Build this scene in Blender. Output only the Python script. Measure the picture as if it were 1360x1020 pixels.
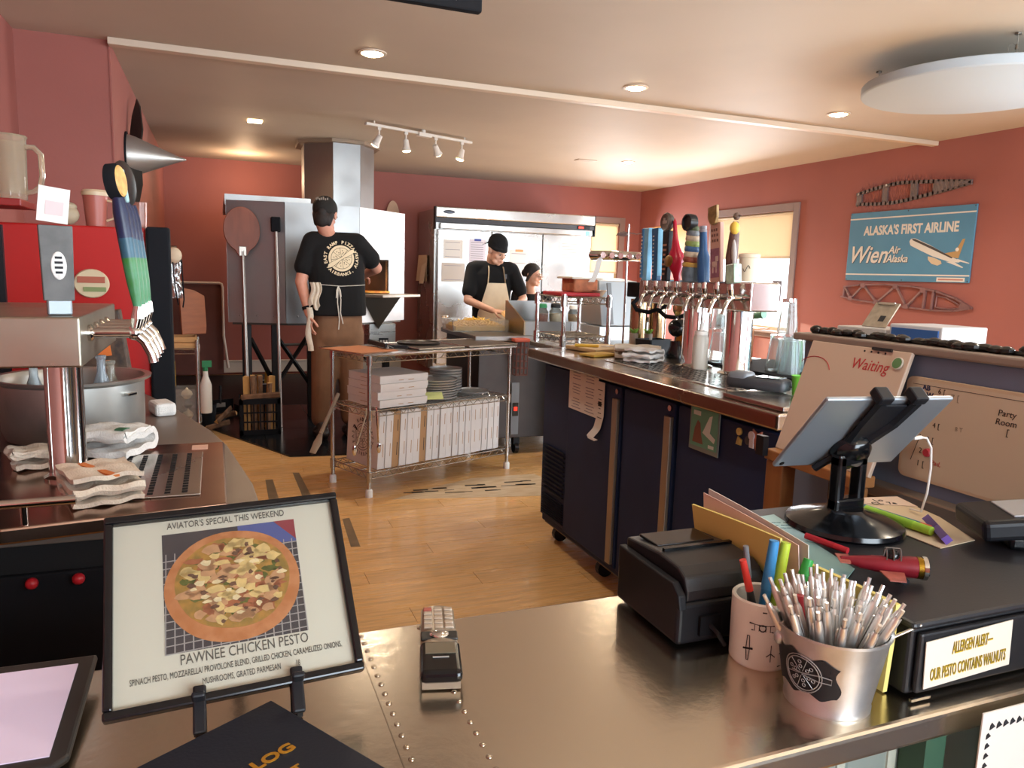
import bpy, bmesh, math, random
from mathutils import Matrix, Vector, Euler
from mathutils.bvhtree import BVHTree

random.seed(7)
for o in list(bpy.data.objects):
    bpy.data.objects.remove(o)
SC = bpy.context.scene
COL = SC.collection
PI = math.pi
R = math.radians

# ------------------------------------------------------------------ camera
cam_data = bpy.data.cameras.new('camera')
cam = bpy.data.objects.new('camera', cam_data)
COL.objects.link(cam)
SC.camera = cam
cam_data.sensor_fit = 'HORIZONTAL'
cam_data.sensor_width = 36.0
cam_data.lens = 36.0 * 1005.0 / 1360.0
cam_data.clip_start = 0.02
cam_data.clip_end = 200
_yaw, _pit, _rol = R(21.5), R(8.3), R(1.73)
_f = Vector((math.sin(_yaw)*math.cos(_pit), math.cos(_yaw)*math.cos(_pit), -math.sin(_pit)))
_r = Vector((math.cos(_yaw), -math.sin(_yaw), 0))
_u = _r.cross(_f)
_r2 = _r*math.cos(_rol) + _u*math.sin(_rol)
_u2 = _u*math.cos(_rol) - _r*math.sin(_rol)
_m = Matrix((( _r2.x, _u2.x, -_f.x, 0), (_r2.y, _u2.y, -_f.y, 0), (_r2.z, _u2.z, -_f.z, 1.35), (0, 0, 0, 1)))
cam.matrix_world = _m

# ------------------------------------------------------------------ world, sun, daylight, exposure
SC.view_settings.view_transform = 'Standard'
SC.view_settings.look = 'None'
SC.view_settings.gamma = 1.0
SC.view_settings.use_curve_mapping = False
SC.view_settings.exposure = 0.16
world = bpy.data.worlds.new('sky')
SC.world = world
world.use_nodes = True
_bg = world.node_tree.nodes['Background']
_bg.inputs[0].default_value = (0.86, 0.93, 1.0, 1)
_bg.inputs[1].default_value = 4.0

def add_light(name, kind, loc, direction, energy, color, **kw):
    d = bpy.data.lights.new(name, kind)
    d.energy = energy
    d.color = color
    for k, v in kw.items():
        setattr(d, k, v)
    o = bpy.data.objects.new(name, d)
    COL.objects.link(o)
    o.location = loc
    o.rotation_euler = Vector(direction).to_track_quat('-Z', 'Y').to_euler()
    return o

add_light('sun', 'SUN', (5, 14, 4), (0.5, -3.8, -0.52), 14.0, (1.0, 0.86, 0.66), angle=R(0.6))
# daylight at the window openings
add_light('daylight_street_windows', 'AREA', (2.6, -2.94, 1.55), (0.0, 1, -0.08), 320, (0.76, 0.89, 1.0), shape='RECTANGLE', size=4.6, size_y=1.7)
add_light('daylight_side_windows', 'AREA', (5.84, 0.3, 1.55), (-1, 0, -0.05), 215, (0.72, 0.87, 1.0), shape='RECTANGLE', size=4.6, size_y=1.5)
add_light('daylight_window_shade', 'AREA', (5.84, 7.44, 1.45), (-1, 0, -0.4), 115, (0.95, 0.97, 1.0), shape='RECTANGLE', size=1.35, size_y=1.2)
add_light('daylight_back_window', 'AREA', (5.34, 9.92, 1.3), (0, -1, -0.4), 65, (0.95, 0.97, 1.0), shape='RECTANGLE', size=0.45, size_y=1.4)

# ------------------------------------------------------------------ mesh helpers
class MB:
    """collects shapes; build() links them as ONE mesh object"""
    def __init__(s):
        s.v = []; s.f = []; s.mi = []; s.cur = 0; s.X = Matrix.Identity(4)
    def mat(s, i):
        s.cur = i; return s
    def xf(s, m=None):
        s.X = m if m is not None else Matrix.Identity(4); return s
    def add(s, vs, fs):
        o = len(s.v)
        s.v += [tuple(s.X @ Vector(p)) for p in vs]
        s.f += [tuple(i + o for i in f) for f in fs]
        s.mi += [s.cur] * len(fs)
        return s
    def box(s, c, d, rz=0, rx=0, ry=0):
        m = Euler((rx, ry, rz)).to_matrix()
        c = Vector(c); h = Vector(d) / 2
        vs = [c + m @ Vector((sx*h.x, sy*h.y, sz*h.z)) for sz in (-1, 1) for sy in (-1, 1) for sx in (-1, 1)]
        return s.add(vs, [(0, 2, 3, 1), (4, 5, 7, 6), (0, 1, 5, 4), (2, 6, 7, 3), (0, 4, 6, 2), (1, 3, 7, 5)])
    def bx(s, x0, x1, y0, y1, z0, z1):
        return s.box(((x0+x1)/2, (y0+y1)/2, (z0+z1)/2), (abs(x1-x0), abs(y1-y0), abs(z1-z0)))
    def cyl(s, p0, p1, r0, r1=None, n=14, caps=True):
        p0 = Vector(p0); p1 = Vector(p1); r1 = r0 if r1 is None else r1
        q = (p1 - p0).to_track_quat('Z', 'Y')
        vs = []
        for p, r in ((p0, r0), (p1, r1)):
            for i in range(n):
                a = 2*PI*i/n
                vs.append(p + q @ Vector((r*math.cos(a), r*math.sin(a), 0)))
        fs = [(i, (i+1) % n, n + (i+1) % n, n + i) for i in range(n)]
        if caps:
            fs += [tuple(range(n-1, -1, -1)), tuple(range(n, 2*n))]
        return s.add(vs, fs)
    def tube(s, pts, r, n=8, closed=False, caps=True, flat=None):
        pts = [Vector(p) for p in pts]; k = len(pts)
        rs = r if isinstance(r, (list, tuple)) else [r]*k
        vs = []; fs = []
        up = None
        for i, p in enumerate(pts):
            a = pts[(i-1) % k] if (closed or i > 0) else p
            b = pts[(i+1) % k] if (closed or i < k-1) else p
            t = (b - a).normalized()
            if up is None:
                up = Vector((0, 0, 1)) if abs(t.z) < 0.9 else Vector((1, 0, 0))
            x = t.cross(up).normalized(); y = x.cross(t).normalized(); up = y
            for j in range(n):
                an = 2*PI*j/n
                e = (flat if flat else 1.0)
                vs.append(p + (x*math.cos(an) + y*math.sin(an)*e)*rs[i])
        m = k if closed else k-1
        for i in range(m):
            for j in range(n):
                a = i*n + j; b = i*n + (j+1) % n
                c = ((i+1) % k)*n + (j+1) % n; d = ((i+1) % k)*n + j
                fs.append((a, b, c, d))
        if caps and not closed:
            fs += [tuple(range(n-1, -1, -1)), tuple(range((k-1)*n, k*n))]
        return s.add(vs, fs)
    def lathe(s, c, prof, n=24, m=None):
        c = Vector(c); m = m or Matrix.Identity(3)
        vs = []; fs = []; rings = []
        for r, z in prof:
            if r < 1e-6:
                rings.append([len(vs)]); vs.append(c + m @ Vector((0, 0, z)))
            else:
                st = len(vs)
                for i in range(n):
                    a = 2*PI*i/n
                    vs.append(c + m @ Vector((r*math.cos(a), r*math.sin(a), z)))
                rings.append(list(range(st, st+n)))
        for A, B in zip(rings, rings[1:]):
            for i in range(n):
                j = (i+1) % n
                if len(A) == 1 and len(B) == 1: continue
                if len(A) == 1: fs.append((A[0], B[j], B[i]))
                elif len(B) == 1: fs.append((A[i], A[j], B[0]))
                else: fs.append((A[i], A[j], B[j], B[i]))
        return s.add(vs, fs)
    def ell(s, c, r, n=16, k=9, m=None):
        c = Vector(c); m = m or Matrix.Identity(3)
        if isinstance(r, (int, float)): r = (r, r, r)
        vs = []; fs = []
        for i in range(k+1):
            t = PI*i/k
            if i in (0, k):
                vs.append(c + m @ Vector((0, 0, r[2]*math.cos(t))))
            else:
                for j in range(n):
                    a = 2*PI*j/n
                    vs.append(c + m @ Vector((r[0]*math.sin(t)*math.cos(a), r[1]*math.sin(t)*math.sin(a), r[2]*math.cos(t))))
        ring = lambda i: [0] if i == 0 else ([len(vs)-1] if i == k else list(range(1+(i-1)*n, 1+i*n)))
        for i in range(k):
            A, B = ring(i), ring(i+1)
            for j in range(n):
                q = (j+1) % n
                if len(A) == 1: fs.append((A[0], B[j], B[q]))
                elif len(B) == 1: fs.append((A[q], A[j], B[0]))
                else: fs.append((A[j], B[j], B[q], A[q]))
        return s.add(vs, fs)
    def prism(s, poly, z0, z1, m=None):
        """polygon in XY extruded z0..z1, then matrix m"""
        m = m or Matrix.Identity(4)
        n = len(poly)
        ar = sum(poly[i][0]*poly[(i+1) % n][1]-poly[(i+1) % n][0]*poly[i][1] for i in range(n))
        if ar < 0: poly = poly[::-1]
        vs = [m @ Vector((x, y, z0)) for x, y in poly] + [m @ Vector((x, y, z1)) for x, y in poly]
        fs = [tuple(range(n-1, -1, -1)), tuple(range(n, 2*n))] + [(i, (i+1) % n, n+(i+1) % n, n+i) for i in range(n)]
        return s.add(vs, fs)
    def grid(s, fn, nu, nv, th=0.0):
        """fn(u,v) -> point; solid of thickness th along the local normal when th"""
        P = [[Vector(fn(i/nu, j/nv)) for j in range(nv+1)] for i in range(nu+1)]
        def nor(i, j):
            a = P[min(i+1, nu)][j]-P[max(i-1, 0)][j]; b = P[i][min(j+1, nv)]-P[i][max(j-1, 0)]
            return a.cross(b).normalized()
        w = nv+1
        vs = [P[i][j] for i in range(nu+1) for j in range(w)]
        fs = [(i*w+j, (i+1)*w+j, (i+1)*w+j+1, i*w+j+1) for i in range(nu) for j in range(nv)]
        if th:
            o = len(vs)
            vs += [P[i][j] - nor(i, j)*th for i in range(nu+1) for j in range(w)]
            fs += [tuple(o+q for q in f[::-1]) for f in fs]
            for i in range(nu):
                fs += [(i*w, o+i*w, o+(i+1)*w, (i+1)*w)[::-1], (i*w+nv, (i+1)*w+nv, o+(i+1)*w+nv, o+i*w+nv)[::-1]]
            for j in range(nv):
                fs += [(j, j+1, o+j+1, o+j)[::-1], (nu*w+j, o+nu*w+j, o+nu*w+j+1, nu*w+j+1)[::-1]]
        return s.add(vs, fs)
    def build(s, name, mats, parent=None, smooth=False, bevel=0, seg=2, world=False, fix=False):
        me = bpy.data.meshes.new(name)
        vs = s.v
        if world and parent is not None:
            L = parent.location
            vs = [(x-L.x, y-L.y, z-L.z) for x, y, z in vs]
        me.from_pydata(vs, [], s.f)
        if not isinstance(mats, (list, tuple)): mats = [mats]
        for m in mats: me.materials.append(m)
        me.polygons.foreach_set('material_index', s.mi)
        if bevel or fix:
            bm = bmesh.new(); bm.from_mesh(me)
            if fix: bmesh.ops.recalc_face_normals(bm, faces=bm.faces)
            if bevel:
                ed = [e for e in bm.edges if len(e.link_faces) == 2 and e.calc_face_angle(0) > R(28)]
                bmesh.ops.bevel(bm, geom=ed, offset=bevel, segments=seg, affect='EDGES', profile=0.5, clamp_overlap=True)
            bm.to_mesh(me); bm.free()
        if smooth:
            me.polygons.foreach_set('use_smooth', [True]*len(me.polygons))
            me.set_sharp_from_angle(angle=R(smooth if smooth > 1 else 40))
        me.update()
        o = bpy.data.objects.new(name, me)
        COL.objects.link(o)
        if parent is not None: o.parent = parent
        return o

def thing(name, label, cat, loc=(0, 0, 0), rz=0, group=None, rot=None):
    o = bpy.data.objects.new(name, None)
    o.empty_display_size = 0.05
    COL.objects.link(o)
    o.location = loc
    o.rotation_euler = rot if rot else (0, 0, rz)
    o['label'] = label; o['category'] = cat
    if group: o['group'] = group
    return o

def tag(o, label, cat, group=None, kind=None):
    o['label'] = label; o['category'] = cat
    if group: o['group'] = group
    if kind: o['kind'] = kind
    return o

def struct(o, label=None):
    o['kind'] = 'structure'
    if label: o['label'] = label
    return o

def copy_tree(o, parent=None):
    c = o.copy()
    COL.objects.link(c)
    c.parent = parent
    for ch in list(o.children):
        copy_tree(ch, c)
    return c

def frame(origin, right, up):
    """matrix with local x=right, y=up, z=normal"""
    x = Vector(right).normalized(); y = Vector(up); y = (y - x*y.dot(x)).normalized(); z = x.cross(y)
    o = Vector(origin)
    return Matrix(((x.x, y.x, z.x, o.x), (x.y, y.y, z.y, o.y), (x.z, y.z, z.z, o.z), (0, 0, 0, 1)))

def text_mesh(body, size, depth=0.0, align='CENTER', sx=1.0, shear=0.0, bold=0.0, res=3):
    cu = bpy.data.curves.new('txt', 'FONT')
    cu.body = body; cu.size = size; cu.align_x = align; cu.align_y = 'CENTER'
    cu.extrude = depth/2; cu.shear = shear; cu.offset = bold; cu.resolution_u = res
    ob = bpy.data.objects.new('txt', cu)
    COL.objects.link(ob)
    dg = bpy.context.evaluated_depsgraph_get()
    me = bpy.data.meshes.new_from_object(ob.evaluated_get(dg))
    bpy.data.objects.remove(ob); bpy.data.curves.remove(cu)
    if sx != 1.0:
        me.transform(Matrix.Diagonal((sx, 1, 1, 1)))
    return me

def text(body, size, mat, parent, M, name='lettering', depth=0.0006, **kw):
    """flat lettering; M = frame() in the parent's space"""
    me = text_mesh(body, size, depth, **kw)
    me.materials.clear(); me.materials.append(mat)
    me.transform(M)
    o = bpy.data.objects.new(name, me)
    COL.objects.link(o); o.parent = parent
    return o

# ------------------------------------------------------------------ materials
def hx(h):
    h = h.lstrip('#'); c = [int(h[i:i+2], 16)/255 for i in (0, 2, 4)]
    return tuple(x/12.92 if x <= 0.04045 else ((x+0.055)/1.055)**2.4 for x in c) + (1,)

_MC = {}
def mt(name, col, rough=0.5, metal=0.0, var=0.0, vscale=6.0, bump=0.0, bscale=40.0, stretch=None, spec=0.5, trans=0.0, emit=None, es=0.0, col2=None, alpha=None, coat=0.0, ior=1.45, rvar=0.0, sss=0.0, per_object=0.0):
    if name in _MC: return _MC[name]
    m = bpy.data.materials.new(name); _MC[name] = m
    m.use_nodes = True
    nt = m.node_tree; b = nt.nodes['Principled BSDF']
    c = hx(col) if isinstance(col, str) else tuple(col) + (1,)
    I = b.inputs
    I['Base Color'].default_value = c
    I['Roughness'].default_value = rough
    I['Metallic'].default_value = metal
    I['IOR'].default_value = ior
    I['Specular IOR Level'].default_value = spec
    I['Transmission Weight'].default_value = trans
    if coat: I['Coat Weight'].default_value = coat; I['Coat Roughness'].default_value = 0.08
    if sss:
        I['Subsurface Weight'].default_value = sss; I['Subsurface Radius'].default_value = (0.02, 0.008, 0.004); I['Subsurface Scale'].default_value = 0.5
    if emit: I['Emission Color'].default_value = hx(emit); I['Emission Strength'].default_value = es
    if alpha is not None: I['Alpha'].default_value = alpha
    N = nt.nodes.new; Lk = nt.links.new
    tc = N('ShaderNodeTexCoord'); mp = N('ShaderNodeMapping'); Lk(tc.outputs['Object'], mp.inputs['Vector'])
    if stretch: mp.inputs['Scale'].default_value = stretch
    if var or col2 or rvar:
        nz = N('ShaderNodeTexNoise'); nz.inputs['Scale'].default_value = vscale; nz.inputs['Detail'].default_value = 5
        Lk(mp.outputs[0], nz.inputs['Vector'])
        if var or col2:
            mx = N('ShaderNodeMix'); mx.data_type = 'RGBA'
            cr = N('ShaderNodeMapRange'); cr.inputs[1].default_value = 0.3; cr.inputs[2].default_value = 0.7; cr.interpolation_type = 'SMOOTHSTEP'
            Lk(nz.outputs[0], cr.inputs[0]); Lk(cr.outputs[0], mx.inputs[0])
            if col2: a, d = c, hx(col2)
            else:
                a = tuple(min(1, x*(1+var)) for x in c[:3])+(1,); d = tuple(x*(1-var) for x in c[:3])+(1,)
            mx.inputs[6].default_value = a; mx.inputs[7].default_value = d
            src = mx.outputs[2]
            if per_object:
                oi = N('ShaderNodeObjectInfo'); hs = N('ShaderNodeHueSaturation')
                r2 = N('ShaderNodeMapRange'); r2.inputs[3].default_value = 1-per_object; r2.inputs[4].default_value = 1+per_object
                Lk(oi.outputs['Random'], r2.inputs[0]); Lk(r2.outputs[0], hs.inputs['Value']); Lk(src, hs.inputs['Color']); src = hs.outputs[0]
            Lk(src, I['Base Color'])
        if rvar:
            r3 = N('ShaderNodeMapRange'); r3.inputs[1].default_value = 0.25; r3.inputs[2].default_value = 0.75; r3.interpolation_type = 'SMOOTHSTEP'
            r3.inputs[3].default_value = max(0.02, rough-rvar); r3.inputs[4].default_value = rough+rvar
            Lk(nz.outputs[0], r3.inputs[0]); Lk(r3.outputs[0], I['Roughness'])
    if bump:
        n2 = N('ShaderNodeTexNoise'); n2.inputs['Scale'].default_value = bscale; n2.inputs['Detail'].default_value = 4
        Lk(mp.outputs[0], n2.inputs['Vector'])
        bp = N('ShaderNodeBump'); bp.inputs['Strength'].default_value = bump; bp.inputs['Distance'].default_value = 0.01
        Lk(n2.outputs[0], bp.inputs['Height']); Lk(bp.outputs[0], I['Normal'])
    return m

WALL = mt('wall_paint', '#9b5c52', 0.7, var=0.05, vscale=1.2, bump=0.05, bscale=60)
CEIL = mt('ceiling_paint', '#bdb1a1', 0.62, var=0.05, vscale=0.9, bump=0.1, bscale=1.6, spec=0.2)
TRIMW = mt('trim_paint', '#cdbba6', 0.5)
STEEL = mt('brushed_steel', '#b9b7b2', 0.3, 1.0, var=0.06, vscale=3, stretch=(1, 1, 14), rvar=0.06)
STEELH = mt('steel_sheet', '#b5b0a8', 0.24, 1.0, var=0.06, vscale=4, bump=0.02, bscale=30, rvar=0.08)
STEELC = mt('counter_steel', '#d6cab8', 0.23, 1.0, bump=0.035, bscale=60)
CHROME = mt('chrome', '#d4d2ce', 0.09, 1.0)
WIRE = mt('chromed_wire', '#b4b2ae', 0.25, 1.0)
BLACK = mt('black_plastic', '#16181d', 0.42, spec=0.35)
BLACKG = mt('black_gloss', '#0c0d10', 0.16)
BLACKM = mt('black_matte', '#15161a', 0.8, spec=0.2)
NAVY = mt('black_blue_enamel', '#1d2b4c', 0.6, spec=0.25, var=0.08, vscale=5, bump=0.02, bscale=220)
WHITE = mt('white_paper', '#d3d0ca', 0.75)
WHITEP = mt('white_plastic', '#e4e2dd', 0.4)
INK = mt('black_ink', '#1c1c20', 0.7)
GREY = mt('grey_plastic', '#76787a', 0.45)

# ================================================================== THE ROOM
def wood_mat():
    m = mt('floor_wood', '#d3a56b', 0.3, var=0.18, vscale=5, stretch=(0.7, 9, 1), bump=0.03, bscale=14, per_object=0.07, rvar=0.06, coat=0.35)
    return m
WOODF = wood_mat()
# slab below the planks, level slabs elsewhere
m = MB()
m.bx(-1.2, 6.1, -3.2, 10.2, -0.12, -0.006)
m.bx(-1.0, 5.9, -3.0, 0.9, -0.006, 0.0)
m.bx(2.9, 5.9, 0.9, 10.0, -0.006, 0.0)
m.bx(-1.0, 2.9, 6.42, 10.0, -0.006, 0.0)
floor = struct(m.build('floor', WOODF))
pl = MB(); pl.bx(-0.65, 0.65, -0.0685, 0.0685, -0.006, 0.0)
plank0 = pl.build('plank', WOODF, floor)
row = 0
y = 0.97
first = True
while y < 6.42:
    x = -1.0 + 0.65 - (row * 0.47) % 1.302
    while x - 0.65 < 2.88:
        if x + 0.65 < -0.97:
            x += 1.302; continue
        o = plank0 if first else plank0.copy()
        if not first:
            COL.objects.link(o); o.parent = floor
        first = False
        e0, e1 = max(x-0.65, -1.0), min(x+0.65, 2.9)
        o.location = ((e0+e1)/2, y, 0); o.scale = ((e1-e0)/1.3, 1, 1)
        x += 1.302
    y += 0.1385; row += 1

STRIPM = mt('dark_inlay', '#6f5c45', 0.4, var=0.15, vscale=12)
for i, q in enumerate((((0.27, 4.93), (0.315, 4.93), (0.32, 4.46), (0.262, 4.45)), ((0.45, 5.06), (0.49, 5.05), (0.505, 4.53), (0.455, 4.49)), ((0.615, 4.02), (0.655, 4.03), (0.635, 3.58), (0.59, 3.59)))):
    m = MB(); m.prism(list(q), 0.0, 0.0012)
    m.build('inlay_strip', STRIPM, floor)
# worn white painted marking with dark strokes
m = MB(); m.prism([(0.95, 4.30), (1.90, 4.12), (2.05, 4.40), (2.0, 4.62), (1.55, 4.62), (1.25, 4.48)], 0.0, 0.0008)
pm = mt('worn_paint', '#b59a76', 0.35, col2='#c9b497', vscale=9, stretch=(1, 5, 1))
mark = m.build('floor_marking', pm, floor)
m = MB()
rs = random.Random(3)
for i in range(26):
    t = rs.random(); x = 1.1 + 0.8*t; yy_ = 4.36 - 0.06*t + rs.choice((0.0, 0.09, 0.17))*(0.5+0.5*t)
    m.box((x, yy_, 0.0011), (0.05+0.08*rs.random(), 0.008+0.02*rs.random(), 0.0006), rz=-0.15+0.1*rs.random())
m.build('marking_stroke', mt('dark_stroke', '#2b2622', 0.5), mark)['kind'] = 'stuff'

# black hearth tiles round the oven
SLATE = mt('black_tile', '#141619', 0.2, spec=0.3, var=0.2, vscale=3, per_object=0.1)
hearth = struct(MB().prism([(0.03, 6.42), (0.47, 5.50), (2.05, 5.32), (2.35, 9.9), (-0.5, 9.9), (-0.5, 7.6)], 0.0, 0.004).build('floor_hearth', mt('tile_joint', '#101113', 0.5)))
def clip_poly(poly, a, b, c):   # keep a*x+b*y<=c
    out = []
    for i in range(len(poly)):
        p, q = poly[i], poly[(i+1) % len(poly)]
        dp, dq = a*p[0]+b*p[1]-c, a*q[0]+b*q[1]-c
        if dp <= 0: out.append(p)
        if dp*dq < 0:
            t = dp/(dp-dq); out.append((p[0]+(q[0]-p[0])*t, p[1]+(q[1]-p[1])*t))
    return out
HP = [(0.03, 6.42), (0.47, 5.50), (2.05, 5.32), (2.2, 7.6), (-0.5, 7.6)]
def cross_clip(cell):
    out = cell
    n = len(HP)
    for i in range(n):
        p, q = HP[i], HP[(i+1) % n]
        a, b = (q[1]-p[1]), -(q[0]-p[0])
        c = a*p[0]+b*p[1]
        out = clip_poly(out, a, b, c)
        if len(out) < 3: return None
    return out
ts = 0.42
for i in range(-2, 7):
    for j in range(0, 7):
        x0, y0 = -0.5+i*ts, 5.2+j*ts
        g = 0.0025
        c = cross_clip([(x0+g, y0+g), (x0+ts-g, y0+g), (x0+ts-g, y0+ts-g), (x0+g, y0+ts-g)])
        if c:
            ar = abs(sum(c[k][0]*c[(k+1) % len(c)][1]-c[(k+1) % len(c)][0]*c[k][1] for k in range(len(c))))/2
            if ar > 0.004:
                MB().prism(c, 0.004, 0.010).build('tile', SLATE, hearth)

struct(MB().bx(-1.2, 6.1, -3.2, 10.2, 2.6, 2.75).build('ceiling', CEIL))
# walls
def wall_with_openings(name, axis, pos, a0, a1, z0, z1, holes, th=0.14, out=1):
    """axis 'y': wall plane at y=pos running along x; axis 'x': plane at x=pos along y; body lies outside (out=+1/-1)"""
    m = MB()
    cuts = sorted(set([a0, a1] + [h[0] for h in holes] + [h[1] for h in holes]))
    for p, q in zip(cuts, cuts[1:]):
        hs = [h for h in holes if h[0] <= p and h[1] >= q]
        spans = [(z0, z1)]
        for h in hs:
            spans = [(z0, h[2]), (h[3], z1)]
        for s0, s1 in spans:
            if axis == 'y': m.bx(p, q, pos, pos+out*th, s0, s1)
            else: m.bx(pos, pos+out*th, p, q, s0, s1)
    return struct(m.build(name, WALL))
wall_with_openings('wall_back', 'y', 10.0, -0.7, 6.04, 0, 2.6, [(5.08, 5.56, 0.55, 2.12)])
wall_with_openings('wall_right', 'x', 5.9, -3.14, 10.0, 0, 2.6, [(6.74, 8.15, 0.80, 2.12), (-2.0, 2.6, 0.8, 2.3)])
wall_with_openings('wall_front', 'y', -3.0, -1.0, 5.9, 0, 2.6, [(0.3, 4.9, 0.7, 2.4)], out=-1)
struct(MB().bx(-1.14, -1.0, -3.14, 5.1, 0, 2.6).build('wall_left', WALL))
struct(MB().bx(-1.14, -0.53, 5.1, 5.24, 0, 2.6).build('wall_left_return', WALL))
struct(MB().bx(-0.67, -0.53, 5.24, 10.0, 0, 2.6).build('wall_left_rear', WALL))
# ceiling batten (a shallow bend where it meets the right wall)
m = MB(); m.bx(-0.53, 5.9, 5.02, 5.09, 2.562, 2.6)
struct(m.build('trim_1', TRIMW, bevel=0.004), 'cream batten running across the ceiling')
m = MB(); m.bx(-0.533, -0.525, 5.094, 5.106, 0, 2.6); struct(m.build('trim_2', WALL))
# baseboard heater on the back wall
m = MB(); m.bx(0.0, 2.3, 9.93, 10.0, 0.03, 0.17); m.bx(0.0, 2.3, 9.915, 9.945, 0.165, 0.185)
struct(m.build('baseboard_back', mt('heater_cream', '#cfc4b4', 0.5), bevel=0.004))

# windows
CASE = mt('window_casing', '#8d7a76', 0.5)
SASH = mt('window_sash', '#b59c74', 0.5)
SHADE = bpy.data.materials.new('roller_shade'); SHADE.use_nodes = True
_nt = SHADE.node_tree; _nt.nodes.clear()
_o = _nt.nodes.new('ShaderNodeOutputMaterial'); _a = _nt.nodes.new('ShaderNodeBsdfDiffuse'); _b = _nt.nodes.new('ShaderNodeBsdfTranslucent'); _x = _nt.nodes.new('ShaderNodeMixShader')
_wv = _nt.nodes.new('ShaderNodeTexNoise'); _wv.inputs['Scale'].default_value = 300
_a.inputs[0].default_value = hx('#efe0c8'); _b.inputs[0].default_value = hx('#f0dfc4'); _x.inputs[0].default_value = 0.45
_nt.links.new(_a.outputs[0], _x.inputs[1]); _nt.links.new(_b.outputs[0], _x.inputs[2]); _nt.links.new(_x.outputs[0], _o.inputs[0])
GLASSW = bpy.data.materials.new('window_glass'); GLASSW.use_nodes = True
_nt = GLASSW.node_tree; _nt.nodes.clear()
_o = _nt.nodes.new('ShaderNodeOutputMaterial'); _a = _nt.nodes.new('ShaderNodeBsdfTransparent'); _b = _nt.nodes.new('ShaderNodeBsdfGlossy'); _x = _nt.nodes.new('ShaderNodeMixShader')
_b.inputs['Roughness'].default_value = 0.02; _x.inputs[0].default_value = 0.06
_nt.links.new(_a.outputs[0], _x.inputs[1]); _nt.links.new(_b.outputs[0], _x.inputs[2]); _nt.links.new(_x.outputs[0], _o.inputs[0])

def window(name, axis, pos, a0, a1, z0, z1, shade_z, out, label, casing=0.085, sash=SASH):
    def bx(m, p, q, d0, d1, s0, s1):   # d = depth outward from wall plane
        u, v = pos+out*d0, pos+out*d1
        if axis == 'x': m.bx(u, v, p, q, s0, s1)
        else: m.bx(p, q, u, v, s0, s1)
    m = MB()
    bx(m, a0-casing, a0, -0.02, 0.0, z0-casing, z1+casing); bx(m, a1, a1+casing, -0.02, 0.0, z0-casing, z1+casing)
    bx(m, a0, a1, -0.02, 0.0, z1, z1+casing); bx(m, a0, a1, -0.02, 0.0, z0-casing, z0)
    w = struct(m.build(name, CASE, bevel=0.003), label)
    m = MB(); t = 0.04
    bx(m, a0, a0+t, 0.03, 0.09, z0, z1); bx(m, a1-t, a1, 0.03, 0.09, z0, z1)
    bx(m, a0+t, a1-t, 0.03, 0.09, z1-t, z1); bx(m, a0+t, a1-t, 0.03, 0.09, z0, z0+t)
    m.build('sash', sash, w)
    m = MB(); bx(m, a0+t, a1-t, 0.07, 0.074, z0+t, z1-t); m.build('pane', GLASSW, w)
    m = MB(); bx(m, a0-0.03, a1+0.03, -0.07, 0.03, z0-0.03, z0-0.002); m.build('sill', CASE, w, bevel=0.004)
    if shade_z:
        m = MB(); bx(m, a0+0.01, a1-0.01, 0.012, 0.014, shade_z, z1-0.03)
        s = m.build('roller_shade', SHADE, w)
        m = MB(); bx(m, a0+0.01, a1-0.01, 0.006, 0.02, shade_z-0.025, shade_z); m.build('hem_bar', mt('shade_bar', '#cdbd9d', 0.5), s)
        m = MB()
        if axis == 'x': m.cyl((pos+out*0.02, a0+0.01, z1-0.02), (pos+out*0.02, a1-0.01, z1-0.02), 0.018)
        else: m.cyl((a0+0.01, pos+out*0.02, z1-0.02), (a1-0.01, pos+out*0.02, z1-0.02), 0.018)
        m.build('shade_roller', mt('shade_bar', '#cdbd9d', 0.5), s, smooth=True)
    return w
w1 = window('window_1', 'x', 5.9, 6.74, 8.15, 0.80, 2.12, 1.63, 1, 'bright window with half drawn cream shade in the right wall')
m = MB(); m.bx(5.962, 5.966, 6.93, 7.08, 1.12, 1.36); m.build('window_decal', mt('decal_grey', '#6b5f63', 0.6, var=0.3, vscale=30), w1)
window('window_2', 'y', 10.0, 5.08, 5.56, 0.55, 2.12, 1.42, 1, 'narrow bright window with half drawn shade in the back wall')
window('window_3', 'x', 5.9, -2.0, 2.6, 0.8, 2.3, None, 1, 'wide side windows of the customer area')
window('window_4', 'y', -3.0, 0.3, 4.9, 0.7, 2.4, None, -1, 'wide street windows behind the photographer')

# ------------------------------------------------------------------ ceiling fixtures
LAMPC = (1.0, 0.91, 0.78)
def recessed(x, y, label, e=58, r=0.062):
    t = thing('recessed_light', label, 'ceiling light', (x, y, 2.6), group='recessed ceiling lights')
    m = MB(); m.lathe((0, 0, 0), [(r+0.022, 0.0), (r+0.022, -0.006), (r+0.004, -0.009), (r, -0.004), (r-0.004, 0.0)], 28)
    m.build('trim_ring', TRIMW, t, smooth=True)
    m = MB(); m.lathe((0, 0, 0), [(r, -0.003), (r*0.8, -0.014), (r*0.4, -0.021), (0, -0.023)], 24)
    m.build('bulb', mt('lit_bulb', '#fff1d8', 0.4, emit='#ffe2b0', es=45.0), t, smooth=True)
    l = add_light('recessed_lamp', 'SPOT', (x, y, 2.56), (0, 0, -1), e, LAMPC, spot_size=R(150), spot_blend=0.6, shadow_soft_size=0.06)
    l.parent = t; l.location = (0, 0, -0.04); l.rotation_euler = (0, 0, 0)
    return t
recessed(0.89, 4.64, 'glowing recessed ceiling light left of the others, above the pizza box rack')
recessed(2.64, 4.62, 'glowing recessed ceiling light in front of the batten, middle of the ceiling')
recessed(4.36, 4.60, 'glowing recessed ceiling light nearest the hanging white disc')
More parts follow.
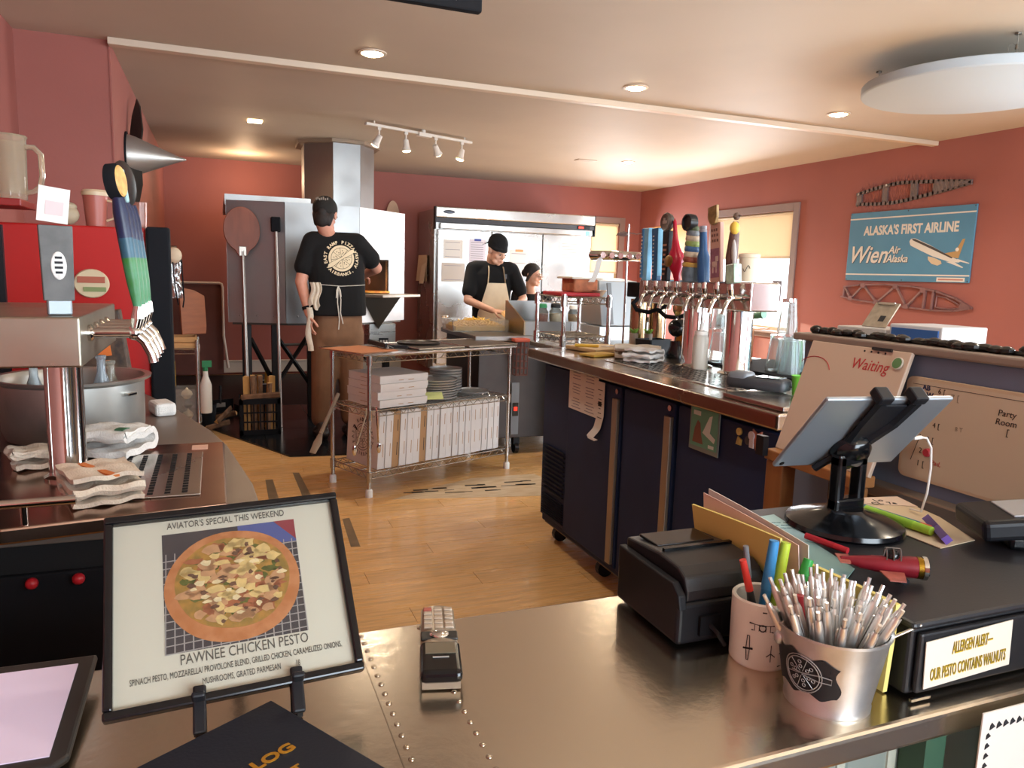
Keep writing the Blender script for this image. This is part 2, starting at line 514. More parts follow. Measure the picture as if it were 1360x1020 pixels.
recessed(4.26, 7.53, 'small glowing recessed ceiling light behind the batten near the back corner', e=80, r=0.055)
for i, (x, y) in enumerate(((0.9, 1.4), (2.64, 1.4), (0.9, -1.4))):
    recessed(x, y, 'recessed ceiling light out of the picture, ' + ('above the service counter', 'above the right end of the bar', 'behind the photographer')[i], e=20)
# small square heat lamp / vent and smoke bump
m = MB(); m.bx(0.30, 0.42, 7.14, 7.26, 2.585, 2.6)
v = m.build('ceiling_lamp', mt('vent_lit', '#fff0d8', 0.5, emit='#ffdfae', es=6.0), bevel=0.004); tag(v, 'small square lit fixture on the ceiling left of the oven duct', 'ceiling light')
_l = add_light('square_lamp', 'SPOT', (0, 0, 0), (0, 0, -1), 30, (1.0, 0.68, 0.38), spot_size=R(165), spot_blend=0.5, shadow_soft_size=0.05); _l.parent = v; _l.location = (0.36, 7.2, 2.56)
_l = add_light('added_glow_behind_duct', 'POINT', (0.35, 9.3, 2.35), (0, 0, -1), 15, (1.0, 0.66, 0.40), shadow_soft_size=0.08)  # unseen point light added for the warm glow on the back-left wall and ceiling
m = MB(); m.bx(3.70, 3.92, 7.62, 7.74, 2.594, 2.6)
v = m.build('ceiling_register', mt('vent_tan', '#a8957f', 0.5), bevel=0.002); tag(v, 'flat tan register in the ceiling above the refrigerator', 'vent')

# track light
t = thing('track_light', 'white track light with four spot heads hanging before the oven duct', 'track light', (1.76, 6.86, 2.6))
TRK = mt('track_white', '#d8d0c4', 0.4)
a = math.atan2(0.44, 1.07)
RT = Matrix.Rotation(a, 4, 'Z')
m = MB().xf(RT); m.box((0, 0, -0.035), (1.17, 0.035, 0.022)); m.build('track', TRK, t, bevel=0.003)
m = MB().xf(RT); m.box((0.02, -0.005, -0.045), (0.14, 0.06, 0.035)); m.cyl((0.02, 0, -0.03), (0.02, 0, 0), 0.02); m.build('power_feed', TRK, t, bevel=0.004)
m = MB().xf(RT)
for sx in (-0.5, 0.5): m.cyl((sx, 0, -0.03), (sx, 0, 0.0), 0.006)
m.build('hanger', TRK, t)
for i, (u, tilt, yaw, on) in enumerate(((-0.45, 0.6, 2.4, 1), (-0.17, 0.1, 0.5, 1), (0.16, 0.7, 0.8, 0), (0.47, 0.25, 2.9, 1))):
    p = RT @ Vector((u, 0, 0))
    h = MB()
    h.box((p.x, p.y, -0.055), (0.03, 0.03, 0.03)); h.cyl((p.x, p.y, -0.06), (p.x, p.y, -0.13), 0.007)
    d = Vector((math.sin(tilt)*math.cos(yaw), math.sin(tilt)*math.sin(yaw), -math.cos(tilt)))
    c = Vector((p.x, p.y, -0.13))
    h.cyl(c - d*0.02, c + d*0.045, 0.022, 0.03, 16); h.cyl(c + d*0.045, c + d*0.075, 0.03, 0.042, 16)
    hd = h.build('spot_head', TRK, t, smooth=True)
    e = c + d*0.072
    q = d.to_track_quat('Z', 'Y').to_matrix()
    b = MB(); b.lathe(e, [(0.038, 0.0), (0.03, 0.012), (0, 0.018)], 16, q)
    b.build('bulb', mt('lit_spot', '#fff0d6', 0.4, emit='#ffe0a8', es=18.0 if on else 4.0), hd, smooth=True)
    if on:
        l = add_light('spot_lamp', 'SPOT', (0, 0, 0), d, 48, LAMPC, spot_size=R(95), spot_blend=0.7, shadow_soft_size=0.035)
        l.parent = t; l.location = e + d*0.03

# hanging acoustic disc
DX, DY, DR = 4.42, 2.72, 1.0
t = thing('ceiling_disc', 'large round white acoustic disc hung below the ceiling', 'ceiling disc', (4.0, 3.2, 2.43))
m = MB(); m.lathe((0, 0, 0), [(0, 0), (0.58, 0), (0.586, 0.003), (0.59, 0.009), (0.59, 0.05), (0.586, 0.055), (0, 0.055)], 96)
m.build('panel', mt('disc_white', '#b3bec5', 0.8, bump=0.02, bscale=200), t, smooth=30)
for i, (x, y) in enumerate(((-0.30, 0.41), (-0.28, -0.42), (0.45, 0.0))):
    m = MB(); m.tube([(x, y, 0.055), (x+0.004, y, 0.10), (x, y, 0.17)], 0.002, 6)
    m.tube([(x-0.03+0.03*math.cos(k*PI/6), y, 0.085+0.03*math.sin(k*PI/6)) for k in range(12)], 0.0012, 5, closed=True)
    m.cyl((x, y, 0.09), (x, y, 0.115), 0.008, 0.006, 8); m.cyl((x, y, 0.16), (x, y, 0.17), 0.016, n=10)
    m.build('hanger_wire', mt('wire_grey', '#8d8880', 0.35, 1.0), t)

# dark hanging sign cut by the top of the picture
t = thing('hanging_sign', 'black hanging board with white letters at the top edge of the picture', 'sign', (0.50, 2.2, 2.088))
m = MB(); m.box((-0.05, 0, 0.125), (0.57, 0.03, 0.25)); m.build('board', BLACKM, t, bevel=0.006)
m = MB()
for x, dx in ((0.156, 0.0), (0.124, 0.016), (0.108, -0.014), (0.084, 0.0), (0.150, -0.02)):
    m.tube([(x, -0.0155, 0.022+(0.01 if dx else 0)), (x+dx, -0.0155, 0.11)], 0.0055, 6, flat=0.2)
for x in (0.062, 0.028):
    m.tube([(x+0.012*math.cos(PI+k*PI/8), -0.0155, 0.036+0.012*math.sin(PI+k*PI/8)) for k in range(9)] + [(x+0.012, -0.0155, 0.10)], 0.0055, 6, flat=0.2)
m.build('lettering', WHITE, t)
m = MB()
for sx in (-0.28, 0.18): m.cyl((sx, 0, 0.25), (sx, 0, 0.512), 0.002, n=6)
m.build('chain', WIRE, t)

# ================================================================== PIZZA OVEN AND DUCT
OV = [(0.10, 6.86), (0.56, 6.73), (1.20, 6.81), (1.72, 7.31), (1.86, 8.3), (1.6, 9.2), (0.7, 9.4), (0.16, 9.0)]
OZ0, OZ1 = 0.87, 1.88
t = thing('pizza_oven', 'large faceted stainless steel wood-fired pizza oven on black legs', 'oven', (0.95, 8.0, 0))
OSTEEL = mt('oven_steel', '#979796', 0.42, 1.0, var=0.05, vscale=2.5, rvar=0.08, bump=0.01, bscale=6)
n = len(OV)
for i in range(n):
    a = Vector(OV[i]+(0,)); b = Vector(OV[(i+1) % n]+(0,))
    L = (b-a).length; u = (b-a)/L; nrm = Vector((u.y, -u.x, 0))
    F = Matrix(((u.x, nrm.x, 0, a.x), (u.y, nrm.y, 0, a.y), (0, 0, 1, 0), (0, 0, 0, 1)))
    g = 0.002
    m = MB().xf(F)
    if i == 2:
        h0, h1 = 0.07, 0.43
        m.bx(g, h0, -0.02, 0, OZ0, OZ1); m.bx(h1, L-g, -0.02, 0, OZ0, OZ1)
        m.bx(h0, h1, -0.02, 0, OZ0, 1.13); m.bx(h0, h1, -0.02, 0, 1.43, OZ1)
        m.build('panel', OSTEEL, t, world=True)
        m = MB().xf(F)   # mouth lining
        m.bx(h0-0.012, h0, -0.5, 0.008, 1.13, 1.44); m.bx(h1, h1+0.012, -0.5, 0.008, 1.13, 1.44); m.bx(h0-0.012, h1+0.012, -0.5, 0.008, 1.43, 1.442)
        m.bx(h0-0.3, h1+0.4, -0.9, -0.5, 1.12, 1.13); m.bx(h0, h1, -0.55, 0, 1.12, 1.132); m.bx(h0-0.3, h1+0.4, -0.92, -0.9, 1.12, 1.5)
        m.build('mouth_lining', mt('firebrick', '#26211d', 0.9, var=0.3, vscale=8), t, world=True)
        # fire and pizza inside the mouth
        fl = MB().xf(F)
        rr = random.Random(5)
        for k in range(9):
            x = h0+0.10+0.2*rr.random(); hgt = 0.07+0.1*rr.random(); yb = -0.3-0.12*rr.random()
            fl.lathe((x, yb, 1.14), [(0.012, 0), (0.03, hgt*0.3), (0.02, hgt*0.65), (0.006, hgt*0.9), (0, hgt)], 10)
        fo = fl.build('flame', mt('flame', '#ff9a3a', 0.5, emit='#ff8a28', es=9.0), t, world=True, smooth=True)
        lf = add_light('fire_glow', 'POINT', (0, 0, 0), (0, 0, -1), 1.6, (1.0, 0.5, 0.18), shadow_soft_size=0.06)
        lf.parent = t; p = F @ Vector((h0+0.14, -0.3, 1.26)); lf.location = p - Vector(t.location)
        SHF = F
    else:
        m.bx(g, L-g, -0.02, 0, OZ0, OZ1)
        if i in (0, 1):
            for zz in (0.93,):
                for q in range(3):
                    m.ell((0.1+q*(L-0.2)/2, 0, zz), 0.008, 8, 5)
        m.build('panel', OSTEEL, t, world=True)
m = MB(); m.prism(OV, OZ1, OZ1+0.006); m.bx(0.10, 0.85, 7.4, 9.0, OZ1+0.006, OZ1+0.10)
m.build('roof_plate', OSTEEL, t, world=True)
m = MB(); m.prism([(x*0.96+0.038, y*0.97+0.24) for x, y in OV], OZ0-0.02, OZ0); m.build('floor_plate', mt('oven_base', '#55534f', 0.5, 0.8), t, world=True)
LEGM = mt('black_iron', '#121214', 0.5)
for lx, ly in ((0.255, 6.98), (0.485, 6.95), (0.80, 7.05), (1.55, 7.35), (0.3, 8.9), (1.5, 8.9)):
    MB().bx(lx-0.033, lx+0.033, ly-0.033, ly+0.033, 0.01, OZ0-0.02).build('leg', LEGM, t, world=True, bevel=0.004)
for p0, p1 in (((0.485, 6.95, 0.30), (0.80, 7.05, 0.78)), ((0.485, 6.95, 0.76), (0.80, 7.05, 0.28)), ((0.28, 7.0, 0.72), (0.48, 6.97, 0.3)), ((0.80, 7.05, 0.5), (1.55, 7.35, 0.5))):
    d = Vector(p1)-Vector(p0)
    m = MB(); m.tube([p0, p1], 0.02, 4); m.build('brace', LEGM, t, world=True)
m = MB(); m.tube([(0.5, 7.0, 0.66), (0.8, 7.05, 0.66), (0.8, 7.05, 0.78)], 0.014, 6); m.build('gas_pipe', mt('pipe_grey', '#8b8986', 0.4, 0.8), t, world=True)
m = MB(); m.bx(1.33, 1.58, 7.05, 7.3, 0.50, OZ0-0.02); cb = m.build('control_box', STEEL, t, world=True, bevel=0.004)
m = MB(); m.bx(1.42, 1.50, 7.044, 7.05, 0.66, 0.72); m.build('outlet', BLACK, cb, world=False) if False else None
mm = MB(); mm.bx(1.42, 1.51, 7.043, 7.05, 0.65, 0.715)
oo = mm.build('outlet', BLACK, cb, world=True); oo.location = -Vector(t.location)
mm = MB()
for k in range(3): mm.bx(1.432+0.026*k, 1.448+0.026*k, 7.039, 7.0425, 0.668, 0.695)
oo = mm.build('outlet_face', WHITEP, cb); oo.location = -Vector(t.location)
# landing shelf: plate and folded bracket
fr = SHF
m = MB().xf(fr); m.bx(-0.02, 0.60, 0.0, 0.26, 1.105, 1.13); m.build('landing_shelf', mt('shelf_stone', '#8d8377', 0.4, 0.5, var=0.1), t, world=True, bevel=0.004)
m = MB()
P = [fr @ Vector(q) for q in ((0.02, 0, 1.105), (0.55, 0, 1.105), (0.29, 0.24, 1.105), (0.29, 0.0, 0.80), (0.29, 0.16, 0.80))]
m.add([P[0], P[1], P[2], P[3]], [(0, 2, 3), (2, 1, 3), (0, 1, 2), (1, 0, 3)])
m.build('shelf_bracket', mt('dark_steel', '#7a736a', 0.35, 0.7), t, world=True, fix=True)
pz = MB().xf(fr); pz.lathe((0.28, -0.05, 1.133), [(0, 0), (0.14, 0), (0.155, 0.008), (0.15, 0.02), (0.13, 0.014), (0, 0.014)], 28)
o = pz.build('pizza', mt('pizza_top', '#d69a3c', 0.6, col2='#b4672a', vscale=30, bump=0.4, bscale=40), None, smooth=True)
tag(o, 'pizza baking just inside the mouth of the steel oven', 'pizza')

# duct
t = thing('exhaust_duct', 'tall faceted stainless steel duct rising from the oven to the ceiling', 'duct', (1.2, 8.15, 1.9))
DP = [(0.86, 8.02), (1.11, 7.78), (1.38, 7.80), (1.56, 8.03), (1.56, 8.35), (1.36, 8.58), (1.08, 8.56), (0.87, 8.36)]
for i in range(8):
    a = Vector(DP[i]+(0,)); b = Vector(DP[(i+1) % 8]+(0,)); u = (b-a).normalized(); L = (b-a).length
    F = Matrix(((u.x, u.y, 0, a.x), (u.y, -u.x, 0, a.y), (0, 0, 1, 0), (0, 0, 0, 1)))
    MB().xf(F).bx(0.0015, L-0.0015, -0.012, 0, 1.89, 2.575).build('panel', OSTEEL, t, world=True, fix=True)
m = MB(); c = Vector((1.21, 8.17))
m.prism([(c.x+(x-c.x)*1.17, c.y+(y-c.y)*1.17) for x, y in DP], 2.565, 2.6); m.build('ceiling_collar', mt('collar', '#8c7a68', 0.5, 0.3), t, world=True, bevel=0.003)

# pizza peels leaning on the oven
WOODP = mt('peel_wood', '#8a4a33', 0.45, var=0.15, vscale=4, stretch=(4, 4, 0.7))
METP = mt('peel_metal', '#a8a39c', 0.35, 1.0)
t = thing('pizza_peel', 'round wooden pizza peel with long steel pole leaning on the oven left side', 'pizza peel', (0.235, 6.62, 0.0))
F = frame((0.235, 6.60, 0.012), (1, 0.10, 0), (0.035, 0.10, 1))
m = MB().xf(F)
hp = [(0.13*math.cos(a)*(1.0), 1.63+0.17*math.sin(a)) for a in [R(-58+k*296/26-0) for k in range(27)]]
hp = []
for k in range(33):
    a = -PI/2 + 0.42 + k*(2*PI-0.84)/32
    hp.append((0.145*math.cos(a), 1.64+0.185*math.sin(a)))
hp = hp[::-1] + [(0.03, 1.42), (-0.03, 1.42)]
m.prism(hp, -0.009, 0.009); m.build('blade', WOODP, t, world=True, bevel=0.003)
m = MB().xf(F); m.cyl((0, 0.32, 0.004), (0, 1.46, 0.004), 0.015); m.build('pole', METP, t, world=True, smooth=True)
m = MB().xf(F); m.box((0, 1.46, 0), (0.06, 0.08, 0.03)); m.build('ferrule', METP, t, world=True, bevel=0.004)
m = MB().xf(F); m.cyl((0, 0.0, 0.004), (0, 0.32, 0.004), 0.017); m.build('grip', METP, t, world=True, smooth=True)
t = thing('oven_brush', 'long thin pole with a black brush head leaning on the oven beside the peel', 'brush', (0.475, 6.58, 0.0))
F = frame((0.49, 6.53, 0.012), (1, 0.05, 0), (-0.015, 0.09, 1))
m = MB().xf(F); m.cyl((0, 0, 0), (0, 1.66, 0), 0.013); m.build('pole', METP, t, world=True, smooth=True)
m = MB().xf(F); m.box((0, 1.69, 0), (0.075, 0.12, 0.05)); m.build('brush_head', BLACKM, t, world=True, bevel=0.008)

# rounded board standing behind the oven
o = MB().xf(frame((2.18, 9.93, 1.2), (1, 0, 0), (0, 0.02, 1))).prism([(-0.09, 0), (0.09, 0)] + [(0.09*math.cos(k*PI/14)*1.0, 0.80+0.24*math.sin(k*PI/14)) for k in range(15)], -0.01, 0.01).build('wooden_board', mt('pale_board', '#c2a186', 0.6, var=0.1))
tag(o, 'round-topped pale wooden board showing behind the right corner of the oven', 'board')
# framed brown sheet with white conduit on the left
t = thing('leaning_panel', 'dark brown sheet panel against the back wall left of the oven', 'panel', (-0.2, 9.93, 0))
m = MB(); m.bx(-0.52, 0.08, 9.90, 9.92, 0.02, 1.11); m.build('sheet', mt('brown_sheet', '#6b4137', 0.6, var=0.1), t, world=True)
m = MB(); m.tube([(-0.52, 9.89, 1.13), (0.05, 9.89, 1.13), (0.075, 9.89, 1.12), (0.085, 9.89, 1.08), (0.085, 9.88, 0.5), (0.13, 9.86, 0.1)], 0.016, 8); m.build('conduit', mt('conduit_white', '#d6c9bb', 0.5), t, world=True, smooth=True)

# ================================================================== REFRIGERATOR
t = thing('reach_in_refrigerator', 'tall three-door stainless reach-in refrigerator against the back wall', 'refrigerator', (3.6, 9.5, 0))
X0, X1, YF, ZT = 2.52, 4.67, 9.10, 2.13
FST = mt('fridge_steel', '#bdbbb6', 0.26, 1.0, var=0.04, vscale=2, rvar=0.06, bump=0.03, bscale=3)
m = MB(); m.bx(X0, X1, YF+0.05, 9.93, 0.12, ZT-0.02); m.build('body', FST, t, world=True, bevel=0.006)
m = MB()
m.bx(X0-0.01, X1+0.01, YF-0.04, YF+0.05, 2.0, ZT)
m.build('header', FST, t, world=True, bevel=0.012)
m = MB(); m.bx(X0, X1, YF-0.03, YF+0.05, 1.945, 1.995); gb = m.build('grille_band', mt('grille_dark', '#33343a', 0.5), t, world=True)
m = MB(); m.bx(X0+0.06, X1-0.02, YF-0.02, YF+0.04, 1.87, 1.94); m.build('lower_header', FST, t, world=True, bevel=0.006)
m = MB(); m.bx(X0-0.012, X0, YF-0.04, YF+0.05, 1.86, ZT); m.bx(X1, X1+0.012, YF-0.04, YF+0.05, 1.86, ZT); m.build('end_cap', BLACK, t, world=True)
m = MB(); m.bx(4.42, 4.60, YF-0.036, YF-0.03, 1.95, 1.99); m.build('control_panel', BLACKG, t, world=True)
m = MB(); m.bx(4.44, 4.51, YF-0.039, YF-0.036, 1.958, 1.983); m.build('display', mt('led_red', '#ff4030', 0.5, emit='#ff3020', es=1.5), t, world=True)
m = MB(); m.ell((2.68, YF-0.042, 2.07), (0.075, 0.006, 0.022), 20, 8); m.build('badge', mt('badge', '#4a4f58', 0.3, 0.6), t, world=True, smooth=True)
m = MB(); m.bx(4.55, 4.61, YF-0.022, YF-0.02, 1.875, 1.93); m.build('sticker', mt('sticker_blue', '#7fb6d0', 0.5), t, world=True)
for k in range(3):
    a0 = X0+0.03 + k*0.70; a1 = a0+0.685
    d = MB(); d.bx(a0, a1, YF-0.02, YF+0.045, 0.2, 1.862); dd = d.build('door', FST, t, world=True, bevel=0.008)
    hpx = a0+0.04 if k else a1-0.04
    if k == 0: hpx = a0 + 0.04
    q = MB(); q.ell((hpx+0.06, YF-0.022, 0.80), (0.05, 0.012, 0.02), 14, 8); h = q.build('handle', CHROME, dd, smooth=True); h.location = -Vector(t.location)
for x in (2.6, 4.6):
    m = MB(); m.cyl((x, 9.2, 0.0), (x, 9.2, 0.12), 0.03); m.build('leg', BLACK, t, world=True)
# papers on the fridge
PAPER2 = mt('paper_lines', '#dcd7d0', 0.8, col2='#c9c4be', vscale=40, stretch=(1, 1, 6))
def paper(name, x0, x1, z0, z1, y, label, mat=WHITE, header=None, rows=6):
    p = thing(name, label, 'paper', ((x0+x1)/2, y, z0), group='papers on the refrigerator')
    w, h = x1-x0, z1-z0
    MB().box((0, 0, h/2), (w, 0.002, h)).build('sheet', mat, p)
    m = MB()
    for r in range(rows):
        m.box((-0.03*w, -0.0014, h*(0.85-0.75*r/max(1, rows-1))), (w*0.75, 0.0006, h*0.025))
    m.build('printed_lines', mt('faint_ink', '#8a8790', 0.8), p)['kind'] = 'stuff'
    if header: MB().box((0, -0.003, h-0.01), (w*0.4, 0.004, 0.03)).build('clip', header, p)
    return p
yp = YF-0.022
paper('notice', 2.62, 2.87, 1.51, 1.74, yp, 'white notice sheet at the upper left of the left refrigerator door', rows=3)
paper('notice', 2.60, 2.90, 1.23, 1.46, yp, 'grey notice sheet below another on the left refrigerator door', mt('paper_grey', '#bdb6ae', 0.7), rows=2)
paper('schedule', 2.95, 3.17, 1.47, 1.76, yp, 'gridded schedule sheet with a blue clip left of the cook', mt('paper_lilac', '#cfcad4', 0.8), mt('clip_blue', '#3a4690', 0.5), rows=9)
paper('clipboard_sheet', 3.49, 3.75, 1.33, 1.65, yp, 'sheet with a tan top strip right of the cook on the middle door', mt('paper_grey2', '#cfcbc6', 0.7), mt('tan_clip', '#b98a58', 0.6), rows=3)
paper('posted_list', 4.18, 4.48, 1.55, 1.79, yp, 'two-column list sheet on the right refrigerator door', WHITE, None, rows=6)
p = thing('taped_papers', 'overlapping curled papers taped to the refrigerator left side', 'paper', (2.515, 9.6, 1.22), group='papers on the refrigerator')
m = MB(); m.grid(lambda u, v: (-0.02-0.03*u*(1-v), -0.22+0.42*u, 0.33*v), 6, 6, 0.002); m.build('sheet', mt('paper_cream', '#cdb193', 0.8), p, smooth=True)
m = MB(); m.grid(lambda u, v: (-0.012-0.05*(1-v), -0.21+0.22*u, -0.03+0.32*v), 6, 6, 0.002); m.build('sheet', mt('paper_cream2', '#d9c2a6', 0.8), p, smooth=True)

# ================================================================== PREP TABLE WITH STEEL RAIL
PST = mt('prep_steel', '#8f8b88', 0.33, 1.0, var=0.06, vscale=3)
t = thing('prep_table', 'stainless refrigerated prep table in front of the two cooks', 'prep table', (2.45, 5.6, 0))
m = MB(); m.bx(1.77, 3.25, 5.17, 6.0, 0.13, 0.86); m.build('body', mt('prep_dark', '#4b4746', 0.35, 0.9, var=0.08), t, world=True, bevel=0.006)
m = MB(); m.bx(1.73, 3.28, 5.14, 6.03, 0.86, 0.90); m.build('top', PST, t, world=True, bevel=0.006)
m = MB()
for k in range(7):
    for j in range(8): m.bx(1.80+0.02*k, 1.812+0.02*k, 5.166, 5.172, 0.2+0.02*j, 0.212+0.02*j)
m.build('vent_holes', BLACKM, t, world=True)['kind'] = 'stuff'
m = MB(); m.bx(2.03, 2.09, 5.155, 5.172, 0.16, 0.55); m.build('control_strip', mt('strip_steel', '#7d8287', 0.4, 0.6), t, world=True)
m = MB(); m.bx(2.04, 2.085, 5.15, 5.156, 0.30, 0.40); cp = m.build('control_panel', BLACKG, t, world=True)
m = MB(); m.bx(2.05, 2.075, 5.146, 5.151, 0.34, 0.37); m.build('display', mt('led_red', '#ff4030', 0.5), t, world=True)
for x, y in ((1.85, 5.25), (2.10, 5.23), (3.15, 5.25), (1.85, 5.9)):
    m = MB(); m.cyl((x-0.015, y, 0.045), (x+0.015, y, 0.045), 0.045, n=16); m.box((x, y, 0.10), (0.05, 0.05, 0.06)); m.build('caster', BLACK, t, world=True)
prof = [(5.2, 0.90), (5.2, 1.0), (5.57, 1.14), (5.60, 1.14), (5.60, 0.90)]
for x0, x1 in ((2.13, 2.14), (3.24, 3.25)):
    F = Matrix(((0, 0, 1, 0), (1, 0, 0, 0), (0, 1, 0, 0), (0, 0, 0, 1)))
    m = MB(); m.prism(prof, x0, x1, F)
    m.build('rail_end', mt('rail_end', '#9a8468', 0.3, 1.0), t, world=True, fix=True)
m = MB(); m.bx(2.14, 3.24, 5.2, 5.21, 0.90, 1.0); m.build('rail_front', PST, t, world=True)
m = MB(); m.bx(2.14, 3.24, 5.59, 5.60, 0.90, 1.14); m.bx(2.14, 3.24, 5.21, 5.40, 0.985, 0.995); m.build('rail_back', PST, t, world=True)
for x in (2.52, 2.88):
    MB().bx(x-0.006, x+0.006, 5.194, 5.2, 0.905, 0.995).build('rail_seam', WIRE, t, world=True)

GLASSJ = mt('jar_glass', '#dfe8e6', 0.05, trans=0.9, ior=1.3)
def jar(x, y, z, label, lidc, fill, r=0.05, h=0.11):
    j = thing('spice_jar', label, 'jar', (x, y, z), group='spice jars on the steel rail')
    MB().lathe((0, 0, 0), [(0, 0), (r*0.85, 0), (r, 0.02), (r, h*0.7), (r*0.72, h*0.88), (r*0.72, h)], 18).build('glass', GLASSJ, j, smooth=True)
    MB().lathe((0, 0, 0.003), [(0, 0), (r*0.8, 0), (r*0.92, 0.02), (r*0.92, h*0.5), (0, h*0.52)], 16).build('contents', fill, j, smooth=True)
    MB().lathe((0, 0, h), [(r*0.8, -0.004), (r*0.8, 0.02), (r*0.7, 0.026), (0, 0.028)], 18).build('lid', lidc, j, smooth=True)
RED = mt('red_plastic', '#b3262e', 0.45)
GREEN = mt('green_plastic', '#1f7a4a', 0.45)
jar(2.30, 5.27, 0.996, 'spice jar with a green lid and red flakes on the steel rail', GREEN, mt('red_flakes', '#8a3a24', 0.8))
jar(2.43, 5.30, 0.996, 'spice jar with a black lid and pale contents on the steel rail', BLACK, mt('pale_spice', '#d9cbb0', 0.8))
jar(2.58, 5.30, 0.996, 'squat shaker with a white lid right of the spice jars', WHITEP, mt('tan_spice', '#b08a5a', 0.8), r=0.042, h=0.10)
for i, x in enumerate((2.97, 3.08)):
    o = MB().lathe((0, 0, 0), [(0, 0.13), (0.028, 0.13), (0.034, 0.10), (0.042, 0.0), (0, 0)][::-1], 20).build('steel_shaker', CHROME, None, smooth=True)
    o.location = (x, 5.30, 0.996)
    tag(o, ('larger' if i == 0 else 'smaller') + ' upturned steel shaker cup on the prep rail right end', 'shaker', 'steel shaker cups')
    if i: o.scale = (0.75, 0.75, 0.75)

# cheese tub on the prep table
t = thing('cheese_tub', 'clear shallow tub heaped with shredded cheese on the prep table before the cook', 'tub', (1.895, 5.63, 0.901))
CLEARP = mt('clear_plastic', '#e8e6e0', 0.1, trans=0.85, ior=1.2)
m = MB()
m.box((0, 0, 0.003), (0.44, 0.27, 0.005))
for sx in (-1, 1): m.box((sx*0.225, 0, 0.045), (0.006, 0.28, 0.09), ry=sx*0.1)
for sy in (-1, 1): m.box((0, sy*0.14, 0.045), (0.45, 0.006, 0.09), rx=-sy*0.1)
m.build('tub', CLEARP, t)
m = MB(); rr = random.Random(9)
for k in range(420):
    x = rr.uniform(-0.19, 0.19); y = rr.uniform(-0.11, 0.11); zz = 0.04 + 0.06*(1-(x/0.2)**2)*(1-(y/0.13)**2)*rr.random()
    m.box((x, y, zz), (0.05, 0.006, 0.005), rz=rr.uniform(0, PI), ry=rr.uniform(-0.5, 0.5))
m.box((0, 0, 0.024), (0.40, 0.24, 0.034))
m.build('shredded_cheese', mt('cheese', '#e2b649', 0.6, var=0.12, vscale=50), t)['kind'] = 'stuff'

# ================================================================== WIRE RACK OF PIZZA BOXES
RW, RD, RH = 1.12, 0.42, 0.849
rack = thing('wire_rack', 'chrome wire rack holding white pizza boxes in the middle of the room', 'rack', (1.27, 4.79, 0), R(22))
for sx in (-1, 1):
    for sy in (-1, 1):
        m = MB(); m.cyl((sx*RW/2, sy*RD/2, 0.04), (sx*RW/2, sy*RD/2, RH), 0.0125, n=14)
        for k in range(15): m.cyl((sx*RW/2, sy*RD/2, 0.1+k*0.05), (sx*RW/2, sy*RD/2, 0.103+k*0.05), 0.0135, n=14)
        p = m.build('post', WIRE, rack, smooth=True)
        m = MB(); m.lathe((sx*RW/2, sy*RD/2, 0), [(0.022, 0), (0.022, 0.04), (0.018, 0.045), (0.013, 0.05)], 16); m.build('foot', WHITEP, p, smooth=True)
def wire_shelf(z, parent, w=RW, d=RD, n=40, name='shelf'):
    m = MB()
    for sy in (-1, 1):
        m.cyl((-w/2, sy*d/2, z), (w/2, sy*d/2, z), 0.004, n=6); m.cyl((-w/2, sy*d/2, z-0.035), (w/2, sy*d/2, z-0.035), 0.003, n=6)
        k = int(w/0.035)
        m.tube([(-w/2 + w*i/k, sy*d/2, z-0.035*(i % 2)) for i in range(k+1)], 0.0025, 5)
    for sx in (-1, 1):
        m.cyl((sx*w/2, -d/2, z), (sx*w/2, d/2, z), 0.004, n=6); m.cyl((sx*w/2, -d/2, z-0.035), (sx*w/2, d/2, z-0.035), 0.003, n=6)
        k = max(4, int(d/0.035))
        m.tube([(sx*w/2, -d/2 + d*i/k, z-0.035*(i % 2)) for i in range(k+1)], 0.0025, 5)
    for i in range(1, n):
        x = -w/2 + w*i/n
        m.cyl((x, -d/2, z), (x, d/2, z), 0.0018, n=5, caps=False)
    for yy_ in (-d/5, d/5): m.cyl((-w/2, yy_, z-0.004), (w/2, yy_, z-0.004), 0.003, n=5)
    for sx in (-1, 1):
        for sy in (-1, 1): m.cyl((sx*w/2, sy*d/2, z-0.05), (sx*w/2, sy*d/2, z+0.008), 0.018, n=12)
    return m.build(name, WIRE, parent)
for z in (0.145, 0.52, 0.845): wire_shelf(z, rack)

# pizza boxes
BOXW = mt('box_white', '#d9d5d2', 0.75, var=0.02, vscale=4)
KRAFT = mt('box_kraft', '#b08a62', 0.8, var=0.05)
def box_mesh(S, T, kraft=False):
    m = MB()
    e = 0.003
    m.bx(-S/2, S/2, -S/2, S/2, 0, T*0.94)                        # tray
    m.mat(0)
    m.bx(-S/2-0.002, S/2+0.002, -S/2-0.002, S/2+0.002, T*0.94, T)    # lid top
    m.bx(-S/2-0.0025, S/2+0.0025, -S/2-0.004, -S/2, T*0.35, T)       # lid front flap
    m.mat(1)
    m.bx(-S*0.12, -S*0.02, -S/2-0.0045, -S/2-0.0035, T*0.30, T*0.38); m.bx(S*0.08, S*0.2, -S/2-0.0045, -S/2-0.0035, T*0.30, T*0.38)
    m.bx(-S/2-0.003, -S/2, -S*0.1, S*0.1, T*0.45, T*0.5)
    return m
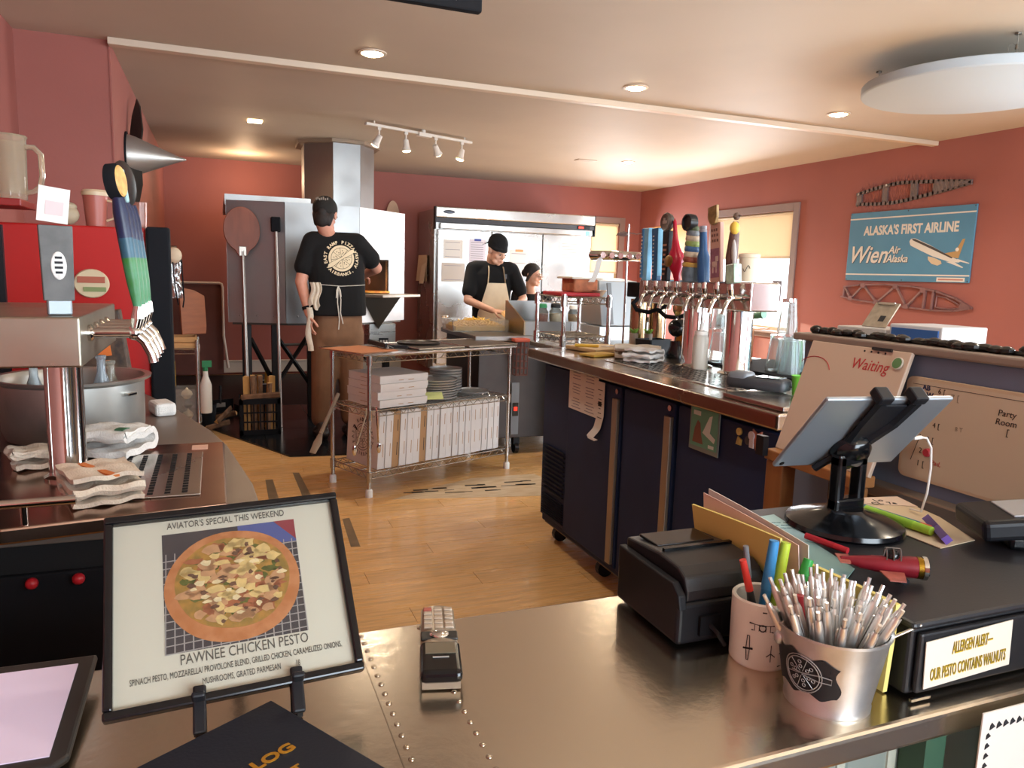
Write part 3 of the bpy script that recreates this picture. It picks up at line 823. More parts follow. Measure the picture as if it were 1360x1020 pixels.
# four flat boxes
for k, (dx, dy, rz) in enumerate(((0.0, 0.0, 0.01), (-0.005, 0.004, -0.012), (0.003, 0.0, 0.02), (0.008, 0.006, 0.0))):
    o = box_mesh(0.35, 0.047).build('pizza_box', [BOXW, KRAFT], None)
    P = Matrix.Rotation(R(22), 4, 'Z') @ Vector((-0.305+dx, -0.02+dy, 0))
    o.location = (1.27+P.x, 4.79+P.y, 0.528 + k*0.0485); o.rotation_euler = (0, 0, R(22)+rz)
    tag(o, 'flat white pizza box, ' + ('bottom', 'second from bottom', 'second from top', 'top')[k] + ' of the stack of four on the middle shelf', 'pizza box', 'flat stacked pizza boxes')
# standing boxes
ords = ['first', 'second', 'third', 'fourth', 'fifth', 'sixth', 'seventh', 'eighth', 'ninth', 'tenth', 'eleventh', 'twelfth', 'thirteenth', 'fourteenth', 'fifteenth', 'sixteenth', 'seventeenth', 'eighteenth', 'nineteenth', 'twentieth']
NB = 19
x = -RW/2 + 0.02
rr = random.Random(4)
# vertical box: local x = thickness, y = depth, z = height
M_up = Matrix(((0, 0, -1, 0), (0, 1, 0, 0), (1, 0, 0, 0), (0, 0, 0, 1)))
base_boxes = {}
def standing(kraft):
    if kraft not in base_boxes:
        m = MB(); S, T = 0.345, 0.0505
        m.xf(Matrix.Translation((0, 0, S/2)) @ M_up)
        m.bx(-S/2, S/2, -S/2, S/2, -T/2, T*0.44)
        m.bx(-S/2-0.001, S/2+0.001, -S/2-0.002, S/2+0.001, T*0.44, T/2)
        m.bx(-S/2, S/2, -S/2-0.003, -S/2, -T*0.15, T/2)
        m.mat(1)
        m.bx(-0.10, -0.02, -S/2-0.0036, -S/2-0.0028, -T*0.2, -T*0.12); m.bx(0.05, 0.12, -S/2-0.0036, -S/2-0.0028, -T*0.2, -T*0.12)
        base_boxes[kraft] = m.build('pizza_box', [KRAFT, INK] if kraft else [BOXW, KRAFT], None)
        return base_boxes[kraft]
    o = base_boxes[kraft].copy(); COL.objects.link(o); return o
lean = R(3.0)
for k in range(NB):
    kr = k in (2, 6)
    o = standing(kr)
    P = Matrix.Rotation(R(22), 4, 'Z') @ Vector((-RW/2 + 0.095 + k*0.0525, 0.01+rr.uniform(-0.006, 0.006)-0.02, 0))
    o.location = (1.27+P.x, 4.79+P.y, 0.1525)
    o.rotation_euler = Euler((0, lean*(1-k/NB*0.8), R(22)))
    nm = ords[k] if k < NB-1 else 'last'
    tag(o, f'{"kraft brown" if kr else "white"} pizza box standing on edge, {nm} from the left on the bottom shelf', 'pizza box', 'pizza boxes standing on edge')
    if k == 0: box_first = o
# print on the first box's broad side: pizza circle and ring of letters
m = MB(); F = frame((-0.0262, 0.0, 0.17), (0, -1, 0), (0, 0, 1))
m.xf(F)
def ring(m, r, w, n=40, c=(0, 0), h=0.0006):
    vs = []; fs = []
    for i in range(n):
        a = 2*PI*i/n
        vs += [(c[0]+(r-w)*math.cos(a), c[1]+(r-w)*math.sin(a), h), (c[0]+r*math.cos(a), c[1]+r*math.sin(a), h)]
    for i in range(n):
        j = (i+1) % n; fs.append((2*i, 2*i+1, 2*j+1, 2*j))
    m.add(vs, fs)
ring(m, 0.085, 0.004); ring(m, 0.07, 0.003)
for k in range(8):
    a = k*PI/4+0.2; m.tube([(0.012*math.cos(a), 0.012*math.sin(a), 0.0005), (0.07*math.cos(a), 0.07*math.sin(a), 0.0005)], 0.0015, 4)
    for q in (0.03, 0.05): m.cyl((q*math.cos(a+0.35), q*math.sin(a+0.35), 0), (q*math.cos(a+0.35), q*math.sin(a+0.35), 0.0006), 0.004, n=8)
m.tube([(-0.10, 0.06, 0.0005), (-0.065, 0.035, 0.0005)], 0.007, 6, flat=0.1)
pr = m.build('printed_emblem', INK, box_first)
def arc_text(s, r, a0, da, size, mat, parent, F, name='lettering', inward=False, bold=0.0, sx=1.0):
    for i, ch in enumerate(s):
        if ch == ' ': continue
        a = a0 + i*da
        me = text_mesh(ch, size, 0.0005, sx=sx, bold=bold)
        p = (r*math.cos(a), r*math.sin(a), 0.0006)
        rot = a - PI/2 if not inward else a + PI/2
        me.transform(F @ Matrix.Translation(p) @ Matrix.Rotation(rot, 4, 'Z'))
        me.materials.clear(); me.materials.append(mat)
        yield me
def join_meshes(meshes, name, parent, mat):
    bm = bmesh.new()
    for me in meshes:
        bm.from_mesh(me); bpy.data.meshes.remove(me)
    me = bpy.data.meshes.new(name); bm.to_mesh(me); bm.free()
    me.materials.append(mat)
    o = bpy.data.objects.new(name, me); COL.objects.link(o); o.parent = parent
    return o
join_meshes(list(arc_text('EAST RAMP PIZZA', 0.108, R(205), -R(16.5), 0.034, INK, box_first, F)) + list(arc_text('FAIRBANKS, ALASKA', 0.108, R(228), R(14), 0.034, INK, box_first, F, inward=True)), 'lettering', box_first, INK)

# pans on the middle shelf
PAN = mt('pan_aluminium', '#c4c4c2', 0.4, 0.7)
Rr = Matrix.Rotation(R(22), 4, 'Z')
def rloc(x, y, z=0):
    p = Rr @ Vector((x, y, 0)); return (1.27+p.x, 4.79+p.y, z)
def pan(loc, r, label, group, h=0.014):
    o = MB().lathe((0, 0, 0), [(0, 0), (r*0.96, 0), (r, 0.004), (r+0.004, h), (r+0.001, h), (r-0.003, 0.005), (0, 0.004)], 40).build('pizza_pan', PAN, None, smooth=True)
    o.location = loc; tag(o, label, 'pan', group)
    return o
for k in range(8):
    pan(rloc(0.08, 0.0, 0.524+k*0.016), 0.15, ('lowest of the eight', 'second lowest of the eight', 'third lowest of the eight', 'fourth lowest of the eight', 'fourth highest of the eight', 'third highest of the eight', 'second highest of the eight', 'topmost of the eight')[k] + ' wide round pans stacked on the middle shelf', 'wide round pans')
for k in range(9):
    pan(rloc(0.27, 0.12, 0.524+k*0.019), 0.11, 'small round pan number %s up in the taller stack behind the wide pans' % ('one', 'two', 'three', 'four', 'five', 'six', 'seven', 'eight', 'nine')[k], 'small round pans', h=0.017)
pan(rloc(0.42, 0.02, 0.524), 0.12, 'single round pan lying flat at the right end of the middle shelf', 'wide round pans')
o = MB().box((0, 0, 0), (0.12, 0.004, 0.06), rx=-0.9).build('order_slip', mt('slip_green', '#cfd38a', 0.8)); o.location = rloc(-0.04, -0.15, 0.56)
tag(o, 'pale yellow-green slip lying against the pans on the middle shelf', 'slip')

# things on top of the rack
TB = mt('tray_dark', '#4a3f38', 0.45, 0.3, var=0.15)
top = 0.850
def flat(name, x, y, w, d, rz, label, cat, mat, th=0.008, z=top, rim=None):
    o = thing(name, label, cat, rloc(x, y, z), R(22)+rz)
    MB().box((0, 0, th/2), (w, d, th)).build('sheet', mat, o, bevel=0.002)
    if rim:
        m = MB()
        for sx in (-1, 1): m.tube([(sx*w/2, -d/2, th), (sx*w/2, d/2, th)], 0.004, 6)
        for sy in (-1, 1): m.tube([(-w/2, sy*d/2, th), (w/2, sy*d/2, th)], 0.004, 6)
        m.build('rim', rim, o)
    return o
flat('work_board', 0.0, 0.03, 1.22, 0.52, 0, 'thin steel sheet covering the whole top of the pizza box rack', 'sheet', STEELH, 0.012)
flat('orange_cutting_mat', -0.48, 0.02, 0.30, 0.36, 0.15, 'thin orange-brown cutting mat at the left end of the rack top', 'mat', mt('orange_mat', '#a66844', 0.6), 0.005, top+0.012)
flat('sheet_tray', 0.0, 0.03, 0.36, 0.42, 0.0, 'dark sheet tray in the middle of the rack top', 'tray', TB, 0.008, top+0.012, WIRE)
flat('sheet_tray', 0.43, 0.03, 0.42, 0.46, -0.02, 'dark sheet tray at the right end of the rack top', 'tray', TB, 0.008, top+0.012, WIRE)
o = MB().lathe((0, 0, 0), [(0, 0), (0.14, 0), (0.145, 0.012), (0.138, 0.012), (0.132, 0.004), (0, 0.004)], 36).build('round_screen', mt('pan_dark', '#4a4540', 0.4, 0.8), None, smooth=True)
o.location = rloc(0.02, 0.10, top+0.022); tag(o, 'dark round pan lying on the middle tray of the rack top', 'pan')
t = thing('pizza_cutter', 'black handled pizza rocker lying by the orange mat', 'cutter', rloc(-0.33, 0.06, top+0.02), R(10))
MB().box((0, 0, 0.02), (0.02, 0.30, 0.03)).build('handle', BLACK, t, bevel=0.006)
MB().box((0.03, 0, 0.015), (0.05, 0.28, 0.002), ry=0.4).build('blade', STEELH, t)
t = thing('bench_scraper', 'steel bench scraper lying left of the middle tray', 'scraper', rloc(-0.26, -0.06, top+0.012), R(-20))
MB().box((0, 0, 0.002), (0.12, 0.10, 0.002)).build('blade', STEELH, t); MB().box((0, 0.055, 0.01), (0.12, 0.022, 0.02)).build('grip', BLACK, t, bevel=0.005)

# utensils hanging on the rack's left end
t = thing('small_peel', 'small wooden paddle hung at a slant on the left end of the wire rack', 'paddle', (0.60, 4.66, 0.25))
m = MB(); m.tube([(0.10, 0.06, 0.33), (-0.02, -0.03, 0.10)], 0.012, 8); m.build('handle', mt('ash_wood', '#9a8a76', 0.6), t, smooth=True)
m = MB(); d = Vector((-0.10, -0.07, -0.20)).normalized()
m.tube([(-0.02, -0.03, 0.10), (-0.04, -0.045, 0.05), (-0.075, -0.07, -0.01)], [0.016, 0.034, 0.026], 10, flat=0.3); m.build('blade', mt('ash_wood', '#9a8a76', 0.6), t, smooth=True)
for i, (x, y, l, lab) in enumerate(((0.80, 4.345, 'wood', 'long wooden handled ladle hanging on the front left post of the rack'), (0.865, 4.375, 'steel', 'steel skimmer hanging beside the front left post of the rack'))):
    t = thing('hanging_ladle', lab, 'utensil', (x, y, 0.5), group='utensils hanging on the rack')
    mt_ = mt('ash_wood', '#9a8a76', 0.6) if l == 'wood' else CHROME
    dx = -0.055 if i == 0 else 0.012
    MB().tube([(0, 0, 0.04), (0, -0.02, 0.05), (0, -0.025, 0.02), (dx, -0.025, -0.16)], 0.0055, 7).build('handle', mt_, t, smooth=True)
    MB().ell((dx*1.25, -0.03, -0.19), (0.014, 0.008, 0.035), 12, 7).build('bowl', CHROME, t, smooth=True)

# ================================================================== BACK BAR COOLER WITH BEER TOWER
t = thing('bar_cooler', 'long black-blue bar cooler with three doors under a steel counter', 'bar cooler', (1.9, 2.6, 0))
m = MB(); m.bx(1.56, 2.25, 1.72, 3.48, 0.09, 0.925); m.build('body', NAVY, t, world=True, bevel=0.006)
for k, (a, b) in enumerate(((2.665, 3.16), (2.275, 2.645), (1.735, 2.255))):
    d = MB(); d.bx(1.53, 1.56, a, b, 0.13, 0.905); dd = d.build('door', NAVY, t, world=True, bevel=0.006)
    off = -Vector(t.location)
    if k < 2:
        ha = a+0.008
        h = MB(); h.bx(1.515, 1.531, ha, ha+0.042, 0.15, 0.855); q = h.build('handle_strip', mt('strip_bronze', '#94897c', 0.4, 0.7), dd, bevel=0.003); q.location = off
        h = MB(); h.cyl((1.522, ha+0.02, 0.885), (1.531, ha+0.02, 0.885), 0.011); q = h.build('lock', CHROME, dd, smooth=True); q.location = off
g = MB(); g.bx(1.545, 1.56, 3.165, 3.47, 0.13, 0.905); gp = g.build('grille_panel', NAVY, t, world=True, bevel=0.004)
for k in range(11):
    l = MB(); l.box((1.541, 3.32, 0.50-k*0.022), (0.012, 0.24, 0.006), ry=0.5); q = l.build('louver', BLACKM, gp); q.location = -Vector(t.location)
for k in range(9):
    l = MB(); l.box((1.541, 3.32, 0.245-k*0.012), (0.010, 0.24, 0.004), ry=0.5); q = l.build('louver', BLACKM, gp); q.location = -Vector(t.location)
m = MB(); m.bx(1.47, 2.45, 1.68, 3.53, 0.93, 0.98); m.build('counter_top', mt('bar_steel', '#8f8175', 0.22, 1.0, var=0.08, rvar=0.07, bump=0.02, bscale=25), t, world=True, bevel=0.008, seg=3)
m = MB(); m.bx(1.57, 2.2, 1.74, 3.46, 0.08, 0.09); m.build('base_rail', mt('rail_worn', '#6a5848', 0.5, 0.4), t, world=True)
for x, y in ((1.62, 3.38), (1.62, 2.9), (1.62, 1.9), (2.15, 3.38)):
    c = MB(); c.cyl((x, y-0.016, 0.038), (x, y+0.016, 0.038), 0.038, n=16); c.box((x, y, 0.075), (0.05, 0.05, 0.012)); c.build('caster', BLACK, t, world=True)
m = MB()
m.bx(1.60, 1.84, 2.05, 2.95, 0.98, 0.984)
m.build('drip_tray', STEELH, t, world=True, bevel=0.002)
m = MB()
for i in range(9):
    for j in range(28): m.bx(1.625+0.024*i, 1.637+0.024*i, 2.07+0.031*j, 2.09+0.031*j, 0.9838, 0.9846)
m.build('drain_slots', BLACKM, t, world=True)['kind'] = 'stuff'
m = MB(); m.bx(1.505, 1.70, 1.70, 1.98, 0.98, 0.995); m.build('end_plate', STEELH, t, world=True, bevel=0.003)

# papers, magnets on the cooler doors
p = thing('posted_list', 'white printed list taped to the left cooler door', 'paper', (1.528, 3.005, 0.74))
MB().box((0, 0, 0.1), (0.002, 0.285, 0.2)).build('sheet', WHITE, p)
for c in (-1, 1):
    m = MB()
    for r in range(14):
        if r in (4, 9): continue
        m.box((-0.0014, c*0.066, 0.185-r*0.0132), (0.0006, 0.075+0.03*math.sin(r*3.1), 0.0035))
    m.build('printed_column', mt('faint_ink', '#8a8790', 0.8), p)['kind'] = 'stuff'
p = thing('till_receipt', 'long curling till receipt stuck to the left cooler door below the list', 'receipt', (1.526, 2.825, 0.62))
def rc(u, v):
    s = v
    y = 0.03 - 0.06*u + (0.05*max(0, 0.45-s)/0.45) - (0.05 if s < 0.07 else 0)*(0.07-s)/0.07
    x = -0.004 - 0.035*max(0, 0.25-s)/0.25*math.sin(min(1, (0.25-s)/0.25)*PI*0.8) if s < 0.25 else -0.004
    return (x, y, 0.02 + 0.265*s if s > 0.04 else 0.02+0.265*(0.08-s))
MB().grid(rc, 2, 24, 0.001).build('paper_strip', WHITE, p, smooth=True)
m = MB()
for k in range(7): m.box((-0.006, 0.004, 0.13+0.02*k), (0.0006, 0.04-0.012*(k % 3), 0.003))
m.box((-0.006, 0.004, 0.19), (0.0006, 0.03, 0.02))
m.build('printed_lines', INK, p)
p = thing('airline_poster', 'small green framed travel print of a plane tail on the right cooler door', 'picture', (1.527, 2.09, 0.77))
MB().box((-0.002, 0, 0.078), (0.004, 0.165, 0.156)).build('plate', mt('plate_grey', '#6f7a78', 0.35), p, bevel=0.002)
MB().box((-0.0046, 0, 0.082), (0.0012, 0.148, 0.132)).build('print_ground', mt('print_green', '#5f9b84', 0.5, var=0.08), p)
m = MB(); Fp = frame((-0.0054, 0, 0.078), (0, -1, 0), (0, 0, 1))
m.prism([(-0.005, -0.01), (0.03, 0.05), (0.045, 0.055), (0.035, -0.005), (0.066, -0.02), (0.06, -0.035), (0.02, -0.02)], 0, 0.0006, Fp); m.build('print_tail', mt('print_white', '#cfdad6', 0.5), p)
m = MB(); m.prism([(-0.06, -0.05), (-0.05, 0.0), (-0.035, 0.028), (-0.02, 0.02), (-0.012, -0.02), (0.0, -0.05)], 0, 0.0007, Fp); m.build('print_figure', mt('print_brown', '#7a5246', 0.5), p)
m = MB(); m.prism([(-0.06, 0.045), (-0.06, 0.06), (-0.02, 0.06), (-0.02, 0.045)], 0, 0.0007, Fp); m.prism([(0.03, -0.056), (0.03, -0.045), (0.06, -0.045), (0.06, -0.056)], 0, 0.0007, Fp); m.build('print_caption', mt('print_white', '#cfdad6', 0.5), p)
for lab, y, z, c, shp in (('small yellow and white figure magnet on the cooler door', 1.91, 0.868, '#c9b56a', 0), ('plain oval black magnet between the two figure magnets', 1.868, 0.86, '#3a3d44', 1), ('pink star-shaped magnet near the right end of the cooler', 1.825, 0.872, '#b5725c', 2)):
    p = thing('magnet', lab, 'magnet', (1.529, y, z), group='fridge magnets')
    Fm = frame((-0.001, 0, 0), (0, -1, 0), (0, 0, 1)); m = MB()
    if shp == 0:
        m.prism([(-0.012, -0.03), (0.012, -0.03), (0.014, -0.012), (-0.004, -0.004)], 0, 0.005, Fm); m.cyl(Fm @ Vector((0.0, 0.012, 0)), Fm @ Vector((0.0, 0.012, 0.006)), 0.012)
    elif shp == 1: m.lathe((0, 0, 0), [(0.014, 0), (0.014, 0.004), (0.009, 0.006), (0, 0.006)], 16, Fm.to_3x3())
    else: m.prism([(0.036*(1 if k % 2 else 0.5)*math.cos(k*PI/5+0.3), 0.036*(1 if k % 2 else 0.5)*math.sin(k*PI/5+0.3)) for k in range(10)], 0, 0.005, Fm)
    m.build('shape', mt('magnet_'+str(shp), c, 0.5, var=0.2, vscale=60), p, smooth=30)
    if shp == 2:
        m = MB(); m.cyl(Fm @ Vector((-0.022, 0.008, 0.004)), Fm @ Vector((-0.022, 0.008, 0.008)), 0.014); m.prism([(-0.03, -0.03), (-0.01, -0.03), (-0.012, 0), (-0.03, 0)], 0.004, 0.007, Fm); m.build('figure', mt('magnet_white', '#d5d3d8', 0.5), p)

# ---- the double column beer tower
tower = thing('beer_tower', 'polished two-column beer tower with eight taps on the bar cooler', 'beer tower', (1.9, 2.7, 0.98))
for x, y, r in ((1.90, 2.71, 0.056), (1.925, 2.46, 0.053)):
    MB().lathe((x, y, 0.98), [(0, 0.0), (r+0.02, 0), (r+0.02, 0.006), (r+0.004, 0.012), (r, 0.02), (r, 0.25), (r+0.004, 0.252), (r+0.004, 0.262)], 40).build('column', CHROME, tower, world=True, smooth=True)
m = MB(); m.bx(1.85, 1.985, 2.31, 3.11, 1.235, 1.345); m.build('manifold_box', mt('tower_box', '#c9c2bd', 0.14, 1.0), tower, world=True, bevel=0.006, seg=3)
def faucet(y, x=1.85, z=1.285, parent=tower, L=0.055, sgn=-1):
    m = MB()
    m.lathe((x, y, z), [(0.017, 0.0), (0.017, 0.006), (0.011, 0.010), (0.011, L)], 14, Matrix(((0, 0, sgn), (0, 1, 0), (-sgn, 0, 0))).transposed() if False else Vector((sgn, 0, 0)).to_track_quat('Z', 'Y').to_matrix())
    xe = x + sgn*L
    m.ell((xe, y, z), (0.016, 0.013, 0.016), 12, 8)
    m.tube([(xe, y, z), (xe+sgn*0.018, y, z-0.018), (xe+sgn*0.03, y, z-0.045), (xe+sgn*0.034, y, z-0.062)], [0.011, 0.010, 0.009, 0.010], 10)
    m.cyl((xe, y, z), (xe+sgn*0.006, y, z+0.03), 0.009, 0.012); m.cyl((xe+sgn*0.006, y, z+0.03), (xe+sgn*0.008, y, z+0.055), 0.013, 0.009)
    return m.build('faucet', CHROME, parent, smooth=True, world=True)
FY = [2.95, 2.87, 2.79, 2.715, 2.60, 2.515, 2.435, 2.35]
for y in FY: faucet(y)
HX = 1.787   # handles stand here
def handle(name, y, label, parts, lean=0.0, z=1.338):
    h = thing(name, label, 'tap handle', (HX-1.9, y-2.7, z-0.98), rot=(lean, 0, 0)); h.parent = tower; del h['category']
    for nm, mb, mat, kw in parts:
        mb.build(nm, mat, h, **kw)
    return h
BLUE = mt('handle_blue', '#1e5f8e', 0.3, var=0.1, vscale=20)
BLUEL = mt('handle_blue_light', '#7fc0e0', 0.25, var=0.15, vscale=15)
def marks(x, y0, z0, dz, n, w=0.012, h=0.010, ax='x'):
    m = MB()
    for k in range(n): m.box((x, y0, z0+dz*k), (0.0008, w*(0.6+0.4*math.sin(k*2.3)**2), h*0.62))
    return m
def slab(w, d, h, taper=0.8):
    m = MB()
    m.add([(-d/2*taper, -w/2*taper, 0), (d/2*taper, -w/2*taper, 0), (d/2*taper, w/2*taper, 0), (-d/2*taper, w/2*taper, 0), (-d/2, -w/2, h), (d/2, -w/2, h), (d/2, w/2, h), (-d/2, w/2, h)],
          [(3, 2, 1, 0), (4, 5, 6, 7), (0, 1, 5, 4), (1, 2, 6, 5), (2, 3, 7, 6), (3, 0, 4, 7)])
    return m
handle('tap_handle', 2.95, 'pale blue slab tap handle at the left end of the polished beer tower', [('slab', slab(0.052, 0.03, 0.228), BLUEL, dict(bevel=0.003)), ('spine', slab(0.02, 0.034, 0.228).xf() and MB().box((-0.002, 0.02, 0.118), (0.033, 0.016, 0.215)), BLUE, dict(bevel=0.002)), ('lettering', marks(-0.0192, 0.02, 0.03, 0.016, 11), WHITE, {})])
handle('tap_handle', 2.865, 'dark blue slab tap handle with a column of small letters, second from left', [('slab', slab(0.05, 0.03, 0.225), BLUE, dict(bevel=0.003)), ('side_panel', MB().box((0.001, -0.026, 0.12), (0.028, 0.004, 0.2)), BLUEL, {}), ('lettering', marks(-0.0158, 0.006, 0.03, 0.016, 11), WHITE, {})], lean=-0.05)
Fo = Vector((-1, 0, 0)).to_track_quat('Z', 'Y').to_matrix()
handle('tap_handle', 2.79, 'black tap handle topped by an oval grey medallion', [('stem', slab(0.05, 0.028, 0.21), BLACK, dict(bevel=0.004)), ('medallion', MB().lathe((-0.014, 0, 0.245), [(0, -0.02), (0.034, -0.018), (0.04, 0), (0.034, 0.008), (0.03, 0.006), (0, 0.006)], 28, Fo), mt('pewter', '#6d655f', 0.4, 0.7, var=0.2, vscale=40), dict(smooth=True)), ('emblem', MB().box((-0.0215, 0, 0.245), (0.002, 0.03, 0.012)).box((-0.0215, 0.004, 0.256), (0.002, 0.012, 0.012)), mt('pewter_light', '#b5aca4', 0.4, 0.5), {}), ('lettering', marks(-0.0148, 0.0, 0.03, 0.02, 7, 0.03, 0.014), mt('copper_ink', '#a9785c', 0.5), {})])
handle('tap_handle', 2.705, 'red spindle tap handle with an oval gold badge, leaning to the right', [('spindle', MB().lathe((0, 0, 0), [(0, 0), (0.012, 0), (0.016, 0.03), (0.035, 0.07), (0.036, 0.10), (0.018, 0.14), (0.010, 0.19), (0.007, 0.25), (0.0, 0.265)], 20), mt('handle_red', '#b01f38', 0.25), dict(smooth=True)), ('badge', MB().lathe((-0.034, 0.006, 0.085), [(0, 0.003), (0.02, 0.003), (0.024, 0.0), (0.02, -0.004), (0, -0.004)], 24, Fo @ Matrix.Diagonal((1.35, 1, 1))), mt('badge_gold', '#8a6a35', 0.4, 0.6, var=0.3, vscale=50), dict(smooth=True))], lean=-0.17)
tot = [('base_block', MB().lathe((0, 0, 0), [(0, 0), (0.036, 0), (0.042, 0.03), (0.038, 0.06), (0, 0.06)], 14), mt('totem_slate', '#56646e', 0.5, var=0.3, vscale=40), dict(smooth=True))]
for k, (c, nm) in enumerate((('#b08a3e', 'stripe'), ('#8c4a38', 'stripe'), ('#c7b49a', 'stripe'), ('#3c5d86', 'stripe'), ('#8b9a55', 'stripe'), ('#b9a58c', 'stripe'), ('#70757a', 'stripe'))):
    r = 0.040-0.0022*k
    tot.append((nm, MB().lathe((0, 0, 0.058+k*0.021), [(0, 0), (r*0.9, 0), (r, 0.006), (r*0.96, 0.017), (r*0.84, 0.0215), (0, 0.0215)], 14, Matrix.Rotation(0.22, 3, 'X')), mt('totem_'+str(k), c, 0.5, var=0.15, vscale=60), dict(smooth=True)))
tot.append(('disc_head', MB().lathe((-0.016, 0, 0.235), [(0, -0.02), (0.033, -0.02), (0.035, 0), (0.033, 0.014), (0.027, 0.014), (0.026, 0.008), (0, 0.008)], 26, Fo), mt('handle_black2', '#1d1d20', 0.35), dict(smooth=True)))
tot.append(('cap', MB().ell((0, 0, 0.21), (0.026, 0.03, 0.02), 12, 8), mt('totem_green', '#4d5a3a', 0.6), dict(smooth=True)))
handle('tap_handle', 2.60, 'carved striped totem tap handle topped with a black disc', tot, lean=-0.08)
handle('tap_handle', 2.52, 'blue bottle-shaped tap handle with banded neck behind the totem handle', [('bottle', MB().lathe((0, 0, 0), [(0, 0), (0.022, 0), (0.024, 0.02), (0.024, 0.10), (0.016, 0.125), (0.014, 0.2), (0, 0.2)], 20), mt('handle_navy', '#27527f', 0.3, var=0.15), dict(smooth=True)), ('neck_band', MB().lathe((0, 0, 0.195), [(0.015, 0), (0.015, 0.008), (0.013, 0.012), (0.0145, 0.016), (0.0145, 0.024), (0, 0.026)], 18), mt('band_grey', '#8c8a92', 0.4), dict(smooth=True))], lean=-0.12)
sh = MB(); Fs = frame((-0.012, 0, 0.255), (0, -1, 0), (0, 0, 1)); sh.prism([(-0.026, 0.032), (-0.028, -0.01), (-0.014, -0.032), (0.002, -0.038), (0.018, -0.032), (0.028, -0.008), (0.028, 0.036)], 0, 0.012, Fs)
handle('tap_handle', 2.435, 'rose panel tap handle with a moose picture and a shield on top', [('panel', MB().box((0, 0, 0.115), (0.018, 0.062, 0.225)), mt('handle_rose', '#c29a8c', 0.5), dict(bevel=0.003)), ('picture', MB().box((-0.0098, 0, 0.075), (0.0012, 0.054, 0.11)), mt('moose_ground', '#8d5e72', 0.5, var=0.2, vscale=30), {}), ('moose', MB().box((-0.011, 0, 0.07), (0.001, 0.03, 0.022)).box((-0.011, 0.01, 0.05), (0.001, 0.006, 0.025)).box((-0.011, -0.01, 0.05), (0.001, 0.006, 0.025)).box((-0.011, -0.014, 0.09), (0.001, 0.016, 0.02)), mt('moose', '#c8b0a6', 0.5), {}), ('lettering', MB().box((-0.0098, 0.018, 0.20), (0.001, 0.008, 0.01)).box((-0.0098, 0.004, 0.20), (0.001, 0.008, 0.01)).box((-0.0098, -0.010, 0.20), (0.001, 0.008, 0.01)).box((-0.0098, 0.016, 0.18), (0.001, 0.008, 0.01)).box((-0.0098, 0.002, 0.18), (0.001, 0.008, 0.01)).box((-0.0098, -0.014, 0.18), (0.001, 0.008, 0.01)).box((-0.0098, 0.014, 0.16), (0.001, 0.008, 0.01)).box((-0.0098, 0.0, 0.16), (0.001, 0.008, 0.01)).box((-0.0098, -0.016, 0.16), (0.001, 0.008, 0.01)), mt('ink_brown', '#6a4a44', 0.6), {}), ('shield', sh, mt('shield_tan', '#8a7048', 0.4, 0.2, var=0.25, vscale=45), dict(bevel=0.002))], lean=-0.1)
handle('tap_handle', 2.335, 'slender dark brown bird tap handle with a yellow breast at the right end', [('body', MB().tube([(0, 0.02, 0), (0, 0.008, 0.10), (0, -0.008, 0.18), (0, -0.016, 0.225)], [0.018, 0.022, 0.018, 0.010], 12), mt('bird_brown', '#5d3f35', 0.5, var=0.2, vscale=30), dict(smooth=True)), ('breast', MB().ell((-0.008, -0.02, 0.20), (0.017, 0.02, 0.024), 14, 9), mt('bird_yellow', '#d8b24a', 0.5), dict(smooth=True)), ('head', MB().ell((0, -0.022, 0.243), (0.012, 0.015, 0.014), 12, 8).cyl((0, -0.034, 0.243), (0, -0.05, 0.24), 0.005, 0.001), mt('bird_head', '#6d5a50', 0.5), dict(smooth=True)), ('wing', MB().ell((-0.01, -0.018, 0.11), (0.008, 0.012, 0.05), 12, 8), mt('bird_wing', '#b9b3b0', 0.5), dict(smooth=True)), ('glass_block', MB().box((-0.004, -0.008, 0.035), (0.035, 0.05, 0.07)), mt('block_green', '#a8c4b0', 0.25, var=0.25, vscale=30), dict(bevel=0.004))], lean=-0.12)
t = thing('beige_tub', 'beige lidded tub standing on the right end of the beer tower', 'tub', (1.93, 2.435, 1.346))
MB().lathe((0, 0, 0), [(0, 0), (0.034, 0), (0.038, 0.09), (0.041, 0.092), (0.041, 0.104), (0.036, 0.108), (0, 0.108)], 28).build('tub', mt('tub_beige', '#cdbfa6', 0.55), t, smooth=True)
m = MB(); m.tube([(-0.0385*math.cos(a), -0.0385*math.sin(a)*1, 0.05+0.012*math.sin(a*9)) for a in [R(20+k*5) for k in range(9)]], 0.0012, 5); m.build('scribble', INK, t)

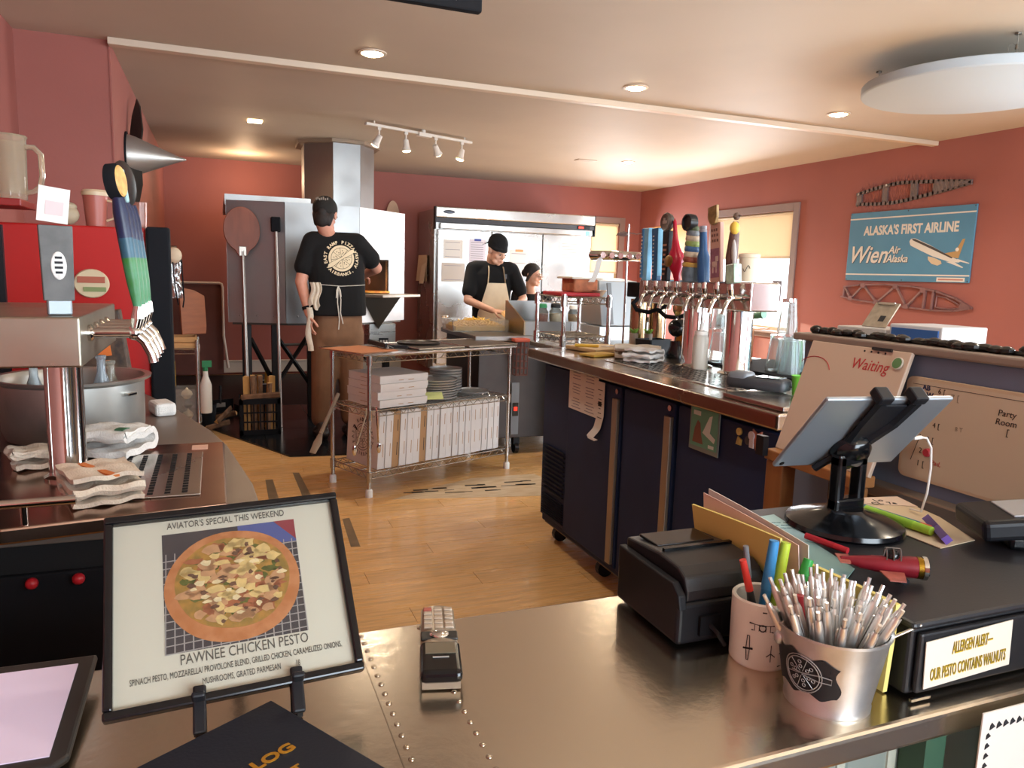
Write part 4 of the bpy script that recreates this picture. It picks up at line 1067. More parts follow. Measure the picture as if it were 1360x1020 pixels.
# ---- second tower further back, seen end on
t2 = thing('draft_tower', 'darker draft tower with black hoses left of the polished beer tower', 'beer tower', (2.1, 3.44, 0.98))
for x, y in ((2.04, 3.42), (2.14, 3.40)):
    MB().lathe((x, y, 0.98), [(0, 0), (0.055, 0), (0.05, 0.012), (0.044, 0.02), (0.044, 0.26), (0, 0.26)], 30).build('column', mt('bronze_chrome', '#a08a6c', 0.18, 1.0), t2, world=True, smooth=True)
m = MB(); m.bx(1.985, 2.075, 3.30, 3.46, 1.25, 1.325); m.build('black_block', BLACKM, t2, world=True, bevel=0.006)
m = MB(); m.bx(2.075, 2.22, 3.33, 3.45, 1.24, 1.30); m.build('cross_bar', STEELH, t2, world=True, bevel=0.005)
for p in ([(1.99, 3.33, 1.26), (1.95, 3.33, 1.22), (1.955, 3.30, 1.19), (2.0, 3.26, 1.18), (2.05, 3.2, 1.21), (2.06, 3.16, 1.25)], [(2.08, 3.30, 1.25), (2.04, 3.25, 1.20), (2.06, 3.2, 1.165), (2.10, 3.15, 1.16), (2.14, 3.1, 1.19), (2.16, 3.05, 1.235)]):
    MB().tube(p, 0.011, 8).build('hose', BLACKM, t2, world=True, smooth=True)
t = thing('tap_ring', 'chrome ring rack of small knobs on a slim pole beside the back window', 'rack', (1.98, 3.50, 0.98))
m = MB(); m.cyl((2.0, 3.5, 0.98), (2.0, 3.5, 1.62), 0.0055); m.build('pole', WIRE, t, world=True, smooth=True)
m = MB(); m.tube([(1.80, 3.5, 1.455), (1.85, 3.45, 1.455), (1.95, 3.43, 1.455), (2.06, 3.46, 1.455), (2.08, 3.52, 1.455), (1.98, 3.56, 1.455), (1.85, 3.56, 1.455)], 0.026, 10, closed=True, flat=0.95); m.build('ring', CHROME, t, world=True, smooth=True)
for k in range(6):
    x = 1.81+0.05*k
    MB().cyl((x, 3.44, 1.455), (x, 3.405, 1.455), 0.015).build('knob', CHROME, t, world=True, smooth=True)
t = thing('order_ticket', 'curling white ticket strip hanging from the left end of the chrome ring rack', 'ticket', (1.80, 3.42, 1.34))
m = MB(); m.grid(lambda u, v: (-0.05+0.045*v+0.03*u+0.015*math.sin(v*PI)*(1-v), 0.02-0.01*u, -0.02+0.115*v+0.02*math.sin(v*PI*0.5)*u), 4, 12, 0.001); m.build('strip', WHITE, t, smooth=True)
t = thing('wire_plane', 'tiny wire airplane ornament on the slim pole', 'ornament', (2.0, 3.5, 1.56))
m = MB(); m.tube([(-0.07, 0, 0.0), (-0.03, 0, 0.02), (0.05, 0, 0.012), (0.14, 0, 0.03)], 0.003, 6); m.tube([(-0.04, -0.05, 0.005), (0, 0, 0.012), (0.03, 0.05, 0.015)], 0.003, 6); m.ell((-0.03, 0, 0.008), (0.035, 0.012, 0.012), 10, 6)
m.build('wire_body', mt('wire_dark', '#5a4038', 0.5), t)

# ---- things on the bar counter
GL = mt('pint_glass', '#e6efef', 0.03, trans=0.92, ior=1.25)
def pint(x, y, z, label, up=False, r=0.042, h=0.145):
    o = MB().lathe((0, 0, 0), [(r, 0), (r*0.70, h-0.012), (r*0.68, h), (0, h), (0, h-0.014), (r*0.62, h-0.016), (r-0.004, 0), (r, 0)], 24).build('pint_glass', GL, None, smooth=True)
    o.location = (x, y, z); tag(o, label, 'glass', 'pint glasses on the black bar mat')
PG = [(2.07, 2.78), (2.15, 2.79), (2.13, 2.47), (2.20, 2.50), (2.25, 2.43), (2.10, 2.36), (2.17, 2.40), (2.19, 2.31)]
for k, (x, y) in enumerate(PG):
    pint(x, y, 0.991, 'upturned clear pint glass, ' + ('left one of the pair between the tower columns', 'right one of the pair between the tower columns', 'nearest the right tower column, back row', 'in the middle of the back row right of the tower', 'beside the green cup in the back row', 'nearest the right tower column, front row', 'in the middle of the front row right of the tower', 'at the right end of the front row by the green cup')[k])
for k, (x, y) in enumerate((PG[0], PG[3])):
    pint(x, y, 0.991+0.147, 'upturned clear pint glass balanced on top of another, ' + ('between the tower columns', 'right of the tower')[k])
m = MB(); m.bx(2.02, 2.42, 2.20, 2.86, 0.981, 0.99); tag(m.build('bar_mat', BLACKM, None, bevel=0.003), 'flat black bar mat under the upturned glasses', 'bar mat')
CUPG = mt('cup_green', '#6fbf3f', 0.4)
for k, (x, y, z, lab) in enumerate(((2.30, 2.56, 0.991, 'bright green plastic cup beside the glasses on the bar mat'), (1.74, 1.90, 0.981, 'bright green plastic cup at the near right end of the bar counter'))):
    c = thing('plastic_cup', lab, 'cup', (x, y, z), group='green plastic cups')
    s = 1.0 if k == 0 else 0.62
    MB().lathe((0, 0, 0), [(0, 0.004), (0.032*s, 0.0), (0.042*s, 0.115*s), (0.044*s, 0.118*s), (0.039*s, 0.116*s), (0.03*s, 0.008), (0, 0.008)], 26).build('cup', CUPG, c, smooth=True)
    if k == 0: MB().lathe((0, 0, 0), [(0.0325, 0.0), (0.0340, 0.012), (0.0335, 0.0), (0.0325, 0)], 26).build('yellow_base', mt('cup_yellow', '#d6b93a', 0.4), c, smooth=True)
t = thing('squeeze_bottle', 'milky squeeze bottle with pointed tip between the tower columns', 'bottle', (1.85, 2.60, 0.985))
MB().lathe((0, 0, 0), [(0, 0), (0.03, 0), (0.032, 0.005), (0.032, 0.125), (0.026, 0.14), (0, 0.14)], 26).build('bottle', mt('milky_plastic', '#d8d2c6', 0.4, trans=0.25), t, smooth=True)
MB().lathe((0, 0, 0.14), [(0.027, 0), (0.027, 0.014), (0.012, 0.02), (0.007, 0.05), (0.003, 0.062), (0, 0.062)], 20).build('cap', mt('milky_cap', '#e3ded6', 0.4), t, smooth=True)
def towel_roll(name, loc, rz, label, cat, L=0.17, W=0.09, turns=3, mat=None, stripe=None, h=0.012):
    """a cloth folded in flat layers"""
    t = thing(name, label, cat, loc, rz)
    pts = []
    n = turns
    m = MB()
    path = []
    for k in range(n):
        z = h*0.9 + k*h*1.05
        x0, x1 = (-W/2, W/2) if k % 2 == 0 else (W/2, -W/2)
        steps = 7
        for i in range(steps): path.append((x0+(x1-x0)*i/(steps-1), z + 0.003*math.sin(i*1.7+k)))
        if k < n-1:
            s = 1 if x1 > 0 else -1
            for a in (30, 90, 150): path.append((x1 + s*math.sin(R(a))*h*0.6, z + h*0.525*(1-math.cos(R(a)))))
    def fn(u, v):
        q = u*(len(path)-1); i = min(int(q), len(path)-2); f = q-i
        x = path[i][0]*(1-f)+path[i+1][0]*f; z = path[i][1]*(1-f)+path[i+1][1]*f
        w = 0.004*math.sin(v*9+u*5)
        return (x + w, (v-0.5)*L*(1-0.04*math.sin(u*7)), z + 0.002*math.sin(v*13+u*11))
    m.grid(fn, len(path)*2, 14, h*0.72)
    m.build('cloth', mat, t, smooth=True)
    if stripe:
        zt = h*0.9+(n-1)*h*1.05
        m = MB(); m.grid(lambda u, v: (-W/2*0.95+W*0.95*u, -L*0.02+0.014*v+0.03*(u-0.5), zt+0.0075), 8, 2, 0.004); m.build('stripe', stripe, t, smooth=True)
    return t
TOWEL = mt('towel_cream', '#cfc2b0', 0.95, var=0.07, vscale=30, bump=0.35, bscale=260)
TOWELW = mt('towel_white', '#d9d5d0', 0.95, var=0.05, vscale=30, bump=0.35, bscale=260)
towel_roll('bar_towel', (1.74, 2.86, 0.985), R(30), 'folded cream bar towel with a black band near the polished tower', 'towel', 0.13, 0.12, 4, TOWELW)
towel_roll('bar_towel', (1.80, 3.02, 0.982), R(65), 'crumpled beige bar towel left of the banded folded one', 'towel', 0.20, 0.10, 3, TOWEL, h=0.02)
# clutter at the left end
o = flat_ = MB().box((0, 0, 0.01), (0.26, 0.24, 0.018)).build('cutting_board', mt('board_tan', '#b99a6c', 0.6, var=0.1, vscale=6), None, bevel=0.004); o.location = (1.80, 3.37, 0.981); o.rotation_euler = (0, 0, 0.2); tag(o, 'pale wooden cutting board at the far left end of the bar counter', 'cutting board')
t = thing('chef_knife', 'yellow handled knife lying across the cutting board', 'knife', (1.78, 3.33, 1.0015), R(-25))
MB().box((-0.07, 0, 0.006), (0.12, 0.026, 0.014)).build('handle', mt('knife_yellow', '#d3a92f', 0.45), t, bevel=0.004); MB().prism([(0, -0.013), (0.15, -0.004), (0.16, 0.004), (0, 0.014)], 0.004, 0.006).build('blade', STEELH, t)
o = MB().box((0, 0, 0.006), (0.16, 0.10, 0.01)).build('yellow_pad', mt('pad_yellow', '#c9a246', 0.7), None, bevel=0.002); o.location = (1.67, 3.14, 0.981); o.rotation_euler = (0, 0, 0.3); tag(o, 'yellow order pad lying at the counter edge', 'pad')
t = thing('oven_mitt', 'blue grey oven mitt lying beside the black tray', 'mitt', (1.90, 3.17, 0.981), R(40))
m = MB(); m.tube([(-0.07, 0, 0.022), (0, 0, 0.024), (0.05, 0, 0.022), (0.08, 0, 0.02)], [0.03, 0.036, 0.034, 0.02], 12, flat=0.55); m.tube([(0.0, 0.03, 0.02), (0.03, 0.055, 0.02), (0.05, 0.06, 0.018)], [0.016, 0.015, 0.01], 10, flat=0.7); m.build('mitt', mt('mitt_blue', '#5d7f97', 0.85, bump=0.3, bscale=80), t, smooth=True)
m = MB(); m.tube([(-0.085, 0, 0.022), (-0.07, 0, 0.022)], [0.034, 0.034], 12, flat=0.55); m.build('cuff', RED, t, smooth=True)
t = thing('black_bin', 'small black open bin behind the blue mitt', 'bin', (2.02, 3.23, 0.981), R(15))
for sx in (-1, 1): MB().box((sx*0.07, 0, 0.035), (0.006, 0.10, 0.07), ry=sx*0.12).build('side', BLACK, t)
for sy in (-1, 1): MB().box((0, sy*0.05, 0.035), (0.14, 0.006, 0.07)).build('side', BLACK, t)
MB().box((0, 0, 0.003), (0.13, 0.1, 0.006)).build('base', BLACK, t)
t = thing('coffee_grinder', 'black gadget with round shiny parts beside the left tower column', 'grinder', (2.02, 3.02, 0.981))
m = MB(); m.lathe((0, 0, 0), [(0, 0), (0.05, 0), (0.05, 0.02), (0.036, 0.05), (0.036, 0.08), (0, 0.08)], 20); m.build('base', BLACKG, t, smooth=True)
m = MB(); m.ell((0, 0, 0.14), (0.05, 0.05, 0.045), 18, 12); m.build('drum', BLACKG, t, smooth=True)
m = MB(); m.lathe((0, -0.03, 0.085), [(0, 0.014), (0.03, 0.012), (0.034, 0), (0.03, -0.012), (0, -0.014)], 20, Fo); m.build('gold_wheel', mt('brass', '#a8842f', 0.22, 1.0, var=0.2, vscale=30), t, smooth=True)
t = thing('brass_medallion', 'round brass and green ornament above the black gadget', 'ornament', (2.06, 3.10, 0.981))
m = MB(); m.cyl((0, 0, 0), (0, 0, 0.19), 0.006); m.cyl((0, 0, 0), (0, 0, 0.006), 0.035, n=20); m.build('stand', BLACK, t, smooth=True)
m = MB(); m.lathe((0, 0, 0.23), [(0, 0.01), (0.028, 0.008), (0.04, 0), (0.036, -0.006), (0, -0.006)], 26, Fo); m.build('disc', mt('brass_pale', '#b9b27a', 0.25, 0.9, var=0.35, vscale=40), t, smooth=True)
m = MB(); m.ell((-0.01, 0, 0.23), (0.006, 0.012, 0.012), 12, 8); m.build('stone', mt('stone_red', '#b06a4a', 0.3), t, smooth=True)
t = thing('wine_bottle', 'bottle with a green neck lying behind the tower columns', 'bottle', (2.25, 2.88, 1.18))
m = MB(); q = Vector((0.1, -1, 0.16)).to_track_quat('Z', 'Y').to_matrix(); m.lathe((0, 0, 0), [(0, -0.12), (0.036, -0.12), (0.037, -0.02), (0.03, 0.01), (0.016, 0.045)], 20, q); m.build('body', mt('bottle_pale', '#d9d6cc', 0.2), t, smooth=True)
m = MB(); m.lathe((0, 0, 0), [(0.016, 0.045), (0.0155, 0.14), (0.018, 0.142), (0.018, 0.155), (0, 0.155)], 18, q); m.build('neck', mt('bottle_green', '#5d8f6e', 0.2), t, smooth=True)
m = MB(); m.bx(-0.06, 0.06, -0.14, 0.10, -0.045, -0.038); m.cyl((0, -0.1, -0.199), (0, -0.1, -0.045), 0.008); m.cyl((0, 0.07, -0.199), (0, 0.07, -0.045), 0.008); m.build('rack', mt('rack_copper', '#9a6a4c', 0.3, 0.9), t)
for k, (x, y) in enumerate(((2.0, 3.36), (2.06, 3.32))):
    t = thing('tiny_succulent', ('left' if k == 0 else 'right') + ' little green succulent in a slim vase before the darker draft tower', 'plant', (x-0.03, y-0.02, 0.981), group='little succulents')
    MB().lathe((0, 0, 0), [(0, 0), (0.018, 0), (0.022, 0.09), (0.019, 0.09), (0, 0.085)], 16).build('vase', mt('vase_grey', '#9c9288', 0.35), t, smooth=True)
    m = MB()
    for i in range(9):
        a = i*2.4; m.tube([(0, 0, 0.085), (0.012*math.cos(a), 0.012*math.sin(a), 0.10), (0.024*math.cos(a), 0.024*math.sin(a), 0.112)], [0.005, 0.007, 0.001], 6)
    m.build('leaves', mt('leaf_green', '#6f9a3a', 0.6, var=0.2, vscale=60), t, smooth=True)

# card terminal at the right end of the bar
t = thing('card_terminal', 'dark grey rounded handheld terminal lying at the right end of the bar counter', 'terminal', (1.66, 2.0, 0.996), R(-62))
m = MB(); m.box((0, 0, 0.022), (0.20, 0.085, 0.042)); m.build('body', mt('terminal_grey', '#3c3f44', 0.45), t, bevel=0.016, seg=3, smooth=True)
m = MB(); m.box((-0.06, 0, 0.03), (0.07, 0.08, 0.05)); m.build('grip_end', mt('terminal_light', '#6d7278', 0.4), t, bevel=0.014, seg=3, smooth=True)
m = MB(); m.box((0.04, 0, 0.0445), (0.08, 0.06, 0.003)); m.build('screen', BLACKG, t, bevel=0.001)
m = MB(); m.tube([(0.09, 0.02, 0.02), (0.13, 0.03, 0.01), (0.15, 0.05, -0.012)], 0.0022, 6); m.build('cable', BLACK, t, smooth=True)

# ---- small work table with wire shelf beyond the bar cooler
t = thing('work_table', 'small steel work table standing beyond the left end of the bar cooler', 'table', (2.05, 3.85, 0))
m = MB(); m.bx(1.71, 2.45, 3.56, 4.08, 0.935, 0.965); m.build('top', STEELH, t, world=True, bevel=0.004)
for x in (1.95, 2.40):
    for y in (3.60, 4.04): MB().cyl((x, y, 0), (x, y, 0.935), 0.018).build('leg', WIRE, t, world=True, smooth=True)
t = thing('counter_wire_shelf', 'low chrome wire shelf carrying red-lidded tubs beyond the bar cooler', 'wire shelf', (1.87, 3.86, 0.965))
for sx in (-1, 1):
    for sy in (-1, 1): MB().cyl((sx*0.135, sy*0.18, 0), (sx*0.135, sy*0.18, 0.285), 0.011).build('post', CHROME, t, smooth=True)
wire_shelf(0.268, t, 0.27, 0.36, 12); wire_shelf(0.055, t, 0.27, 0.36, 12)
t = thing('food_tub', 'clear tub of tan food with a red lid lying under it on the wire shelf', 'tub', (1.88, 3.86, 1.237))
MB().box((-0.02, 0, 0.011), (0.24, 0.25, 0.02)).build('red_lid', RED, t, bevel=0.006)
MB().box((0.02, -0.02, 0.06), (0.15, 0.16, 0.075)).build('food', mt('food_tan', '#a8603c', 0.7, var=0.25, vscale=25), t, bevel=0.01)
MB().box((0.02, -0.02, 0.10), (0.19, 0.20, 0.012)).build('white_lid', mt('lid_white', '#d9d0c0', 0.5), t, bevel=0.004)
t = thing('glass_bowl', 'small clear glass bowl at the right end of the low wire shelf', 'bowl', (1.985, 3.78, 1.237))
MB().lathe((0, 0, 0), [(0, 0), (0.025, 0), (0.05, 0.035), (0.047, 0.036), (0.022, 0.005), (0, 0.005)], 22).build('bowl', mt('bowl_beige', '#cdb8a0', 0.25, trans=0.4), t, smooth=True)
# grey lid / dispenser behind
t = thing('soft_dispenser', 'tall pale grey sloped dispenser housing in front of the back window', 'dispenser', (2.57, 4.60, 0))
F = Matrix(((0, 0, 1, 2.42), (1, 0, 0, 4.55), (0, 1, 0, 0), (0, 0, 0, 1)))
m = MB(); m.prism([(0.05, 1.32), (0.30, 1.34), (0.30, 1.02), (-0.02, 1.02)], 0.0, 0.30, F); m.build('sloped_cover', mt('cover_grey', '#9aa0a4', 0.35, 0.5), t, world=True, fix=True, bevel=0.006)
m = MB(); m.bx(2.41, 2.73, 4.54, 4.86, 0.0, 1.015); m.build('cabinet', mt('cabinet_steel', '#c3ccd2', 0.3, 0.7), t, world=True, bevel=0.006)
m = MB(); m.box((2.47, 4.52, 1.17), (0.03, 0.012, 0.28), rx=-0.22); m.build('stay', mt('cover_dark', '#6c6f72', 0.4), t, world=True)
# red wire basket hooked on the prep table corner
t = thing('red_basket', 'small red-orange wire basket hanging on the prep table corner', 'basket', (2.06, 5.08, 0.62))
RO = mt('basket_red', '#b5523c', 0.5)
m = MB()
for k in range(6): m.tube([(-0.045, -0.03, 0.05*k), (0.045, -0.03, 0.05*k), (0.045, 0.03, 0.05*k), (-0.045, 0.03, 0.05*k)], 0.003, 5, closed=True)
for x in (-0.045, -0.015, 0.015, 0.045):
    m.cyl((x, -0.03, 0), (x, -0.03, 0.25), 0.003, n=5); m.cyl((x, 0.03, 0), (x, 0.03, 0.25), 0.003, n=5)
m.build('mesh', mt('basket_dark', '#6b3d34', 0.5), t); MB().box((0, 0, 0.255), (0.12, 0.08, 0.025)).build('rim', RO, t, bevel=0.006)

# ================================================================== SERVICE COUNTER (near the camera)
CT = 0.90
counter = thing('service_counter', 'worn riveted stainless steel service counter across the foreground', 'counter', (0.2, 0.7, 0))
m = MB()
m.prism([(-0.985, 0.515), (1.255, 0.53), (1.255, 1.08), (1.04, 1.08), (0.98, 0.90), (-0.985, 0.90)], 0.868, CT); m.build('top', STEELC, counter, world=True, bevel=0.006, seg=3)
m = MB(); m.prism([(-0.98, 0.56), (1.25, 0.575), (1.25, 0.60), (-0.98, 0.585)], 0.03, 0.868); m.build('front_panel', mt('siding_grey', '#9fb0ac', 0.4, 0.6), counter, world=True)
for k in range(30):
    x = -0.95+0.075*k
    MB().cyl((x, 0.566+0.0065*(x+1), 0.03), (x, 0.566+0.0065*(x+1), 0.86), 0.011, n=8).build('corrugation', mt('siding_grey', '#9fb0ac', 0.4, 0.6), counter, world=True, smooth=True)
m = MB(); m.bx(-0.98, 0.94, 0.84, 0.86, 0.0, 0.868); m.bx(1.22, 1.24, 0.6, 1.06, 0, 0.868); m.build('back_panel', mt('panel_dark', '#2b2724', 0.7), counter, world=True)
m = MB(); m.bx(0.705, 0.735, 0.535, 0.567, 0.03, 0.868); m.build('green_post', mt('post_green', '#2f5240', 0.5), counter, world=True)
rv = MB(); rv.lathe((0, 0, 0), [(0.0032, 0), (0.003, 0.0009), (0.0018, 0.0016), (0, 0.0018)], 10)
rv0 = None
RIV = mt('rivet_steel', '#b8ac9c', 0.25, 1.0)
for x0, x1 in ((0.1585, 0.0 + 0.16), (0.232, 0.2285)):
    for k in range(19):
        y = 0.885 - 0.0195*k
        x = x0 + (x1-x0)*k/18
        if rv0 is None:
            rv0 = rv.build('rivet', RIV, counter, smooth=True); o = rv0
        else:
            o = rv0.copy(); COL.objects.link(o); o.parent = counter
        o.location = (x-0.2, y-0.7, CT)
m = MB(); m.bx(0.150, 0.151, 0.516, 0.899, CT, CT+0.0006); m.build('sheet_seam', RIV, counter, world=True)

# ---- framed special on a little easel
Fm = frame((0.01, 0.80, 1.01), (0.999, 0.031, 0.030), (-0.043, 0.688, 0.725))
fw, fh = 0.24, 0.205
nrm = Vector(Fm.col[2][:3])
t = thing('menu_frame', 'black framed pizza special card leaning on a tabletop easel', 'picture frame', (0.01, 0.80, 0.93))
m = MB().xf(Fm)
bw = 0.0085
for (cx, cy, w, h) in ((0, fh/2-bw/2, fw, bw), (0, -fh/2+bw/2, fw, bw), (-fw/2+bw/2, 0, bw, fh-2*bw), (fw/2-bw/2, 0, bw, fh-2*bw)):
    m.box((0, 0, 0), (0, 0, 0)) if False else None
    MM = MB().xf(Fm); MM.box((cx, cy, 0.0), (w, h, 0.014)); MM.build('frame_rail', BLACKG, t, world=True, bevel=0.002)
m = MB().xf(Fm); m.box((0, 0, -0.004), (fw-bw, fh-bw, 0.003)); m.build('card', mt('card_cream', '#d3d1c0', 0.5), t, world=True)
Lt = Vector(t.location)
def onF(dx, dy, dz=0.0):  # local frame of the card, parent space
    return Matrix.Translation(-Lt) @ Fm @ Matrix.Translation((dx, dy, -0.0024+dz))
def addflat(name, polys, mat, z, F=Fm, parent=None):
    m = MB().xf(F)
    for p in polys: m.prism(p, z, z+0.00025)
    return m.build(name, mat, parent or t, world=True)
px0, px1, py0, py1 = -0.066, 0.070, -0.050, 0.078
zb = -0.0024
addflat('print_ground', [[(px0, py0), (px1, py0), (px1, py1), (px0, py1)]], mt('print_dark', '#3d3b40', 0.5), zb)
addflat('print_blue', [[(0.01, py1-0.026), (px1, py1-0.026), (px1, py1), (0.01, py1)]], mt('print_blue', '#4b5a96', 0.5), zb+0.0003)
addflat('print_red', [[(px1-0.022, py1), (px1, py1-0.024), (px1, py1)]], mt('print_red', '#8e3340', 0.5), zb+0.0006)
grid = []
for k in range(17):
    x = px0 + (px1-px0)*k/16
    grid.append([(x-0.0006, py0), (x+0.0006, py0), (min(px1, x+0.004), py0+0.105), (min(px1, x+0.003), py0+0.105)])
for k in range(13):
    y = py0 + 0.105*k/13
    grid.append([(px0, y-0.0005), (px1, y-0.0005+0.004), (px1, y+0.0005+0.004), (px0, y+0.0005)])
addflat('print_wire', grid, mt('print_wire', '#a2a09c', 0.5), zb+0.0009)
def ellp(cx, cy, rx, ry, n=48, wob=0.0, seed=0):
    rr = random.Random(seed); ph = rr.uniform(0, 6)
    return [(cx+rx*math.cos(a)*(1+wob*math.sin(3*a+ph)), cy+ry*math.sin(a)*(1+wob*math.sin(4*a+ph))) for a in [2*PI*k/n for k in range(n)]]
addflat('print_crust', [ellp(0.002, 0.012, 0.067, 0.061, wob=0.010)], mt('print_crust', '#b4713e', 0.5, col2='#c98a5a', vscale=60), zb+0.0012)
addflat('print_cheese', [ellp(0.002, 0.015, 0.057, 0.050, wob=0.02, seed=2)], mt('print_cheese', '#b8873a', 0.5, col2='#8d7434', vscale=90), zb+0.0015)
rr = random.Random(12)
for nm, cols, cnt, sz in (('print_herb', '#5b6126', 60, 0.0042), ('print_onion', '#a5623e', 48, 0.0068), ('print_chicken', '#c4966a', 40, 0.0075), ('print_mozzarella', '#d9bd7c', 34, 0.0066), ('print_mushroom', '#6a4a36', 30, 0.0032), ('print_highlight', '#e4d2a4', 16, 0.0038)):
    ps = []
    for k in range(cnt):
        a = rr.uniform(0, 2*PI); q = math.sqrt(rr.random())*0.9
        ps.append([(x, y) for x, y in ellp(0.002+0.055*q*math.cos(a), 0.015+0.049*q*math.sin(a), sz*rr.uniform(0.6, 1.5), sz*rr.uniform(0.4, 0.9), 9, 0.25, k)])
    zz = {'print_herb': 0.0018, 'print_onion': 0.0021, 'print_chicken': 0.0024, 'print_mozzarella': 0.0027, 'print_mushroom': 0.0030, 'print_highlight': 0.0033}[nm]
    addflat(nm, ps, mt(nm, cols, 0.5, var=0.12, vscale=120), zb+zz)['kind'] = 'stuff'
INKG = mt('card_ink', '#5c5a52', 0.6)
text("AVIATOR'S SPECIAL THIS WEEKEND", 0.0105, INKG, t, onF(0.0, 0.087, 0.0006), sx=0.72)
text('PAWNEE CHICKEN PESTO', 0.0145, INKG, t, onF(0.008, -0.0575, 0.0006), sx=0.72)
text('SPINACH PESTO, MOZZARELLA/ PROVOLONE BLEND, GRILLED CHICKEN, CARAMELIZED ONIONS,', 0.0085, INKG, t, onF(0.002, -0.0705, 0.0006), sx=0.53)
text('MUSHROOMS, GRATED PARMESAN           18', 0.0085, INKG, t, onF(0.012, -0.0815, 0.0006), sx=0.55)
GLZ = bpy.data.materials.new('glazing'); GLZ.use_nodes = True
_nt = GLZ.node_tree; _nt.nodes.clear()
_o = _nt.nodes.new('ShaderNodeOutputMaterial'); _a = _nt.nodes.new('ShaderNodeBsdfTransparent'); _b = _nt.nodes.new('ShaderNodeBsdfGlossy'); _x = _nt.nodes.new('ShaderNodeMixShader'); _fr = _nt.nodes.new('ShaderNodeFresnel')
_b.inputs['Roughness'].default_value = 0.03; _fr.inputs[0].default_value = 1.45
_nt.links.new(_fr.outputs[0], _x.inputs[0]); _nt.links.new(_a.outputs[0], _x.inputs[1]); _nt.links.new(_b.outputs[0], _x.inputs[2]); _nt.links.new(_x.outputs[0], _o.inputs[0])
m = MB().xf(Fm); m.box((0, 0, 0.0025), (fw-bw*1.5, fh-bw*1.5, 0.001)); m.build('glass', GLZ, t, world=True)
# easel
e = thing('table_easel', 'small black tabletop easel carrying the framed pizza special', 'easel', (0.01, 0.78, CT))
for i, x in enumerate((-0.028, 0.062)):
    up = Vector((-0.043, 0.688, 0.725)); b0 = Fm @ Vector((x-0.01, -fh/2-0.004, -0.012))
    foot = Vector((b0.x, b0.y-0.005, CT+0.001))
    m = MB(); m.tube([foot, b0, b0+up*0.15], 0.006, 4); m.build('upright', BLACK, e, world=True)
    m = MB(); c = Fm @ Vector((x-0.01, -fh/2-0.006, 0.004)); m.box(c, (0.012, 0.045, 0.007), rx=R(43)); m.build('ledge_hook', BLACK, e, world=True, bevel=0.002)
    m = MB(); c = Fm @ Vector((x-0.01, -fh/2+0.001, 0.024)); m.box(c, (0.012, 0.006, 0.016), rx=R(43)); m.build('hook_lip', BLACK, e, world=True, bevel=0.002)
m = MB(); a = Fm @ Vector((0.007, 0.045, -0.014)); m.tube([a, (a.x, 0.895, CT+0.004)], 0.006, 4); m.build('rear_leg', BLACK, e, world=True)

# ---- flight log book
t = thing('log_book', 'navy covered log book with gold letters at the bottom edge of the counter', 'book', (0.0, 0.62, CT))
A = Vector((0.042, 0.735, 0)); B = Vector((0.092, 0.622, 0)); C = Vector((-0.125, 0.625, 0))
ur = (A - Vector((-0.08, 0.66, 0))).normalized(); dn = (B-A).normalized(); dn = (dn - ur*dn.dot(ur)).normalized()
W, Hh = 0.23, 0.17
cen = A - ur*W/2 + dn*Hh/2
Fb = frame((cen.x, cen.y, CT), ur, -dn)
m = MB().xf(Fb); m.box((0, 0, 0.011), (W-0.006, Hh-0.006, 0.018)); m.build('pages', mt('page_edge', '#c9bda9', 0.8), t, world=True)
m = MB().xf(Fb); m.box((0, 0, 0.0012), (W, Hh, 0.0022)); m.box((0, 0, 0.0215), (W, Hh, 0.0025)); m.build('cover', mt('cover_navy', '#141a26', 0.5, bump=0.05, bscale=300), t, world=True, bevel=0.001)
GOLD = mt('gold_foil', '#c08a2c', 0.4, 0.5)
Fl = Matrix.Translation(-Vector(t.location)) @ Fb
text('FLIGHT LOG', 0.0165, GOLD, t, Fl @ Matrix.Translation((0.026, 0.008, 0.0232)), sx=1.25, bold=0.0006)
text('T', 0.011, GOLD, t, Fl @ Matrix.Translation((0.066, -0.021, 0.0232)), sx=1.2, bold=0.0004)

# ---- tablet at the lower left
t = thing('counter_tablet', 'dark tablet with a pale lavender screen at the left end of the counter', 'tablet', (-0.24, 0.80, CT))
Ft = frame((-0.255, 0.795, CT+0.018), (1, -0.02, 0), (0.20, 1, 0.10))
m = MB().xf(Ft)
m.prism([(-0.12, -0.085), (0.115, -0.085), (0.125, -0.075), (0.125, 0.085), (-0.12, 0.085)], -0.006, 0.002); m.build('case', mt('case_dark', '#2a2826', 0.45), t, world=True, bevel=0.003)
m = MB().xf(Ft); m.box((-0.004, -0.002, 0.0026), (0.226, 0.142, 0.0012)); m.build('screen', mt('screen_lilac', '#c6b8cc', 0.3, emit='#c9bccf', es=0.25), t, world=True)
m = MB().xf(Ft); m.box((-0.02, -0.052, 0.0034), (0.17, 0.004, 0.0004)); m.build('screen_bar', mt('bar_violet', '#4b3d6a', 0.4), t, world=True)
m = MB().xf(Ft); m.box((0.0, 0.05, -0.016), (0.18, 0.02, 0.018)); m.build('rear_foot', BLACK, t, world=True)

